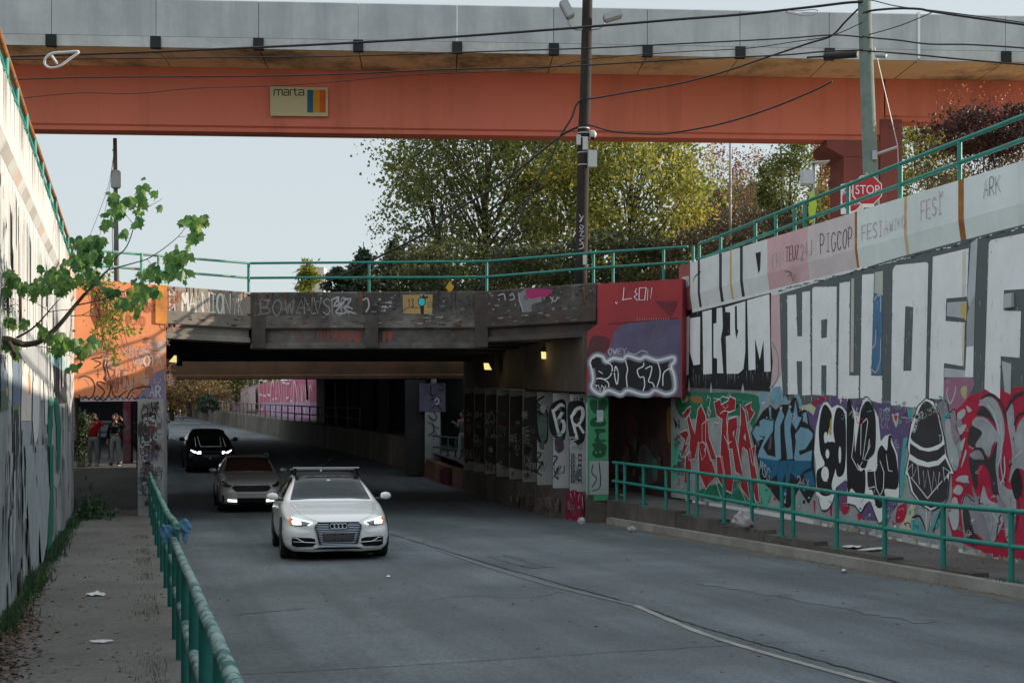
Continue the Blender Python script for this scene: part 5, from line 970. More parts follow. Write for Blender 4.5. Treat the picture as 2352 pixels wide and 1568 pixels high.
g = Graff(RTW,.02,.0004); scrawl(g,.3,6,1.0,2.8,40,[paint((.10,.05,.045)),paint((.03,.03,.03)),paint((.13,.11,.1)),paint((.06,.09,.08))],75,(.15,.5),(.02,.05)); g.into(RSW)
HW = Wall((at(963,900,48.39).x,48.39),(at(1022,900,48.39).x,48.39)); g = Graff(HW,.005)
for p in ([(150,400),(160,480),(200,470)],[(220,390),(260,400),(250,440),(215,430)],[(150,520),(200,510),(240,530)],[(170,590),(200,560),(240,600)]): g.stroke('R',p,8,BLK)
g.stroke('R',[(185,530),(200,510),(220,520),(215,550),(190,555)],9,PAL); g.stroke('R',[(120,450),(180,500)],7,BLK)
for p in ([(130,650),(180,690),(200,660),(180,620)],[(170,720),(180,780),(130,820)],[(190,790),(220,830)],[(130,700),(220,760)]): g.stroke('R',p,9,BLK)
g.build('black_tag',BP)
LWW = Wall((-1.74,44.0),(-2.6,46.2)); g = Graff(LWW,.06); g.fill('R',[(240,1100),(325,1080),(325,1280),(245,1285)],paint((.09,.01,.03),.4)); g.build('dark_red_patch',LWK)
g = Graff(PF,.03,.008); g.fill('D',[(1730,1070),(1800,1045),(1960,1030),(2115,1028),(2115,1290),(1900,1290),(1800,1275),(1735,1240)],paint((.60,.15,.24),.3)); g.fill('D',[(1740,1180),(2115,1180),(2115,1290),(1800,1275)],paint((.55,.32,.52),.3))
g.text('D','EFHGANTFADNKMC',(1735,1225),(2110,1265),(0,-190),17,paint((.80,.74,.78)),.22,seed=50); g.fill('D',[(1620,1120),(1720,1075),(1725,1240),(1640,1240)],paint((.52,.42,.43))); g.text('D','SRJ',(1630,1235),(1715,1235),(0,-110),7,paint((.45,.10,.16)),.2,seed=51); g.fill('D',[(1480,1190),(1545,1165),(1550,1245),(1490,1240)],paint((.45,.36,.18)))
g.build('pink_lettering',FW)
# pole writing handled with the pole; column tunnel scribbles
# ================================================================ CARS
AUDI = [(2.15,.26,.57,.615,.42,.46,.40,.30),(2.135,.22,.60,.655,.55,.60,.52,.40),(2.09,.19,.625,.69,.66,.71,.64,.50),(2.0,.17,.66,.735,.75,.80,.74,.60),(1.8,.16,.70,.79,.81,.865,.82,.67),(1.4,.17,.765,.865,.82,.89,.865,.70),(1.05,.18,.83,.925,.83,.89,.875,.72),(.86,.18,.87,.955,.83,.89,.875,.74),(.5,.18,.895,1.135,.83,.89,.875,.70),(.12,.18,.915,1.325,.83,.89,.87,.62),(-.2,.18,.93,1.395,.83,.89,.865,.59),(-.8,.18,.945,1.415,.83,.89,.86,.58),(-1.35,.19,.96,1.375,.83,.89,.85,.56),(-1.8,.22,.97,1.20,.80,.88,.82,.54),(-2.05,.28,.95,1.02,.74,.82,.76,.50),(-2.15,.36,.88,.93,.66,.72,.66,.45)]
def car_body(st):
    rings = []
    for x,zb,zq,zt_,wl_,wm,wb,wr in st:
        zt_ = max(zt_,zq+.03); h = zt_-zq
        half = [(0,zb),(wl_*.8,zb),(wl_,zb+.05),(wm,zb+.19),(wm+.004,(zb+zq)/2+.07),(wb+.008,zq-.07),(wb-.015,zq),(lerp(wb-.02,wr,.5),zq+h*.52),(wr+.015,zt_-h*.16-.01),(wr-.05,zt_-h*.05-.006),(wr*.55,zt_-.002),(0,zt_)]
        rings.append([Vector((x,-y,z)) for y,z in half]+[Vector((x,y,z)) for y,z in reversed(half[1:-1])])
    m = MB(); m.loft(rings); return m
class Car:
    def __init__(s, name, label, st, bodym, group=None):
        s.root = thing(name, label, 'car', (0,0,0), group); m = car_body(st)
        bm = bmesh.new(); vs = [bm.verts.new(v) for v in m.v]
        for f in m.f: bm.faces.new([vs[i] for i in f])
        bmesh.ops.recalc_face_normals(bm, faces=bm.faces)
        bmesh.ops.triangulate(bm, faces=[f for f in bm.faces if len(f.verts)>4])
        q = [e for e in bm.edges]
        bmesh.ops.subdivide_edges(bm, edges=q, cuts=2, use_grid_fill=True, smooth=.8)
        bm.normal_update(); s.bvh = BVHTree.FromBMesh(bm); me = bpy.data.meshes.new('body'); bm.to_mesh(me); bm.free(); me.materials.append(bodym)
        for p in me.polygons: p.use_smooth = True
        o = bpy.data.objects.new('body', me); COL.objects.link(o); o.parent = s.root; s.body = o
    def proj(s, p, axis, off):
        if axis == 'x': o,d = Vector((4,p[0],p[1])),Vector((-1,0,0))
        elif axis == 'z': o,d = Vector((p[0],p[1],4)),Vector((0,0,-1))
        else: o,d = Vector((p[0],axis*4,p[1])),Vector((0,-axis,0))
        h,n,_,_ = s.bvh.ray_cast(o,d)
        if h is None:
            h,n,_,_ = s.bvh.find_nearest(Vector((1.9 if axis=='x' else p[0],p[0] if axis=='x' else .9*axis,p[1])))
        return h+n*off
    def patch(s, name, poly, mat, axis='x', off=.006, cuts=3, parent=None, smooth=True):
        bm = bmesh.new(); vs = [bm.verts.new((q[0],q[1],0)) for q in poly]
        for t in tessellate_polygon([[Vector((q[0],q[1],0)) for q in poly]]): bm.faces.new([vs[i] for i in t])
        for _ in range(2 if cuts>1 else 1): bmesh.ops.subdivide_edges(bm, edges=bm.edges[:], cuts=max(1,cuts-1), use_grid_fill=True)
        m = MB(); idx = {v:i for i,v in enumerate(bm.verts)}
        m.add([s.proj((v.co.x,v.co.y),axis,off) for v in bm.verts],[tuple(idx[v] for v in f.verts) for f in bm.faces],mat); bm.free()
        return m.build(name,None,parent or s.root,smooth=smooth,local=True)
    def line(s, name, pts, wd, mat, axis='x', off=.008, parent=None, closed=False, smooth=False, mb=None):
        pts = [Vector((p[0],p[1],0)) for p in pts]
        if smooth: pts = crom(pts,5,closed)
        if closed: pts = pts+[pts[0]]
        d = []
        for a,b in zip(pts,pts[1:]):
            k = max(1,int((b-a).length/.05)); d += [a.lerp(b,i/k) for i in range(k)]
        d.append(pts[-1]); m = mb or MB(); m.tube([s.proj((p.x,p.y),axis,off) for p in d], wd/2, 6, mat)
        return None if mb else m.build(name,None,parent or s.root,smooth=True,local=True)
    def wheel(s, x, y, r, wd=.21, sp=10):
        sg = 1 if y>0 else -1; m = MB()
        e = bpy.data.objects.new('wheel',None); COL.objects.link(e); e.parent = s.root; e.location = (x,y,r); e.empty_display_size=.2
        prof = [(r*.66,-wd/2),(r*.9,-wd/2),(r*.985,-wd/2+.025),(r,-wd/4),(r,wd/4),(r*.985,wd/2-.025),(r*.9,wd/2),(r*.66,wd/2)]
        m.loft([[Vector((q*math.cos(a),o*sg,q*math.sin(a))) for q,o in prof] for a in [2*math.pi*i/28 for i in range(29)]],plain('tyre_rubber',(.012,.012,.013),.85),True,False); m.build('tyre',None,e,smooth=True,local=True,angle=R(40))
        m = MB(); rim = plain('alloy',(.35,.36,.37),.35,.8)
        m.loft([[Vector((q*math.cos(a),o*sg,q*math.sin(a))) for q,o in ((r*.67,-wd/2),(r*.67,wd/2-.005),(r*.6,wd/2-.012),(r*.6,-wd/2))] for a in [2*math.pi*i/28 for i in range(29)]],rim,True,False)
        for i in range(sp):
            a = 2*math.pi*i/sp; m.box((r*.33*math.cos(a),sg*(wd/2-.03),r*.33*math.sin(a)),(r*.62,.02,.045),rim,rot=Matrix.Rotation(-a,3,'Y'))
        m.box((0,sg*(wd/2-.12),0),(r*1.1,.03,r*1.1),plain('wheel_dark',(.01,.01,.011),.8)); m.build('rim',None,e,local=True)
        ar = MB(); rr = r+.055; k = 18; loop = [Vector((x+rr*math.cos(math.pi*i/k),0,r+rr*math.sin(math.pi*i/k))) for i in range(k+1)]
        loop = [Vector((x-rr,0,.24))]+loop[::-1]+[Vector((x+rr,0,.24))]
        yb = abs(s.proj((x,.55),sg,0).y); ar.prism([Vector((v.x,sg*(yb-.10),v.z)) for v in loop],Vector((0,sg*.106,0)),plain('arch_black',(.008,.008,.009),.9)); ar.build('wheel_arch',None,s.root,local=True)
    def mirror(s, x, y, z, mat, w_=.20, h=.13):
        for sg in (1,-1):
            m = MB(); rings = []
            for t,sx,sz in ((0,.5,.45),(.12,.9,.8),(.45,1,1),(.75,.9,.85),(.93,.6,.55),(1,.3,.3)):
                rings.append([Vector((x+.06*sx*math.cos(a)-.05*t, sg*(y+w_*t), z+h/2*sz*math.sin(a)+(.012 if math.sin(a)>0 else 0)*sz)) for a in [2*math.pi*i/14 for i in range(14)]])
            m.loft(rings,mat); m.tube([Vector((x-.02,sg*(y-.10),z-.05)),Vector((x-.02,sg*(y+.05),z-.045))],.025,8,plain('mirror_stalk',(.02,.02,.02),.5)); m.build('wing_mirror',None,s.root,smooth=True,local=True,angle=R(50))
    def place(s, X, Y, Z, fx, fy, pitch=0):
        a = math.atan2(fy,fx); s.root.location = (X,Y,Z); s.root.rotation_euler = (0,pitch,a)
def scaled(st, sx, sy, sz, dz=0): return [(x*sx,zb*sz+dz,a*sz+dz,b*sz+dz,c*sy,d*sy,e*sy,f*sy) for x,zb,a,b,c,d,e,f in st]
glass = plain('car_glass',(.012,.02,.024),.10,0,.22,0); black = plain('gloss_black',(.008,.008,.009),.45,0,.15); blackm = plain('matt_black',(.010,.010,.011),.8,0,.1); chrome = plain('chrome',(.62,.64,.66),.18,1.0); chromeb = plain('grille_bar',(.50,.60,.70),.3,.85)
lens = plain('lamp_lens',(.10,.115,.12),.12,0,.7,1.0); lit = plain('headlamp_lit',(.9,.9,.9),.3,emit=(1,.97,.90),estr=2.2); drl = plain('daytime_strip',(.9,.9,.9),.3,emit=(.92,.97,1),estr=1.3); amber = plain('amber_lens',(.65,.13,.03),.3,emit=(1,.25,.05),estr=.25)
wpaint = plain('white_car_paint',(.74,.77,.77),.28,0,.5,.7)
# ---- white hatchback
c = Car('hatchback_car','white hatchback with roof bars and lit headlights leading the line of cars','' or AUDI,wpaint)
c.patch('windshield',[(-.70,.965),(-.35,.985),(.35,.985),(.70,.965),(.56,1.345),(.3,1.365),(-.3,1.365),(-.56,1.345)],glass,off=.007,cuts=4)
c.patch('roof_panel',[(.18,-.55),(.18,.55),(-1.55,.52),(-1.55,-.52)],black,'z',.006,4)
for sg in (1,-1):
    c.patch('side_window',[(.52,.985),(.02,1.285),(-.3,1.33),(-1.1,1.325),(-1.62,1.08),(-1.45,.995)],glass,sg,.006,4)
    hl = c.patch('headlight',[(sg*.41,.635),(sg*.50,.592),(sg*.66,.585),(sg*.755,.60),(sg*.77,.66),(sg*.745,.72),(sg*.60,.685)],lens,off=.006)
    c.patch('lamp_core',[(sg*.60,.61),(sg*.73,.61),(sg*.745,.66),(sg*.72,.69),(sg*.61,.67)],lit,off=.011,parent=hl)
    c.line('light_strip',[(sg*.43,.638),(sg*.60,.678),(sg*.74,.712)],.016,drl,off=.010,parent=hl); c.line('light_strip',[(sg*.425,.632),(sg*.50,.60)],.014,drl,off=.010,parent=hl)
    c.patch('amber_reflector',[(sg*.735,.605),(sg*.775,.61),(sg*.785,.70),(sg*.755,.715)],amber,off=.012,parent=hl,cuts=2)
    it = c.patch('air_intake',[(sg*.38,.375),(sg*.44,.395),(sg*.73,.41),(sg*.755,.36),(sg*.75,.27),(sg*.68,.245),(sg*.42,.25),(sg*.37,.30)],blackm,off=.006)
    c.line('intake_trim',[(sg*.34,.315),(sg*.55,.325),(sg*.62,.355),(sg*.66,.385),(sg*.75,.395)],.017,chrome,off=.012,parent=it); c.line('intake_trim',[(sg*.55,.325),(sg*.755,.335)],.012,chrome,off=.012,parent=it)
    c.line('hood_seam',[(sg*.36,.66),(sg*.60,.76),(sg*.70,.90)],.006,plain('seam',(.25,.27,.27),.6),off=.001)
    c.line('door_seam',[(.55,.25),(.62,.6),(.55,.93)],.008,MATS['seam'],sg,.001); c.line('door_seam',[(-.42,.25),(-.42,.93)],.008,MATS['seam'],sg,.001)
    m = MB(); m.box((.15,sg*.905,.80),(.2,.03,.035),wpaint); m.box((-.75,sg*.905,.82),(.2,.03,.035),wpaint); m.build('door_handle',None,c.root,local=True,bevel=.008)
gr = c.patch('grille',[(-.335,.645),(.335,.645),(.385,.60),(.385,.55),(.31,.285),(.27,.262),(-.27,.262),(-.31,.285),(-.385,.55),(-.385,.60)],black,off=.006,cuts=4)
mbb = MB()
for i in range(13):
    z = .285+.0275*i; hw = interp(z,[(.26,.275),(.55,.375),(.6,.375),(.65,.32)]); c.line('',[(-hw,z),(hw,z)],.0125,chromeb,off=.010,mb=mbb)
mbb.build('grille_bars',None,gr,smooth=True,local=True)
c.line('grille_frame',[(-.335,.648),(.335,.648),(.388,.60),(.388,.55),(.315,.285),(.27,.258),(-.27,.258),(-.315,.285),(-.388,.55),(-.388,.60)],.018,chrome,off=.010,closed=True,parent=gr)
c.patch('emblem_plate',[(-.16,.535),(.16,.535),(.16,.625),(-.16,.625)],black,off=.016,cuts=1,parent=gr)
for i in range(4):
    yc = (i-1.5)*.066; c.line('emblem_ring',[(yc+.043*math.cos(a*.524),.580+.043*math.sin(a*.524)) for a in range(12)],.0125,chrome,off=.024+.002*(i%2),closed=True,parent=gr)
c.patch('number_plate_panel',[(-.26,.345),(-.14,.325),(.14,.325),(.26,.345),(.27,.455),(.15,.475),(-.15,.475),(-.27,.455)],plain('plate_grey',(.045,.045,.05),.6),off=.020,cuts=2,parent=gr)
for y_,z_ in ((-.06,.45),(.06,.45),(-.06,.36),(.06,.36)): c.patch('plate_slot',[(y_-.018,z_-.008),(y_+.018,z_-.008),(y_+.018,z_+.008),(y_-.018,z_+.008)],blackm,off=.024,cuts=1,parent=gr)
c.patch('lower_slot',[(-.42,.205),(.42,.205),(.33,.235),(-.33,.235)],blackm,off=.005)
c.line('front_lip',[(-.74,.185),(-.45,.178),(.45,.178),(.74,.185)],.018,plain('lip_grey',(.35,.37,.37),.5),off=.006)
m = MB(); m.box((0,0,.15),(3.6,1.45,.10),blackm); m.build('underbody',None,c.root,local=True)
for x in (1.315,-1.315):
    for y in (.795,-.795): c.wheel(x,y,.325,.225)
c.mirror(.62,.905,1.015,wpaint,.19,.125)
for x,zb_ in ((-.10,0),(-.95,-.045)):
    m = MB(); m.box((x,0,1.51+zb_),(.06,1.20,.020),chrome if x>-.5 else plain('bar_grey',(.3,.31,.32),.4,.6))
    for sg in (1,-1): m.prism([Vector((x-.06,sg*.585,1.50+zb_)),Vector((x+.06,sg*.585,1.50+zb_)),Vector((x+.07,sg*.60,1.36)),Vector((x-.07,sg*.60,1.36))],Vector((0,-sg*.05,0)),blackm)
    m.build('roof_bar',None,c.root,local=True)
m = MB(); m.ellipsoid((-1.2,0,1.43),(.07,.02,.05),wpaint); m.build('antenna_fin',None,c.root,local=True,smooth=True)
m = MB(); m.tube([Vector((-.1,-.2,1.53)),Vector((-.2,-.02,1.57)),Vector((-.35,.12,1.68))],.008,6,blackm); m.build('strap',None,c.root,local=True)
c.patch('mirror_sticker',[(-.02,1.27),(.04,1.27),(.04,1.29),(-.02,1.29)],plain('sticker',(.4,.6,.55),.4),off=.012,cuts=1)
c.place(-3.376,22.99,-.015,.233,-.972)
# ---- taupe crossover
KST = scaled(AUDI,4.36/4.3,1.01,1.09); KST = [(x,zb+.03,a+.04,b+(.03 if x<.9 else .05),c_,d,e,f*(1.03 if x<.3 else 1)) for x,zb,a,b,c_,d,e,f in KST]
taupe = plain('taupe_car_paint',(.40,.38,.365),.3,.2,.5,.9)
c = Car('crossover_car','taupe crossover with roof rails and only its low fog lamps lit, second in line',KST,taupe)
c.patch('windshield',[(-.70,1.10),(0,1.125),(.70,1.10),(.57,1.475),(.3,1.50),(-.3,1.50),(-.57,1.475)],plain('brown_car_glass',(.06,.03,.022),.12,0,.2,0),off=.007,cuts=4)
c.patch('windshield_reflection_band',[(-.60,1.40),(-.35,1.47),(0,1.49),(.35,1.47),(.60,1.40),(.565,1.478),(.3,1.503),(-.3,1.503),(-.565,1.478)],glass,off=.010,cuts=3)
for sg in (1,-1):
    c.patch('side_window',[(.50,1.11),(.02,1.40),(-.3,1.46),(-1.1,1.45),(-1.62,1.22),(-1.45,1.12)],glass,sg,.006,4)
    c.patch('headlight',[(sg*.52,.73),(sg*.60,.685),(sg*.72,.70),(sg*.79,.78),(sg*.785,.86),(sg*.74,.85),(sg*.64,.77)],plain('dark_lens',(.03,.028,.027),.1,0,.8,1),off=.006)
    f = c.patch('fog_lamp',[(sg*.40,.285),(sg*.64,.30),(sg*.65,.36),(sg*.41,.345)],plain('fog_lit',(.9,.9,.8),.3,emit=(.95,1,.82),estr=2.0),off=.010,cuts=2)
    c.patch('bumper_vent',[(sg*.74,.28),(sg*.79,.30),(sg*.80,.48),(sg*.75,.46)],blackm,off=.006,cuts=2)
    m = MB(); m.tube([Vector((.0,sg*.60,1.545)),Vector((-.15,sg*.62,1.61)),Vector((-1.0,sg*.61,1.63)),Vector((-1.45,sg*.585,1.54))],.022,8,plain('rail_silver',(.4,.4,.4),.4,.7)); m.build('roof_rail',None,c.root,local=True,smooth=True)
    c.line('hood_crease',[(sg*.3,.86),(sg*.42,.98),(sg*.5,1.06)],.012,taupe,off=.002)
gr = c.patch('grille',[(-.53,.69),(-.47,.735),(.47,.735),(.53,.69),(.46,.60),(.38,.575),(-.38,.575),(-.46,.60)],black,off=.006,cuts=3)
c.line('grille_frame',[(-.54,.69),(-.475,.742),(.475,.742),(.54,.69),(.465,.595),(.38,.568),(-.38,.568),(-.465,.595)],.014,plain('dark_chrome',(.2,.19,.18),.25,.9),off=.008,closed=True,parent=gr)
c.line('emblem',[(.055*math.cos(a*.524),.79+.024*math.sin(a*.524)) for a in range(12)],.010,chrome,off=.010,closed=True)
c.patch('lower_intake',[(-.40,.22),(.40,.22),(.38,.395),(-.38,.395)],blackm,off=.006); c.line('bumper_edge',[(-.36,.50),(.36,.50)],.022,plain('taupe_light',(.30,.28,.26),.35),off=.004)
m = MB(); m.box((0,0,.19),(3.7,1.5,.14),blackm); m.build('underbody',None,c.root,local=True)
for x in (1.33,-1.33):
    for y in (.80,-.80): c.wheel(x,y,.33,.215)
c.mirror(.60,.91,1.14,taupe,.21,.13)
c.place(-7.28-.26*2.18,35.3+.966*2.18,zr(37.3)-.01,.26,-.966)
# ---- black SUV
SST = [(x,zb+.05,a+.12,b+(.10 if x<.9 else .15),c_,d,e,f*(1.0 if x<.4 else 1.05)) for x,zb,a,b,c_,d,e,f in scaled(AUDI,4.37/4.3,1.07,1.09)]
bpaint = plain('black_car_paint',(.005,.005,.006),.35,0,.25,.25)
c = Car('suv_car','black SUV with bright white headlights inside the dark underpass',SST,bpaint)
c.patch('windshield',[(-.74,1.19),(.74,1.19),(.60,1.58),(-.60,1.58)],black,off=.05,cuts=6)
for sg in (1,-1):
    c.patch('side_window',[(.50,1.2),(.02,1.49),(-.3,1.54),(-1.1,1.53),(-1.62,1.30),(-1.45,1.21)],glass,sg,.006,3)
    hl = c.patch('headlight',[(sg*.40,.75),(sg*.60,.76),(sg*.78,.86),(sg*.80,.92),(sg*.66,.88),(sg*.52,.86),(sg*.40,.87)],lens,off=.006)
    L2_ = plain('suv_lamp',(.9,.9,.95),.3,emit=(.93,.92,1),estr=3.2)
    c.patch('lamp_core',[(sg*.41,.76),(sg*.54,.76),(sg*.55,.80),(sg*.50,.86),(sg*.41,.86)],L2_,off=.012,parent=hl,cuts=2); c.patch('lamp_core',[(sg*.55,.775),(sg*.66,.80),(sg*.78,.875),(sg*.78,.91),(sg*.68,.87),(sg*.56,.825)],L2_,off=.012,parent=hl,cuts=2)
c.patch('grille',[(-.33,.72),(.33,.72),(.36,.84),(-.36,.84)],blackm,off=.006,cuts=2); c.patch('lower_intake',[(-.6,.28),(.6,.28),(.55,.48),(-.55,.48)],blackm,off=.006,cuts=2)
c.patch('number_plate',[(-.10,.565),(-.02,.555),(.0,.62),(-.06,.64)],plain('dim_plate',(.3,.31,.3),.5),off=.012,cuts=1)
c.line('roof_glint',[(-.58,1.625),(-.3,1.66),(.3,1.66),(.58,1.625)],.022,plain('roof_glint_white',(.7,.72,.74),.3),off=.004)  # highlight along the roof edge drawn as a white line
m = MB(); m.box((0,0,.24),(3.7,1.6,.2),blackm); m.build('underbody',None,c.root,local=True)
for x in (1.33,-1.33):
    for y in (.84,-.84): c.wheel(x,y,.365,.24)
c.mirror(.60,.95,1.27,bpaint,.22,.17)
c.place(-11.9-.3*2.18,50+.954*2.18,zr(52)-.02,.3,-.954,.05)
# ---- silver car far up the road
c = Car('far_car','silver car half hidden behind the left pier far up the road',[(x,zb+.04,a+.08,b+.12,c_,d,e,f) for x,zb,a,b,c_,d,e,f in scaled(AUDI,1.03,1.02,1.05)],plain('silver_car_paint',(.45,.48,.50),.3,.3,.5,.8))
c.patch('windshield',[(-.70,1.12),(.70,1.12),(.57,1.48),(-.57,1.48)],glass,off=.007,cuts=3)
for sg in (1,-1):
    c.patch('side_window',[(.50,1.12),(.02,1.42),(-1.1,1.46),(-1.62,1.22),(-1.45,1.13)],glass,sg,.006,3); c.patch('headlight',[(sg*.48,.70),(sg*.62,.68),(sg*.78,.78),(sg*.74,.84),(sg*.55,.78)],lens,off=.006)
    c.patch('fog_lamp',[(sg*.6,.36),(sg*.7,.36),(sg*.7,.44),(sg*.6,.44)],blackm,off=.006,cuts=1)
c.patch('grille',[(-.4,.62),(.4,.62),(.42,.76),(-.42,.76)],blackm,off=.006,cuts=2); c.patch('lower_intake',[(-.55,.26),(.55,.26),(.5,.42),(-.5,.42)],blackm,off=.006,cuts=2)
m = MB(); m.box((0,0,.2),(3.7,1.5,.14),blackm); m.build('underbody',None,c.root,local=True)
for x in (1.34,-1.34):
    for y in (.80,-.80): c.wheel(x,y,.34,.22)
c.mirror(.60,.91,1.16,MATS['silver_car_paint'],.21,.14)
c.place(-23.5-.32*2.2,83+.947*2.2,zr(85.2),.32,-.947,.038)
# ================================================================ TREES AND PLANTS
bark = surf('bark',(.075,.06,.048),.35,(.03,.025,.02),.7,3,bump=.5,fine=20)
twig = surf('dark_twig',(.05,.04,.032),.3,bump=0)
def leaf_quad(m, p, s, rnd, asp=1.0, droop=0):
    n = Vector((rnd.gauss(0,1),rnd.gauss(0,1),rnd.gauss(0,1)+droop)).normalized(); u = n.orthogonal().normalized(); a = rnd.uniform(0,6.28); b = n.cross(u); u,b = u*math.cos(a)+b*math.sin(a), -u*math.sin(a)+b*math.cos(a)
    u = u*s*.5*asp; b = b*s*.5; k = n*s*.12
    o = len(m.v); m.v += [p-u, p+b*.8-k, p+u, p-b*.8-k]; m.f += [(o,o+1,o+2),(o,o+2,o+3)]; m.m += [0,0]
def tree(name, label, px_c, Y, rx, rz, zbase, mat, nclump, nleaf, leaf, seed, cat='tree', group=None, ry=None, trunk_r=.25, asp=1.0, sparse=.5, bias=.5, tx=0, cone=False, limbs=True, spread=None, low=.0):
    """trunk with limbs reaching to many leaf clumps spread through an uneven crown"""
    rnd = random.Random(seed); c = at(px_c[0],px_c[1],Y); ry = ry or rx*.8
    base = Vector((c.x+tx,Y,zbase)); root = thing(name,label,cat,base,group)
    tm = MB(); top = Vector((c.x,Y,c.z+rz*.25)); 
    if cone: top = Vector((c.x,Y,c.z+rz))
    def tr(t): return base.lerp(top,t)+Vector((math.sin(t*5+seed)*.25*(1-abs(2*t-1)),0,0))
    tm.tube([tr(i/8) for i in range(9)],[trunk_r*(1-.75*i/8) for i in range(9)],8)
    lm = MB(); lm.mats=[mat]
    for k in range(int(nclump*1.2)):
        while True:
            d = Vector((rnd.uniform(-1,1),rnd.uniform(-1,1),rnd.uniform(-1,1)))
            if .15 < d.length < 1: break
        d = d*(d.length**(-bias))*rnd.uniform(.75,1.05)
        if low and d.z < -1+low: d.z = -1+low
        if cone: w_ = (1-(d.z+1)/2)*1.0+.06; d = Vector((d.x*w_,d.y*w_,d.z))
        q = Vector((c.x+d.x*rx, Y+d.y*ry, c.z+d.z*rz))
        if q.z < zbase+.2: q.z = zbase+.2
        if limbs and k%5<3:
            t0 = min(.98,max(.25,.35+.5*(d.z+1)/2+rnd.uniform(-.1,.1))); a = tr(t0) if not cone else Vector((c.x,Y,q.z-.1)); mid = a.lerp(q,.5)+Vector((rnd.gauss(0,.06)*rx,rnd.gauss(0,.06)*rx,rz*.06))
            pts = crom([a,mid,q],4); r0 = trunk_r*.28*(1-.5*t0); tm.tube(pts,[r0*(1-.85*i/(len(pts)-1)) for i in range(len(pts))],5)
            for _ in range(2 if k%2 else 0):
                e = q+Vector((rnd.gauss(0,1),rnd.gauss(0,1),rnd.gauss(0,.8)))*rx*.14; tm.tube([mid.lerp(q,.6),e],[r0*.3,r0*.08],4)
        n = int(nleaf*1.25*rnd.uniform(1-sparse,1+sparse)); sp = (spread or .135)*rnd.uniform(.7,1.3)
        for _ in range(n):
            leaf_quad(lm, q+Vector((rnd.gauss(0,1)*rx*sp, rnd.gauss(0,1)*ry*sp, rnd.gauss(0,1)*rz*sp*.8)), leaf*rnd.uniform(.6,1.3), rnd, asp)
    tm.build('trunk',bark,root,smooth=True); lm.build('crown',mat,root); return root
gold = leafmat('gold_green_leaves',[(0,(.05,.085,.02)),(.35,(.15,.19,.04)),(.65,(.34,.33,.06)),(.88,(.56,.42,.06)),(1,(.60,.29,.04))],.48)
oliv = leafmat('olive_leaves',[(0,(.040,.070,.028)),(.45,(.105,.145,.045)),(.75,(.23,.24,.06)),(1,(.48,.36,.07))],.5)
dark = leafmat('dark_evergreen',[(0,(.018,.042,.026)),(.6,(.045,.08,.042)),(1,(.11,.14,.05))],.28)
under = leafmat('undergrowth_leaves',[(0,(.022,.04,.018)),(.5,(.06,.08,.03)),(.8,(.16,.16,.05)),(1,(.40,.29,.06))],.38)
lime = leafmat('lime_leaves',[(0,(.07,.10,.015)),(.5,(.20,.24,.03)),(1,(.38,.36,.06))],.45)
redl = leafmat('russet_leaves',[(0,(.10,.045,.035)),(.5,(.23,.10,.07)),(1,(.36,.19,.09))],.4)
oran = leafmat('orange_leaves',[(0,(.14,.07,.03)),(.5,(.38,.19,.05)),(1,(.56,.32,.09))],.5)
mar  = leafmat('maroon_vine',[(0,(.025,.014,.013)),(.6,(.075,.03,.026)),(1,(.22,.06,.03))],.25)
tree('broadleaf_tree','large olive and gold tree rising behind the middle of the bridge','' or (1120,430),78,7.2,8.0,5,oliv,95,150,.26,1,trunk_r=.38,sparse=.6,ry=6)
tree('broadleaf_tree','bright yellow green tree behind the dark utility pole','' or (1450,430),74,4.9,6.8,5,gold,80,150,.25,2,trunk_r=.32,ry=5)
tree('broadleaf_tree','loose feathery tree spreading its thin boughs into the sky at the left of the clump','' or (965,440),80,3.6,5.6,5,leafmat('thin_olive_leaves',[(0,(.05,.07,.03)),(.6,(.15,.15,.05)),(1,(.36,.27,.06))],.45),46,42,.2,3,trunk_r=.26,sparse=.7,tx=3.5,spread=.13,bias=.9)
tree('broadleaf_tree','golden tree crown showing between the bigger trees','' or (1270,400),84,4.2,5.8,5,gold,50,120,.26,4,trunk_r=.3)
tree('undergrowth_bush','dark green thicket with gold flecks above the bridge parapet right of centre','' or (1380,600),60,3.9,1.7,5,under,40,120,.2,5,cat='bush',trunk_r=.08)
tree('undergrowth_bush','dark thicket with yellow leaves above the middle of the bridge','' or (1100,620),62,4.6,1.5,5,under,40,110,.2,6,cat='bush',trunk_r=.08)
tree('undergrowth_bush','shadowy green shrub mass beside the dark conifers','' or (930,632),64,2.3,1.0,5,under,26,90,.18,7,cat='bush',trunk_r=.08)
tree('conifer_tree','small dark conifer with a pointed top left of the big tree','' or (835,618),84,1.35,1.8,5,dark,34,60,.2,8,trunk_r=.1,asp=2.2,cone=True)
tree('conifer_tree','dark shaggy conifer half hidden by the big tree','' or (905,615),86,1.2,1.9,5,dark,30,60,.2,9,trunk_r=.1,asp=2.2,cone=True)
tree('conifer_tree','small yellow green conifer at the far left behind the bridge railing','' or (706,636),88,1.15,1.05,5,lime,26,26,.17,10,trunk_r=.08,asp=2.4,cone=True,spread=.2)
tree('conifer_tree','low dark conifer between the yellow conifer and the pale building','' or (778,645),86,1.5,.9,5,dark,30,60,.18,11,trunk_r=.08,asp=2,cone=True)
tree('broadleaf_tree','thin red leaved tree with bare twigs showing sky','' or (1640,470),85,2.6,4.6,5,redl,60,26,.17,12,trunk_r=.16,sparse=.8,spread=.15)
tree('broadleaf_tree','second thin russet tree left of the grey lamp pole','' or (1725,450),90,1.9,4.4,5,redl,44,24,.17,13,trunk_r=.14,sparse=.8,spread=.15)
tree('broadleaf_tree','dark olive tree behind the small white sensor box','' or (1815,440),80,2.0,4.4,5,oliv,50,110,.2,14,trunk_r=.2)
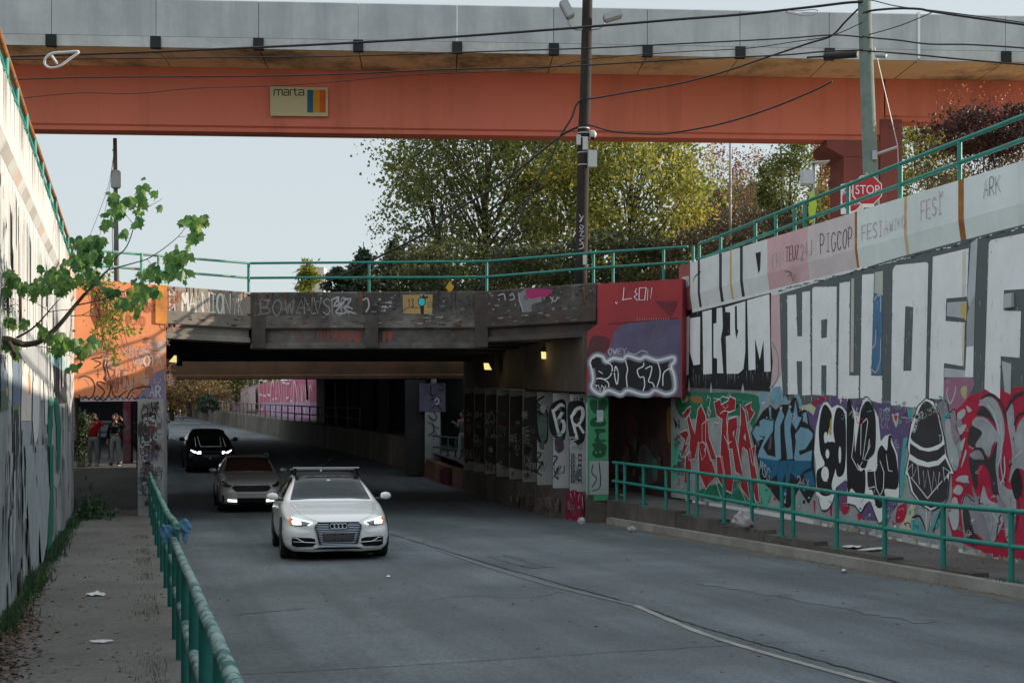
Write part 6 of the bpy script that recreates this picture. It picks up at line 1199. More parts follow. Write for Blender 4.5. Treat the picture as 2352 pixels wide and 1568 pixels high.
tree('broadleaf_tree','orange brown tree squeezed against the overpass pier','' or (1905,425),88,1.7,4.2,5,oran,44,80,.2,15,trunk_r=.18)
tree('undergrowth_bush','dim brown thicket behind the right wall railing','' or (1760,545),62,4.2,1.6,5,leafmat('brown_thicket',[(0,(.03,.024,.014)),(.6,(.08,.06,.03)),(1,(.2,.13,.05))],.3),44,90,.17,16,cat='bush',trunk_r=.06)
tree('broadleaf_tree','yellow olive tree just right of the overpass pier','' or (2130,380),70,2.3,3.0,5,gold,40,90,.18,17,trunk_r=.16)
tree('broadleaf_tree','tangled tree with dark twigs beyond the railing at the far right','' or (2260,390),62,3.2,2.6,5,leafmat('far_tangle',[(0,(.035,.03,.018)),(.6,(.10,.075,.03)),(1,(.28,.17,.05))],.35),50,50,.16,18,trunk_r=.16)
tree('undergrowth_bush','rusty brown thicket low behind the railing left of the sensor post','' or (1660,585),52,3.0,1.1,5,MATS['brown_thicket'],30,90,.15,41,cat='bush',trunk_r=.06)
tree('broadleaf_tree','dense dull green tree filling the gap behind the russet trees','' or (1700,520),100,5.5,3.6,5,oliv,60,120,.28,42,trunk_r=.2)
tree('vine_thicket','dark maroon vine thicket with red tips hanging over the railing at the top right','' or (2290,300),26,1.35,.48,5.9,mar,56,90,.075,19,cat='vine',trunk_r=.03,ry=1.0,spread=.2)
tree('vine_thicket','sparse brown twiggy growth under the maroon vine by the right railing','' or (2240,390),27,1.5,.6,5.9,leafmat('brown_twig_leaves',[(0,(.03,.022,.014)),(.6,(.08,.055,.025)),(1,(.2,.11,.03))],.3),40,26,.06,20,cat='vine',trunk_r=.03,ry=1.0,spread=.2)
rnd = random.Random(33); v = bpy.data.objects['vine_thicket']; m = MB()
for i in range(60):
    p = at(rnd.uniform(2150,2380),rnd.uniform(230,330),26); m.tube([p,p+Vector((rnd.uniform(-.15,.15),0,rnd.uniform(.1,.35))),p+Vector((rnd.uniform(-.25,.25),0,rnd.uniform(.2,.55)))],[.008,.006,.002],4)
    for _ in range(3): leaf_quad(m,p+Vector((rnd.uniform(-.2,.2),rnd.uniform(-.2,.2),rnd.uniform(.1,.5))),.05,rnd)
m.build('red_tips',leafmat('red_tip_leaves',[(0,(.15,.05,.03)),(.5,(.40,.10,.05)),(1,(.6,.25,.1))],.4),v)
# seen through the underpass
tree('broadleaf_tree','golden autumn tree with dark forked trunk seen under the bridge','' or (435,885),128,3.6,2.6,zr(128)+.8,leafmat('dull_autumn',[(0,(.07,.05,.025)),(.5,(.20,.13,.05)),(1,(.36,.24,.09))],.4),50,110,.2,21,trunk_r=.3,low=.5)
tree('broadleaf_tree','paler autumn tree farther up the road seen under the bridge','' or (395,870),150,4.6,4.2,zr(150)-.2,leafmat('straw_leaves',[(0,(.16,.09,.03)),(.5,(.38,.24,.07)),(1,(.55,.40,.14))],.45),60,110,.28,22,trunk_r=.3)
tree('undergrowth_bush','round dark green bush beside the far ramp railing','' or (478,925),118,1.1,.9,zr(118)+1.0,dark,24,110,.16,23,cat='bush',trunk_r=.06)
tree('broadleaf_tree','olive tree above the far ramp wall seen under the bridge','' or (545,850),140,5.2,4.2,zr(140)+2,oliv,60,110,.3,24,trunk_r=.3)
tree('broadleaf_tree','russet tree mass at the top of the far ramp','' or (470,830),175,9,6.5,zr(175)+1,MATS['dull_autumn'],70,110,.4,25,trunk_r=.3)
tree('broadleaf_tree','brown hedge tree at the far left end of the road seen under the bridge','' or (330,890),165,7,4.5,zr(165)-.5,MATS['dull_autumn'],60,110,.35,26,trunk_r=.3)
# ---- foreground branch with lobed leaves growing out beside the left wall
LEAF = [(0,-.5),(.22,-.42),(.42,-.12),(.30,.02),(.50,.22),(.24,.26),(.14,.34),(0,.62),(-.14,.34),(-.24,.26),(-.50,.22),(-.30,.02),(-.42,-.12),(-.22,-.42)]
def lobed(m, p, s, rnd, drop=.6):
    n = Vector((rnd.gauss(0,.55),-1,rnd.gauss(.25,.5))).normalized(); dn = Vector((rnd.gauss(0,.55),rnd.gauss(0,.3),-1)); dn = (dn-n*dn.dot(n)).normalized(); u = dn.cross(n); o = len(m.v); k = s*rnd.uniform(.05,.2)
    m.v.append(p)
    for x,y in LEAF: m.v.append(p+u*x*s*.9+dn*(y+.5)*s-n*k*(abs(x)*1.3+max(0,y)*.8))
    L = len(LEAF)
    for i in range(L): m.f.append((o,o+1+i,o+1+(i+1)%L)); m.m.append(0)
FBL = leafmat('fig_like_leaves',[(0,(.022,.085,.032)),(.35,(.055,.165,.05)),(.7,(.15,.29,.06)),(1,(.40,.46,.08))],.55,.4,1.6)
fb = thing('sapling_branch','leafy bough of lobed green leaves growing out from beside the left wall','branch',at(0,780,12.7))
def OP(p, Y): return at(*px('O',p),Y)
def obranch(m, pts, w0, w1, Y0, Y1):
    k = len(pts); q = [OP(p, lerp(Y0,Y1,i/(k-1))) for i,p in enumerate(pts)]; q = crom(q,5); sc = .293*13/2900/2
    m.tube(q,[lerp(w0,w1,i/(len(q)-1))*sc for i in range(len(q))],7)
m = MB()
for b in (([(-60,1285),(0,1290),(60,1290),(150,1318),(200,1328),(300,1310),(370,1260),(440,1200),(520,1110),(600,1010),(660,940),(720,880),(800,790),(850,742)],64,13,12.6,13.0),([(850,742),(900,660),(980,580),(1020,500),(1050,400),(1070,310),(1085,230),(1110,150),(1122,80)],11,4,13,12.9),([(850,745),(940,720),(1050,690),(1150,660),(1250,600),(1330,540),(1400,480),(1440,430),(1490,370)],11,4,13,13.3),
  ([(600,1020),(700,1000),(800,975),(900,940),(1000,900),(1100,860),(1180,820)],12,4,12.9,13.2),([(550,1105),(640,1100),(720,1105),(800,1110),(900,1060),(1000,990)],8,3,12.9,13.1),([(130,1275),(230,1220),(310,1150),(375,1075),(450,990),(520,920)],18,4,12.6,12.5),([(375,1075),(470,1060),(560,1050),(600,1020)],8,5,12.55,12.9),([(375,1060),(330,1030),(250,990),(150,960)],6,3,12.55,12.4),([(880,720),(885,600),(880,450),(895,330),(910,220)],7,3,13,13.1),([(1125,275),(1180,240),(1250,200),(1275,185)],5,2,12.95,12.9),
  ([(1050,390),(1000,330),(960,260)],5,2,12.9,12.9),([(1400,485),(1470,480),(1530,460)],4,2,13.3,13.3),([(640,1100),(740,1040),(790,960),(830,900)],6,2,12.9,13.0),([(250,1335),(400,1360),(500,1400),(600,1440),(650,1450)],6,2,12.7,12.8),([(60,1300),(100,1370),(115,1430)],44,20,12.55,12.6),([(1150,660),(1220,740),(1270,790)],5,2,13.1,13.1),([(960,920),(1040,860),(1080,770)],4,2,13.1,13.1)): obranch(m,*b)
m.build('limb',twig,fb,smooth=True)
m = MB(); rnd = random.Random(77); sc = .293*13/2900
for x,y,sx,sy,n in ((60,800,60,45,16),(30,900,45,60,9),(150,850,60,55,10),(250,910,70,45,16),(390,790,80,65,26),(320,880,60,50,12),(480,850,70,65,16),(520,780,60,55,10),(660,570,75,70,34),(740,620,80,75,28),(620,680,80,55,22),(700,780,60,55,12),(780,530,45,40,9),(860,650,40,40,6),(650,830,40,45,6),(840,900,30,25,3),(900,915,25,25,3),(910,200,55,50,16),(960,260,60,50,12),(1040,190,40,35,6),(880,300,40,35,6),(840,380,28,30,4),(970,460,28,30,4),(1125,90,22,50,6),(1110,190,28,40,6),(1100,280,28,28,4),(1075,350,28,40,5),(1220,150,28,18,2),(1270,260,20,20,1),
  (1480,350,55,35,10),(1560,390,60,45,12),(1530,470,50,35,8),(1600,345,25,22,3),(1360,650,65,55,22),(1440,640,50,45,10),(1350,760,55,50,16),(1430,770,40,45,8),(1270,800,40,35,5),(1220,740,50,45,6),(1130,800,55,35,7),(1050,840,30,25,3),(1120,900,60,45,10),(1200,900,50,40,7),(1060,950,60,40,10),(970,1000,65,35,12),(1080,1030,28,45,5),(80,1160,55,45,12),(190,1170,50,28,6),(420,1260,60,45,12),(350,1240,45,35,6),(500,1330,60,45,12),(600,1330,70,45,16),(640,1400,35,55,6),(550,1500,22,30,2),(720,1300,40,55,8),(700,1370,35,50,5),(400,1350,40,35,5),(100,1400,40,40,5),(40,1330,40,40,8)):
    for _ in range(int(n*1.35)): lobed(m, OP((x+rnd.gauss(0,.62)*sx, y+rnd.gauss(0,.62)*sy-20), 12.9+rnd.uniform(-.35,.4)), sc*rnd.uniform(52,92), rnd)
m.build('leaves',FBL,fb)
sh = thing('hanging_shrub','yellow green shrub hanging down over the orange bridge end','shrub',OP((760,830),29.3)); m = MB(); tw = MB()
for x,y,sx,sy,n in ((760,830,110,60,110),(680,870,60,60,40),(850,1060,75,90,90),(800,1180,85,90,90),(880,1140,85,75,80),(960,1050,75,50,50),(830,1300,75,75,80),(920,1230,110,55,60),(900,1430,50,45,40),(1040,1230,50,35,16),(790,920,80,50,40)):
    for _ in range(n): leaf_quad(m, OP((x+rnd.gauss(0,.7)*sx,y+rnd.gauss(0,.7)*sy),29.2+rnd.uniform(-.4,.3)), .293*29/2900*rnd.uniform(18,34), rnd, 1.4)
for _ in range(40):
    a = OP((rnd.uniform(640,820),rnd.uniform(820,900)),29.4); b = OP((rnd.uniform(720,1040),rnd.uniform(950,1450)),29.2); tw.tube(crom([a,a.lerp(b,.5)+Vector((rnd.uniform(-.2,.2),0,.12)),b],4),.006,4)
m.build('leaves',lime,sh); tw.build('stems',twig,sh)
iv = thing('ivy_sprig','small dark ivy sprig clinging to the white left wall','ivy',OP((60,1000),12.9)); m = MB()
for _ in range(240): leaf_quad(m, OP((60+rnd.gauss(0,55),1010+rnd.gauss(0,55)),12.75+rnd.uniform(-.1,.1)), sc*rnd.uniform(8,18), rnd, 1.3)
m.build('leaves',dark,iv); m = MB(); m.tube([OP((20,960),12.8),OP((60,1010),12.75),OP((110,1060),12.75)],.003,4); m.build('stems',twig,iv)
bs = thing('leafy_bush','pale leafed bush beside the person in red','bush',at(185,1060,42)); m = MB()
for _ in range(420):
    x,y = 130+rnd.gauss(0,55),400+rnd.gauss(0,70); p = at(*px('L',(x,y)),42+rnd.uniform(-.4,.4)); leaf_quad(m,p,rnd.uniform(.05,.10),rnd,1.5)
m.build('leaves',leafmat('pale_leaves',[(0,(.06,.10,.04)),(.5,(.16,.24,.12)),(1,(.32,.40,.26))],.4),bs); m = MB()
for i in range(9):
    a = at(*px('L',(70+i*14,930)),42); a.z = zsl(42); m.tube(crom([a,a.lerp(at(*px('L',(60+i*20,420)),42),.5)+Vector((.04*(i%3-1),0,0)),at(*px('L',(60+i*20,400)),42)],4),.012,5)
m.build('stems',twig,bs); m = MB()
for _ in range(520):
    x,y = 105+rnd.gauss(0,42),rnd.uniform(480,930); p = at(*px('L',(x,y)),42+rnd.uniform(-.3,.3)); leaf_quad(m,p,rnd.uniform(.05,.10),rnd,1.5)
m.build('lower_leaves',dark,bs)
# ---- weeds, grass and leaf litter
gr_m = leafmat('weed_green',[(0,(.014,.045,.022)),(.5,(.03,.085,.035)),(1,(.09,.13,.04))],.3)
m = MB(); rnd = random.Random(55)
def blade(m, p, h, rnd):
    d = Vector((rnd.gauss(0,.4),rnd.gauss(0,.4),1)).normalized(); s = Vector((rnd.uniform(-1,1),rnd.uniform(-1,1),0)).normalized()*h*.09; o = len(m.v)
    m.v += [p-s,p+s,p+d*h]; m.f.append((o,o+1,o+2)); m.m.append(0)
for _ in range(5200):
    Y = rnd.uniform(11.5,31); k = max(0,math.sin(Y*1.7)+math.sin(Y*.9+1)+.5); d = abs(rnd.gauss(0,.09))+.02; blade(m,Vector((XV(Y)+d,Y,.15)),rnd.uniform(.03,.10+.10*k),rnd)
for _ in range(900):
    Y = rnd.choice([8.3,9.6,10.2,13.2,14.6,17,19,21,24])+rnd.gauss(0,.35); blade(m,lfoot(Y,-.12-abs(rnd.gauss(0,.15))),rnd.uniform(.015,.05),rnd)
for _ in range(260):
    x = rnd.choice([2323,2300,1745,1565]); Y = on_line(x,11.02,-.274)+rnd.gauss(0,.12); blade(m,Vector((11.0-.274*Y+rnd.gauss(0,.1),Y,zsw(Y))),rnd.uniform(.02,.08),rnd)
tag(m.build('weeds',gr_m),'short weeds and grass along the sidewalk edges','weeds',kind='stuff')
wd_ = thing('weed_plant','dark leafy weed at the foot of the left wall by the walkway opening','plant',Vector((XV(30)+.25,30,.15))); m = MB()
for _ in range(420): leaf_quad(m, Vector((XV(29.8)+.25+abs(rnd.gauss(0,.28)),29.8+rnd.gauss(0,.4),.17+abs(rnd.gauss(0,.28)))), rnd.uniform(.05,.11), rnd, 1.4)
m.build('leaves',gr_m,wd_); m = MB()
for _ in range(12): m.tube([Vector((XV(29.9)+.2,29.9,.15)),Vector((XV(29.9)+rnd.uniform(.1,.8),29.9+rnd.gauss(0,.2),.2+rnd.uniform(.1,.5)))],.008,4)
m.build('stems',twig,wd_)
m = MB()
for _ in range(2600):
    Y = 8.5+abs(rnd.gauss(0,4.2)); d = abs(rnd.gauss(0,.22 if Y<13 else .12))+.02
    p = Vector((XV(Y)+d,Y,.155+rnd.uniform(0,.035)*max(0,1-d*2))); leaf_quad(m,p,rnd.uniform(.03,.07),rnd,1.3,3.0)
for _ in range(330):
    Y = rnd.uniform(8.5,26); p = Vector((lerp(XV(Y),XL(Y),rnd.random()**1.6),Y,.157)); leaf_quad(m,p,rnd.uniform(.03,.065),rnd,1.3,6)
for _ in range(160):
    Y = rnd.uniform(8,26); p = Vector((lerp(XL(Y)+.2,XR(Y),rnd.random()),Y,0)); p.z = .008-.03*(2*(p.x-XL(Y))/(XR(Y)-XL(Y))-1)**2; leaf_quad(m,p,rnd.uniform(.03,.07),rnd,1.3,9)
for _ in range(260):
    Y = rnd.uniform(16,31); p = Vector((XR(Y)-abs(rnd.gauss(0,.12)),Y,-.02)); leaf_quad(m,p,rnd.uniform(.03,.06),rnd,1.3,6)
for _ in range(200):
    Y = rnd.uniform(16,31); p = Vector((lerp(XR(Y)+.4,XW(Y)-.05,rnd.random()**.5),Y,zsw(Y)+.008)); leaf_quad(m,p,rnd.uniform(.02,.06),rnd,1.3,6)
tag(m.build('leaf_litter',leafmat('fallen_leaves',[(0,(.035,.026,.02)),(.5,(.10,.06,.04)),(.85,(.19,.12,.085)),(1,(.28,.11,.04))],.1,.8,3)),'brown fallen leaves drifted along the left wall and gutters','leaves',kind='stuff')
# ================================================================ POLES, WIRES, SIGNS
wood = surf('tarred_wood',(.022,.019,.019),.35,(.045,.03,.025),.5,3,.35,(.075,.045,.035),sscale=(9,9,.5),bump=.3)
grn_wood = surf('grey_green_pole',(.17,.225,.205),.2,(.10,.12,.11),.6,2.5,.4,(.22,.25,.22),sscale=(9,9,.4),bump=.25)
boxw = plain('pale_box',(.50,.52,.53),.5); steel = plain('grey_steel',(.36,.38,.39),.45,.6); wirem = plain('black_cable',(.010,.010,.012),.6)
Yp = 34.6
P1 = thing('utility_pole','dark tarred utility pole with floodlights behind the bridge railing','pole',at(1334,690,Yp))
m = MB(); ln = [(1350,-60),(1349,20),(1346,150),(1344,230),(1340,320),(1338,450),(1335,600),(1333,700)]; q = [at(x,y,Yp) for x,y in ln]; m.tube(q,[.135,.14,.15,.155,.16,.165,.17,.175],14,wood); m.build('shaft',None,P1,smooth=True)
for sg,cx in ((-1,(1302,22)),(1,(1407,38))):
    arm = MB(); pts = [(1340,68),(1322,68),(1310,60),(1304,44)] if sg<0 else [(1356,68),(1375,66),(1386,58),(1390,44)]
    arm.tube(crom([at(x,y,Yp-.05) for x,y in pts],4),.028,8,steel); f = arm.build('floodlight',None,P1,smooth=True)
    hd = MB(); a = at(*cx,Yp-.1)
    R_ = Matrix.Rotation(R(-58 if sg<0 else 17) ,3,'Y') if sg<0 else Matrix.Rotation(R(-17),3,'Y')
    hd.box(a,(.52 if sg>0 else .50,.30,.20 if sg>0 else .24),steel,rot=Matrix.Rotation(R(62 if sg<0 else -17),3,'Y')); hd.build('lamp_head',None,f,bevel=.03)
for y_ in (296,307,318,352,380):
    m = MB(); m.tube([at(1340,y_,Yp)+Vector((0,0,-.012)),at(1340,y_,Yp)+Vector((0,0,.012))],.172,14,boxw); m.build('strap',None,P1)
for x,y,wd,h in ((1344,330,.14,.36),(1361,365,.24,.46),(1329,322,.12,.28)):
    m = MB(); m.box(at(x,y,Yp-.17),(wd,.12,h),boxw); m.build('equipment_box',None,P1,bevel=.01)
m = MB(); a = at(1362,309,Yp-.1); m.tube([a+Vector((-.12,0,.06)),a+Vector((0,0,.08))],.04,8,boxw); m.ellipsoid(a,(.10,.10,.11),boxw); m.ellipsoid(a+Vector((0,-.01,-.09)),(.06,.06,.06),black); m.build('dome_camera',None,P1,smooth=True)
g = Graff(Wall((at(1320,600,Yp-.19).x,Yp-.19),(at(1350,600,Yp-.19).x,Yp-.19)),.0)
for p in ([(1612,-70),(1630,-40),(1615,-20),(1640,-60)],[(1620,0),(1640,10),(1625,30),(1615,10)],[(1615,45),(1640,40),(1620,70),(1645,75)],[(1640,90),(1615,100),(1640,120)],[(1615,130),(1635,125),(1640,150),(1612,160)]): g.stroke('E',p,6,PAL)
g.build('white_tag',P1)
m = MB(); m.box(at(1343,596,Yp-.2),(.1,.04,.28),boxw); m.build('equipment_box',None,P1)
Yr = 25.4
P2 = thing('utility_pole','grey green utility pole standing behind the stop sign on the right','pole',at(2004,480,Yr))
q = [at(x,y,Yr) for x,y in ((1983,-60),(1986,20),(1992,200),(1999,380),(2004,500))]; m = MB(); m.tube(q,[.125,.13,.14,.15,.155],14,grn_wood); m.build('shaft',None,P2,smooth=True)
m = MB(); m.tube([at(2006,357,Yr-.1),at(2061,338,Yr-.3)],.03,8,steel); m.box(at(2008,357,Yr-.15),(.1,.08,.18),steel); m.build('strut',None,P2)
m = MB(); m.tube([at(2009,110,Yr-.1),at(2062,336,Yr-.3),at(2066,480,Yr-.3)],.008,6,plain('guy_wire',(.55,.56,.57),.4,.7)); m.build('guy_wire',None,P2)
Yl = 52
P3 = thing('utility_pole','distant utility pole with a grey transformer left of the bridge','pole',at(267,640,Yl)); m = MB(); m.tube([at(264,318,Yl),at(266,480,Yl),at(268,660,Yl)],[.08,.09,.11],10,surf('weathered_pole',(.22,.21,.20),.3,bump=0)); m.build('shaft',None,P3,smooth=True)
m = MB(); a = at(266,412,Yl-.25); m.tube([a+Vector((0,0,-.36)),a+Vector((0,0,-.30)),a+Vector((0,0,.30)),a+Vector((0,0,.36))],[.17,.20,.20,.16],14,boxw); m.build('transformer',None,P3,smooth=True,angle=R(40))
m = MB()
for y_ in (345,372,395): m.tube([at(258,y_,Yl),at(268,y_,Yl)],.03,6,steel)
m.build('bracket',None,P3)
m = MB()
for a,b,c_ in (((262,345),(248,430),(205,545)),((262,350),(250,440),(225,560))): m.tube(crom([at(*a,Yl),at(*b,Yl-1),at(*c_,Yl-2)],6),.010,5,plain('thin_wire',(.3,.3,.32),.6))
m.build('stay_wire',None,P3)
P4 = thing('lamp_pole','thin grey lamp pole among the russet trees','pole',at(1677,590,58)); m = MB(); m.tube([at(1677,300,58),at(1677,600,58)],[.05,.075],8,steel); m.build('shaft',None,P4,smooth=True); m = MB(); m.tube([at(1677,598,58),at(1677,588,58)],.12,8,steel); m.build('base_collar',None,P4)
def cable(label, pts, Y0, Y1, r, cat='cable'):
    d = [px(c,p) for c,p in pts]; L = [0]
    for a,b in zip(d,d[1:]): L.append(L[-1]+math.hypot(b[0]-a[0],b[1]-a[1]))
    q = [at(x,y,lerp(Y0,Y1,l/L[-1])) for (x,y),l in zip(d,L)]; m = MB(); m.tube(crom(q,6),r,6,wirem); return tag(m.build('overhead_cable',None,smooth=True),label,cat,'overhead cables')
cable('thickest black overhead cable crossing from the left wall to the right pole top',[('A',(-200,385)),('A',(60,378)),('A',(600,362)),('A',(1050,346)),('A',(1700,318)),('B',(0,292)),('B',(700,252)),('B',(1600,186)),('C',(0,133)),('C',(430,100)),('C',(900,50)),('C',(1150,20)),('C',(1260,14))],30,25.3,.026)
cable('black overhead cable just below the thickest one',[('A',(-200,402)),('A',(120,398)),('A',(1500,385)),('A',(2335,375)),('B',(1000,345)),('B',(1700,322)),('C',(0,295)),('C',(700,260)),('C',(1050,235)),('C',(1260,250))],30,25.3,.014)
cable('black overhead cable crossing the top of the orange girder',[('A',(-200,535)),('A',(115,530)),('A',(600,517)),('A',(1600,510)),('B',(0,497)),('B',(700,465)),('B',(1200,455)),('B',(1650,437)),('C',(0,402)),('C',(700,370)),('C',(1000,345)),('C',(1260,335))],31,25.3,.015)
cable('thin black wire sagging across the girder above the transit sign',[('A',(-100,690)),('A',(155,655)),('A',(520,622)),('A',(900,625)),('A',(1300,590)),('A',(1800,575)),('B',(0,545)),('B',(500,500)),('B',(1300,465)),('B',(1700,395)),('C',(0,350)),('C',(470,325)),('C',(800,280)),('C',(1050,240)),('C',(1260,150))],32,25.3,.009)
cable('looped black cable rising from the dark pole to the right pole',[('B',(1660,662)),('B',(1750,650)),('B',(2000,605)),('C',(0,565)),('C',(300,490)),('C',(600,390)),('C',(900,290)),('C',(1050,240)),('C',(1140,150)),('C',(1220,70)),('C',(1260,40))],34.4,25.3,.022)
cable('loose black cable end hanging in front of the girder right of the dark pole',[('B',(1640,830)),('B',(1690,838)),('B',(1850,880)),('B',(2100,895)),('C',(0,885)),('C',(300,830)),('C',(600,740)),('C',(900,620)),('C',(1055,543))],34.4,30,.022)
cable('black guy cable dropping steeply from the dark pole',[('B',(1640,655)),('B',(1590,705)),('B',(1560,790)),('B',(1480,920)),('B',(1420,1060)),('B',(1300,1270)),('B',(1160,1568)),('E',(1060,220)),('E',(930,450))],34.5,34.2,.028)
cable('long black cable slanting from the dark pole down to the left over the bridge',[('B',(1630,838)),('B',(1500,900)),('B',(1300,1060)),('B',(1080,1230)),('B',(800,1400)),('B',(560,1568)),('E',(300,200)),('E',(0,350)),('E',(-120,400))],34.5,37,.031)
cable('thick black cable bundle leaving the right pole towards the right edge',[('C',(1260,90)),('C',(1335,70)),('C',(1500,58)),('C',(1640,62)),('C',(1720,78)),('C',(2000,120)),('C',(2500,190)),('C',(3400,330))],25.3,23,.022)
cable('black overhead cable right of the right pole at mid parapet height',[('C',(1260,245)),('C',(1340,255)),('C',(1500,270)),('C',(1700,295)),('C',(2000,300)),('C',(2500,335)),('C',(3400,415))],25.3,23,.015)
cable('thin black wire rising from the right pole to the cable bundle',[('C',(1260,240)),('C',(1340,222)),('C',(1500,175)),('C',(1640,120)),('C',(1722,84))],25.3,25,.010)
cable('lowest black overhead cable right of the right pole',[('C',(1260,340)),('C',(1340,345)),('C',(1600,365)),('C',(1900,395)),('C',(2500,450)),('C',(3400,560))],25.3,23,.016)
cable('thin top wire leaving the right pole against the sky',[('C',(1300,0)),('C',(1350,10)),('C',(1500,45)),('C',(1800,80)),('C',(2500,175)),('C',(3400,310))],25.3,23,.010)
m = MB(); a,b = at(*px('C',(1000,378)),26),at(*px('C',(1225,362)),25.6); m.tube([a,a.lerp(b,.03),a.lerp(b,.97),b],[.05,.075,.075,.05],12,wirem); m.tube([a+Vector((-.35,0,-.02)),a],.02,6,wirem); tag(m.build('splice_case',None,smooth=True,angle=R(40)),'black tubular splice case hanging on the cable left of the right pole','splice case')
m = MB(); a,b = at(*px('C',(1345,368)),25.2),at(*px('C',(1420,374)),25.1); m.tube([a,a.lerp(b,.05),a.lerp(b,.95),b],[.03,.055,.055,.03],12,steel); tag(m.build('splice_case',None,smooth=True,angle=R(40)),'short grey splice case right of the right pole','splice case')
def loop(label, c, pts, Y, w_, mat):
    t = thing('cable_storage_bracket',label,'bracket',at(*px(c,pts[0]),Y)); q = [at(*px(c,p),Y) for p in pts]; m = MB(); m.tube(crom(q,5,True)+[q[0]],w_,6,mat); m.build('hoop',None,t,smooth=True); return t
wl_m = plain('white_bracket',(.62,.64,.66),.4)
t = loop('white teardrop cable bracket hanging from the wires at the upper left','A',[(525,346),(470,390),(400,440),(335,452),(300,430),(305,390),(350,356),(430,350)],28.5,.028,wl_m)
m = MB(); m.tube([at(*px('A',(345,372)),28.5),at(*px('A',(382,425)),28.5)],.03,6,wl_m); m.build('cross_bar',None,t)
t = loop('pale teardrop cable bracket on the thick cable near the right pole','C',[(745,78),(800,95),(880,106),(945,95),(960,75),(930,66),(850,72)],26.2,.010,steel); m = MB(); m.tube([at(*px('C',(750,80)),26.2),at(*px('C',(850,98)),26.2)],.03,6,wl_m); m.build('cross_bar',None,t)
# ---- signs beyond the right railing
def text_mesh(txt, size, mat, name, parent, M):
    cu = bpy.data.curves.new(name,'FONT'); cu.body = txt; cu.size = size; cu.align_x = 'CENTER'; cu.align_y = 'CENTER'
    o = bpy.data.objects.new(name,cu); COL.objects.link(o); dg = bpy.context.evaluated_depsgraph_get(); me = bpy.data.meshes.new_from_object(o.evaluated_get(dg)); bpy.data.objects.remove(o)
    me.transform(M); me.materials.clear(); me.materials.append(mat); r = bpy.data.objects.new(name,me); COL.objects.link(r); r.parent = parent; return r
sred = plain('sign_red',(.42,.008,.025),.45); swht = plain('sign_white',(.70,.72,.72),.5)
c0 = at(1992,437,24.6); ST = thing('stop_sign','red octagonal stop sign behind the teal railing','sign',(c0.x,c0.y+.03,6.0)); loc = Vector(ST.location)
m = MB(); oc = [(c0+Vector((.31*math.cos(R(22.5+45*i)),0,.31*math.sin(R(22.5+45*i))))) for i in range(8)]; m.prism(oc,(0,.02,0),swht); m.build('plate',None,ST)
m = MB(); m.prism([c0+(p-c0)*.93+Vector((0,-.005,0)) for p in oc],(0,.003,0),sred); m.build('face',None,ST)
o = text_mesh('STOP',.20,swht,'lettering',ST,Matrix.Translation(c0-loc+Vector((0,-.009,0)))@Matrix.Rotation(R(90),4,'X')@Matrix.Diagonal((1,1.25,1,1)))
m = MB(); m.box((c0.x,c0.y+.045,c0.z-.4),(.05,.04,1.5),steel); m.build('post',None,ST)
m = MB(); m.box(c0+Vector((.02,-.003,-.30)),(.22,.012,.07),swht); m.build('tag_plate',None,ST)
c1 = at(1957,455,25.0); DN = thing('do_not_enter_sign','white sign with a red disc partly hidden behind the stop sign','sign',(c1.x,c1.y+.03,6.0)); loc = Vector(DN.location); rot = Matrix.Rotation(R(-35),3,'Z')
m = MB(); m.box(c1,(.46,.015,.60),swht,rot=rot); m.build('plate',None,DN,bevel=.004); m = MB(); m.prism([c1+rot@Vector((.20*math.cos(a*.3142),-.010,.26*math.sin(a*.3142))) for a in range(20)],rot@Vector((0,.002,0)),sred); m.build('red_disc',None,DN)
for tx,dz in (('DO NOT',.12),('ENTER',-.12)): text_mesh(tx,.105,swht,'lettering',DN,Matrix.Translation(c1-loc+rot@Vector((0,-.014,0))+Vector((0,0,dz)))@rot.to_4x4()@Matrix.Rotation(R(90),4,'X'))
m = MB(); m.box(c1+rot@Vector((0,0,0)),(.36,.017,.035),swht,rot=rot); m.build('white_bar',None,DN); m = MB(); m.box((c1.x,c1.y+.04,c1.z-.35),(.05,.04,1.4),steel); m.build('post',None,DN)
cs = at(*px('C',(928,1300)),25.8); SP = thing('sensor_post','slim metal post with a white sensor box and a small solar panel','post',(cs.x,cs.y,6.0))
m = MB(); m.tube([Vector((cs.x,cs.y,5.9)),at(*px('C',(930,1080)),25.8)],.035,8,steel); m.build('shaft',None,SP,smooth=True)
m = MB(); m.box(at(*px('C',(887,1186)),25.75),(.24,.18,.29),boxw); m.build('sensor_box',None,SP,bevel=.015)
m = MB(); a = at(*px('C',(972,1086)),25.8); m.box(a,(.34,.3,.02),boxw,rot=Matrix.Rotation(R(-4),3,'Y')); m.tube([a+Vector((-.12,0,-.02)),at(*px('C',(930,1105)),25.8)],.02,6,steel); m.build('solar_panel',None,SP)
m = MB(); m.prism([at(*px('C',p),25.7) for p in ((905,1290),(920,1270),(940,1310),(955,1360),(935,1470),(905,1490),(898,1400))],(0,.02,0),plain('lime_sign',(.42,.58,.04),.4)); m.build('lime_marker',None,SP)
cy = at(1033,660,52); YS = thing('warning_sign','small orange yellow diamond sign behind the bridge parapet','sign',(cy.x,cy.y,5.2)); m = MB(); m.prism([cy+Vector((0,0,.26)),cy+Vector((.17,0,0)),cy+Vector((0,0,-.26)),cy+Vector((-.17,0,0))],(0,.02,0),plain('sign_amber',(.62,.32,.02),.5)); m.build('plate',None,YS); m = MB(); m.box((cy.x,cy.y+.05,cy.z-.7),(.05,.05,1.9),steel); m.build('post',None,YS)
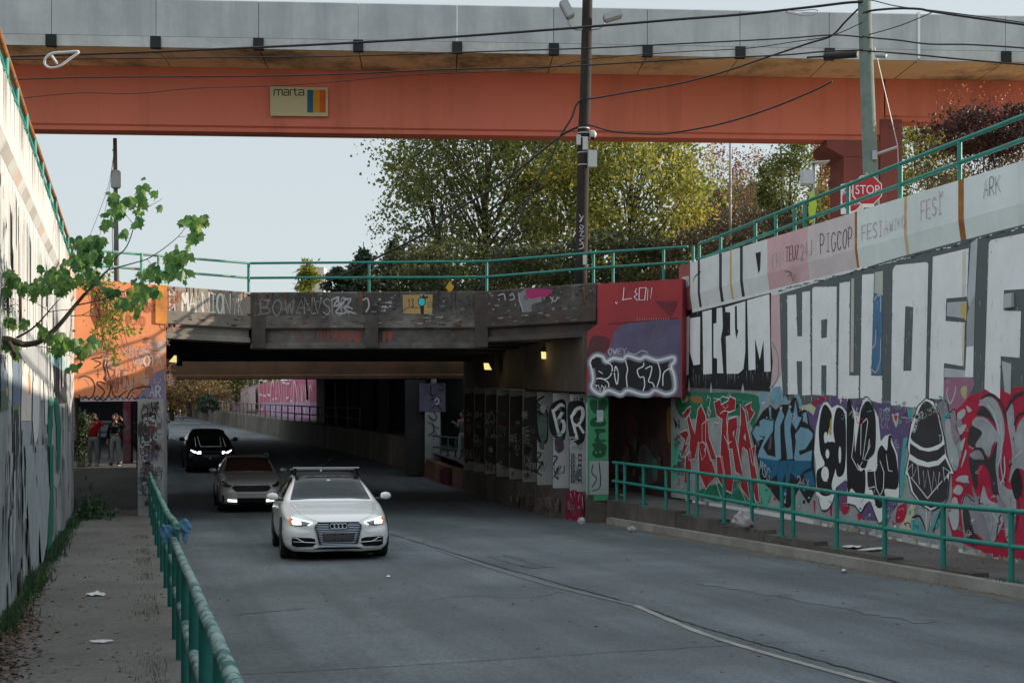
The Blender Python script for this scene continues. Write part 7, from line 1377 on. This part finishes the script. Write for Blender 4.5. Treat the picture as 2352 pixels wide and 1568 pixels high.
# ---- far building
b = at(727,622,240); FBg = thing('apartment_building','tiny pale building seen between the conifers','building',(b.x,b.y,5)); m = MB(); m.box((b.x,b.y,b.z-10),(3.4,4,20+.9),paint((.62,.58,.55))); m.build('wall',None,FBg); m = MB(); m.box((b.x-1.6,b.y-.3,b.z-9.6),(2.0,4,20.8),paint((.33,.35,.37))); m.build('wing',None,FBg)
# ---- wall lamps under the bridge
lampm = plain('sodium_lens',(.6,.5,.15),.4,emit=(1,.82,.32),estr=.6)
def wlamp(label, c, pts, Y, yoff=.0):
    q = [at(*px(c,p),Y) for p in pts]; cen = sum(q,Vector())/len(q); t = thing('wall_lamp',label,'lamp',cen,'wall lamps under the bridge'); m = MB(); m.prism(q,(.03,.12,0),lampm); m.build('lens',None,t); m = MB(); top = max(v.z for v in q); m.box((cen.x+.05,cen.y+.14,top+.02),(.36,.30,.06),blackm); m.box((cen.x+.12,cen.y+.2,cen.z),(.12,.2,.3),blackm); m.build('housing',None,t)
    ld = bpy.data.lights.new('lamp_light','POINT'); ld.energy = 2; ld.color = (1,.78,.35); ld.shadow_soft_size = .08; lo_ = bpy.data.objects.new('lamp_light',ld); COL.objects.link(lo_); lo_.location = cen+Vector((-.28,-.15,-.08))
wlamp('lit yellow wall lamp on the cap beam nearest the red bridge end','R',[(1075,115),(1110,115),(1143,178),(1080,175)],34.5)
wlamp('lit yellow wall lamp deeper under the right side of the bridge','R',[(595,212),(628,210),(656,268),(602,266)],38.6)
wlamp('dim wall lamp at the left end under the bridge beside the orange face','D',[(1165,866),(1166,915),(1126,912)],33.5)
for i,(x0,x1,pat) in enumerate(((75,215,'w'),(375,457,'wr'),(490,516,'r'),(705,832,'w'))):
    m = MB(); k = len(pat)
    for j,ch in enumerate(pat):
        a,b_ = lerp(x0,x1,j/k if pat!='wr' else (0,.37)[j]),lerp(x0,x1,(j+1)/k if pat!='wr' else (.37,1)[j]); p0,p1 = at(*px('E',(a,882)),44.6),at(*px('E',(b_,866)),44.6); m.box(((p0.x+p1.x)/2,44.6,(p0.z+p1.z)/2),(abs(p1.x-p0.x)-.004,.04,abs(p1.z-p0.z)),plain('board_white',(.8,.8,.8),.5) if ch=='w' else plain('board_red',(.5,.03,.06),.5))
    o_ = m.build('barrier_board',None); tag(o_,('longer white board','white and red board','short red board','rightmost white board by the drain pipe')[i]+' on top of the brown cross beam','board','boards on the cross beam')
# ================================================================ LITTER AND CLOTH
def crumple(name, label, cat, c, r, mat, seed, n=4, flat=.5):
    rnd = random.Random(seed); bm = bmesh.new(); bmesh.ops.create_icosphere(bm, subdivisions=3, radius=1)
    ks = [Vector((rnd.gauss(0,1),rnd.gauss(0,1),rnd.gauss(0,1))).normalized() for _ in range(14)]
    for v in bm.verts:
        d = v.co.normalized(); f = 1-.32*max(max(0,k.dot(d)-.72)*3 for k in ks)+.10*math.sin(7*d.x+5*d.z+seed); v.co = Vector((d.x*r[0],d.y*r[1],d.z*r[2]))*f
    me = bpy.data.meshes.new(name); bm.to_mesh(me); bm.free(); me.materials.append(mat); o = bpy.data.objects.new(name,me); COL.objects.link(o); o.location = c
    return tag(o,label,cat)
bluec = surf('blue_cloth',(.06,.19,.32),.35,(.16,.30,.42),.7,14,rough=1,bump=.6,fine=60)
e0 = Vector((.39-.30*11.85,11.85,1.12)); BC = thing('tied_cloth','fuzzy blue cloth knotted like a bow around the left railing','cloth',e0)
for nm,off,r,sd in (('bow_lobe',(-.13,-.03,-.04),(.12,.06,.14),1),('bow_lobe',(.15,-.02,.05),(.14,.06,.12),2),('knot',(0,-.04,0),(.05,.06,.055),3),('bow_tail',(-.16,-.04,-.17),(.055,.035,.10),4),('bow_tail',(.18,-.03,-.13),(.05,.03,.10),5)):
    o = crumple(nm,None,None,[q*.55 for q in off],[q*.62 for q in r],bluec,sd); o.parent = BC
papw = plain('paper_white',(.62,.64,.64),.8)
def scrap(label, c, pts, z, seed, mat=papw):
    rnd = random.Random(seed); q = [gnd(*px(c,p),z) for p in pts]; q = crom(q,3,True); cen = sum(q,Vector())/len(q); m = MB(); n = len(q); m.v = [cen+Vector((0,0,.035))]+[v+Vector((0,0,.006+rnd.uniform(0,.025))) for v in q]; m.f = [(0,1+i,1+(i+1)%n) for i in range(n)]; m.m=[0]*n; tag(m.build('paper_scrap',mat),label,'litter','paper scraps on the ground')
scrap('white tissue lying on the left sidewalk','G',[(570,988),(620,972),(645,962),(680,974),(708,986),(640,990)],.15,1)
scrap('thin white strip of paper low on the left sidewalk','G',[(595,1304),(680,1298),(750,1295),(752,1300),(660,1306)],.15,2)
scrap('flat white paper on the right sidewalk below the black capsule','I',[(1125,660),(1160,655),(1250,657),(1225,669),(1140,670)],.2,3)
scrap('long pale paper strip on the right sidewalk','I',[(1218,684),(1300,676),(1390,672),(1388,678),(1290,684)],.2,4)
scrap('white scrap at the foot of the red lettering','I',[(525,430),(545,422),(575,430),(560,440),(530,440)],.4,5)
scrap('small white scrap in the right gutter','I',[(1118,822),(1135,815),(1148,820),(1130,826)],0,6)
scrap('white scrap in the road in front of the white hatchback','H',[(325,860),(340,857),(356,860),(340,864)],0,7)
crumple('trash_bag','crumpled grey and white bag on the right sidewalk by the railing','trash bag',gnd(*px('I',(455,520)),.38)+Vector((0,0,.12)),(.24,.15,.17),surf('bag_grey',(.30,.27,.28),.3,(.55,.56,.57),.9,5,bump=.2),11)
crumple('trash_bag','small white bag beside the railing post near the red patch','trash bag',gnd(*px('H',(1897,350)),.45)+Vector((0,0,.06)),(.07,.06,.13),papw,12)
crumple('rock','pale rock at the road edge below the red patch','rock',gnd(*px('H',(1627,505)),0)+Vector((0,0,.06)),(.12,.09,.10),surf('pale_rock',(.38,.38,.37),.2),13)
crumple('rock','white stone in the gutter below the railing','rock',gnd(*px('H',(1962,553)),0)+Vector((0,0,.05)),(.11,.08,.07),MATS['pale_rock'],14)
crumple('rock','broken concrete lump on the right sidewalk edge','rock',gnd(*px('I',(540,425)),.42)+Vector((0,0,.03)),(.12,.08,.05),MATS['pale_rock'],15)
# ================================================================ PEOPLE
def skinned(name, verts, edges, radii, mat, parent, sub=1):
    me = bpy.data.meshes.new(name); me.from_pydata([Vector(v) for v in verts],edges,[]); o = bpy.data.objects.new(name,me); COL.objects.link(o)
    sk = o.modifiers.new('s','SKIN'); sk.use_smooth_shade = True; ly = me.skin_vertices[0] if me.skin_vertices else None
    if ly is None: bm = bmesh.new(); bm.from_mesh(me); bm.verts.layers.skin.verify(); bm.to_mesh(me); bm.free(); ly = me.skin_vertices[0]
    for i,r in enumerate(radii): ly.data[i].radius = (r,r) if not isinstance(r,tuple) else r; ly.data[i].use_root = (i==0)
    ss = o.modifiers.new('u','SUBSURF'); ss.levels = sub; ss.render_levels = sub
    dg = bpy.context.evaluated_depsgraph_get(); me2 = bpy.data.meshes.new_from_object(o.evaluated_get(dg)); bpy.data.objects.remove(o); me2.materials.clear(); me2.materials.append(mat)
    for p in me2.polygons: p.use_smooth = True
    r = bpy.data.objects.new(name,me2); COL.objects.link(r); r.parent = parent; return r
skin = plain('skin',(.50,.29,.21),.55)
class Sk:
    def __init__(s): s.v=[]; s.e=[]; s.r=[]
    def add(s, p, r, par=None):
        s.v.append(p); s.r.append(r)
        if par is not None: s.e.append((par,len(s.v)-1))
        return len(s.v)-1
    def chain(s, par, pts):
        for p,r in pts: par = s.add(p,r,par)
        return par
def person(label, X, Y, Z, look, armL, armR, topc, legc, hairc, shoec, crop_top=False, sleeve=None, bun=False, group=None, hs=1.0, extra=None):
    """local: x image-right, -y towards the camera, z up; arms = [elbow, wrist, hand direction]"""
    t = thing('person',label,'person',(X,Y,Z),group); look = Vector(look).normalized(); hc = Vector((0,-.01,1.615))+look*.02
    b = Sk(); p0 = b.add((0,0,.96),(.115,.10)); sp = b.chain(p0,[((0,0,1.12),(.105,.085)),((0,-.01,1.30),(.125,.095)),((0,0,1.43),(.085,.07)),((0,0,1.49),.052)])
    hb = b.chain(sp,[(tuple(Vector((0,-.005,1.55))+look*.005),.055),(tuple(hc),.082),(tuple(hc+Vector((0,0,.075))),.070)])
    for sx,arm in ((-1,armL),(1,armR)):
        sh_ = (sx*.165,0,1.41); i = b.add(sh_,.052,3-0 if False else sp-1); el,wr,hd = [Vector(q) for q in arm]
        i = b.chain(i,[(tuple(Vector(sh_).lerp(el,.5)),.043),(tuple(el),.036),(tuple(el.lerp(wr,.5)),.033),(tuple(wr),.024),(tuple(wr+hd*.05),(.032,.018))])
        pal = wr+hd*.08; pi = b.add(tuple(pal),(.036,.016),i); side = hd.cross(Vector((0,1,0))); side = side.normalized() if side.length>.01 else Vector((1,0,0))
        for k,(o_,ln_) in enumerate(((-.030,.065),(-.010,.075),(.010,.072),(.030,.055))):
            f0 = pal+side*o_+hd*.02; b.chain(pi,[(tuple(f0),.010),(tuple(f0+hd*ln_*.5+Vector((0,-.010,0))),.009),(tuple(f0+hd*ln_+Vector((0,-.022,0))),.008)])
        th = wr+hd*.04-side*.034; b.chain(i,[(tuple(th),.011),(tuple(th+hd*.035-side*.012),.009)])
    for sx in (-1,1):
        b.chain(p0,[((sx*.09,0,.88),.085),((sx*.105,-.015,.70),.072),((sx*.115,-.02,.50),.055),((sx*.12,.01,.30),.047),((sx*.125,.02,.09),.036),((sx*.135,-.10,.04),.035)])
    skinned('body',b.v,b.e,b.r,skin,t)
    cl = Sk(); z0 = 1.12 if crop_top else 1.0; q0 = cl.add((0,0,1.24),(.150,.118)); lo = cl.chain(q0,[((0,0,z0+.03),(.155,.12)),((0,0,z0-.02),(.150,.115))]); up = cl.chain(q0,[((0,0,1.37),(.140,.108)),((0,0,1.46),(.075,.068))])
    for sx,arm in ((-1,armL),(1,armR)):
        el,wr,hd = [Vector(q) for q in arm]; s0 = Vector((sx*.165,0,1.40)); cl.chain(up-1,[(tuple(s0),.073),(tuple(s0.lerp(el,.5)),.066),(tuple(el),.060),(tuple(el.lerp(wr,.6)),.056),(tuple(el.lerp(wr,.93)),.044)])
    skinned('sweatshirt',cl.v,cl.e,cl.r,topc,t)
    jn = Sk(); j0 = jn.add((0,0,.98),(.128,.112)); jn.chain(j0,[((0,0,1.04),(.122,.106))])
    for sx in (-1,1): jn.chain(j0,[((sx*.095,0,.86),(.100,.105)),((sx*.11,-.015,.66),.092),((sx*.12,-.02,.48),.082),((sx*.125,.01,.28),.080),((sx*.13,.02,.10),.082),((sx*.13,.015,.06),.080)])
    skinned('jeans',jn.v,jn.e,jn.r,legc,t)
    for sx in (-1,1):
        m = MB(); m.ellipsoid((sx*.135,-.07,.045),(.052,.15,.05),shoec); m.ellipsoid((sx*.135,-.07,.018),(.055,.155,.02),papw); m.build('shoe',None,t,smooth=True,local=True)
    u = look.cross(Vector((0,0,1))).normalized(); fw = look
    m = MB(); rot = Matrix((u,fw,u.cross(fw))).transposed(); hcc = hc+Vector((0,0,.045))
    m.ellipsoid(hcc-fw*.030+Vector((0,0,.024)),(.104,.104,.112),hairc,14,10,rot); m.ellipsoid(hcc-fw*.06-Vector((0,0,.05)),(.088,.07,.08),hairc,12,8,rot)
    if bun: m.ellipsoid(hcc-fw*.13+Vector((0,0,-.02)),(.05,.05,.06),hairc)
    m.build('hair',None,t,smooth=True,local=True)
    m = MB(); m.ellipsoid(hcc+fw*.058-Vector((0,0,.035)),(.066,.052,.092),skin,14,10,rot); m.ellipsoid(hcc+fw*.112-Vector((0,0,.035)),(.014,.020,.024),skin,8,6,rot); m.build('face',None,t,smooth=True,local=True)
    for sx in (-1,1):
        m = MB(); m.ellipsoid(hcc+fw*.100+u*sx*.030-Vector((0,0,.012)),(.012,.008,.007),black,8,6,rot); m.build('eye',None,t,local=True)
        m = MB(); m.ellipsoid(hcc+u*sx*.082-Vector((0,0,.03)),(.014,.025,.034),skin,8,6,rot); m.build('ear',None,t,smooth=True,local=True)
    m = MB(); m.ellipsoid(hcc+fw*.100-Vector((0,0,.082)),(.024,.008,.007),plain('lips',(.36,.12,.10),.5),8,6,rot); m.build('mouth',None,t,local=True)
    if extra: extra(t)
    return t
redh = surf('red_hoodie',(.52,.012,.025),.25,rough=.95,bump=.1); blk_s = surf('black_sweater',(.014,.014,.016),.3,rough=.95,bump=.1); jean = surf('grey_jeans',(.36,.38,.40),.25,(.12,.135,.15),.5,5,rough=.95,bump=.1); jean2 = surf('pale_jeans',(.44,.47,.50),.25,(.15,.17,.2),.5,5,rough=.95,bump=.1)
brn = plain('brown_hair',(.05,.024,.014),.7); brn2 = plain('red_brown_hair',(.045,.02,.012),.7)
def patch_a(t):
    m = MB(); m.box((-.03,-.113,1.33),(.11,.012,.05),plain('logo_grey',(.45,.45,.47),.8)); m.build('chest_print',None,t,local=True,bevel=.004)
def patch_b(t):
    for i,x in enumerate((-.09,-.05,-.01,.03,.07)):
        m = MB(); m.box((x,-.117+.006*abs(i-2),1.335+.008*(2-abs(i-2))),(.024,.008,.03),plain('logo_grey',(.45,.45,.47),.8)); m.build('chest_lettering',None,t,local=True)
person('person in a red hoodie and grey jeans standing on the walkway with one elbow raised',-14.25,43.0,zsl(43)+.005,(-.85,-.45,.08),[(-.25,.0,1.14),(-.27,-.05,.88),(.05,-.2,-.97)],[(.34,-.02,1.38),(.16,-.12,1.56),(-.7,-.1,.65)],redh,jean,brn,papw,bun=True,extra=patch_a)
person('person in a black cropped sweater and pale jeans standing right of the red hoodie',-13.52,43.05,zsl(43.05)+.005,(-.45,-.75,.42),[(-.24,-.02,1.14),(-.25,-.06,.88),(-.05,-.2,-.97)],[(.36,.02,1.30),(.20,.06,1.56),(-.6,.1,.75)],blk_s,jean2,brn2,black,crop_top=True,extra=patch_b)
person('person in a grey hoodie leaning out behind the last bridge column',-1.74,45.3,zsw(45.3)+.01,(-.9,-.3,-.1),[(-.22,-.10,1.18),(-.30,-.22,1.32),(-.7,-.5,.4)],[(.24,0,1.14),(.25,-.05,.88),(.05,-.2,-.97)],surf('grey_hoodie',(.17,.17,.18),.2),jean,plain('black_hair',(.012,.01,.01),.6),black)
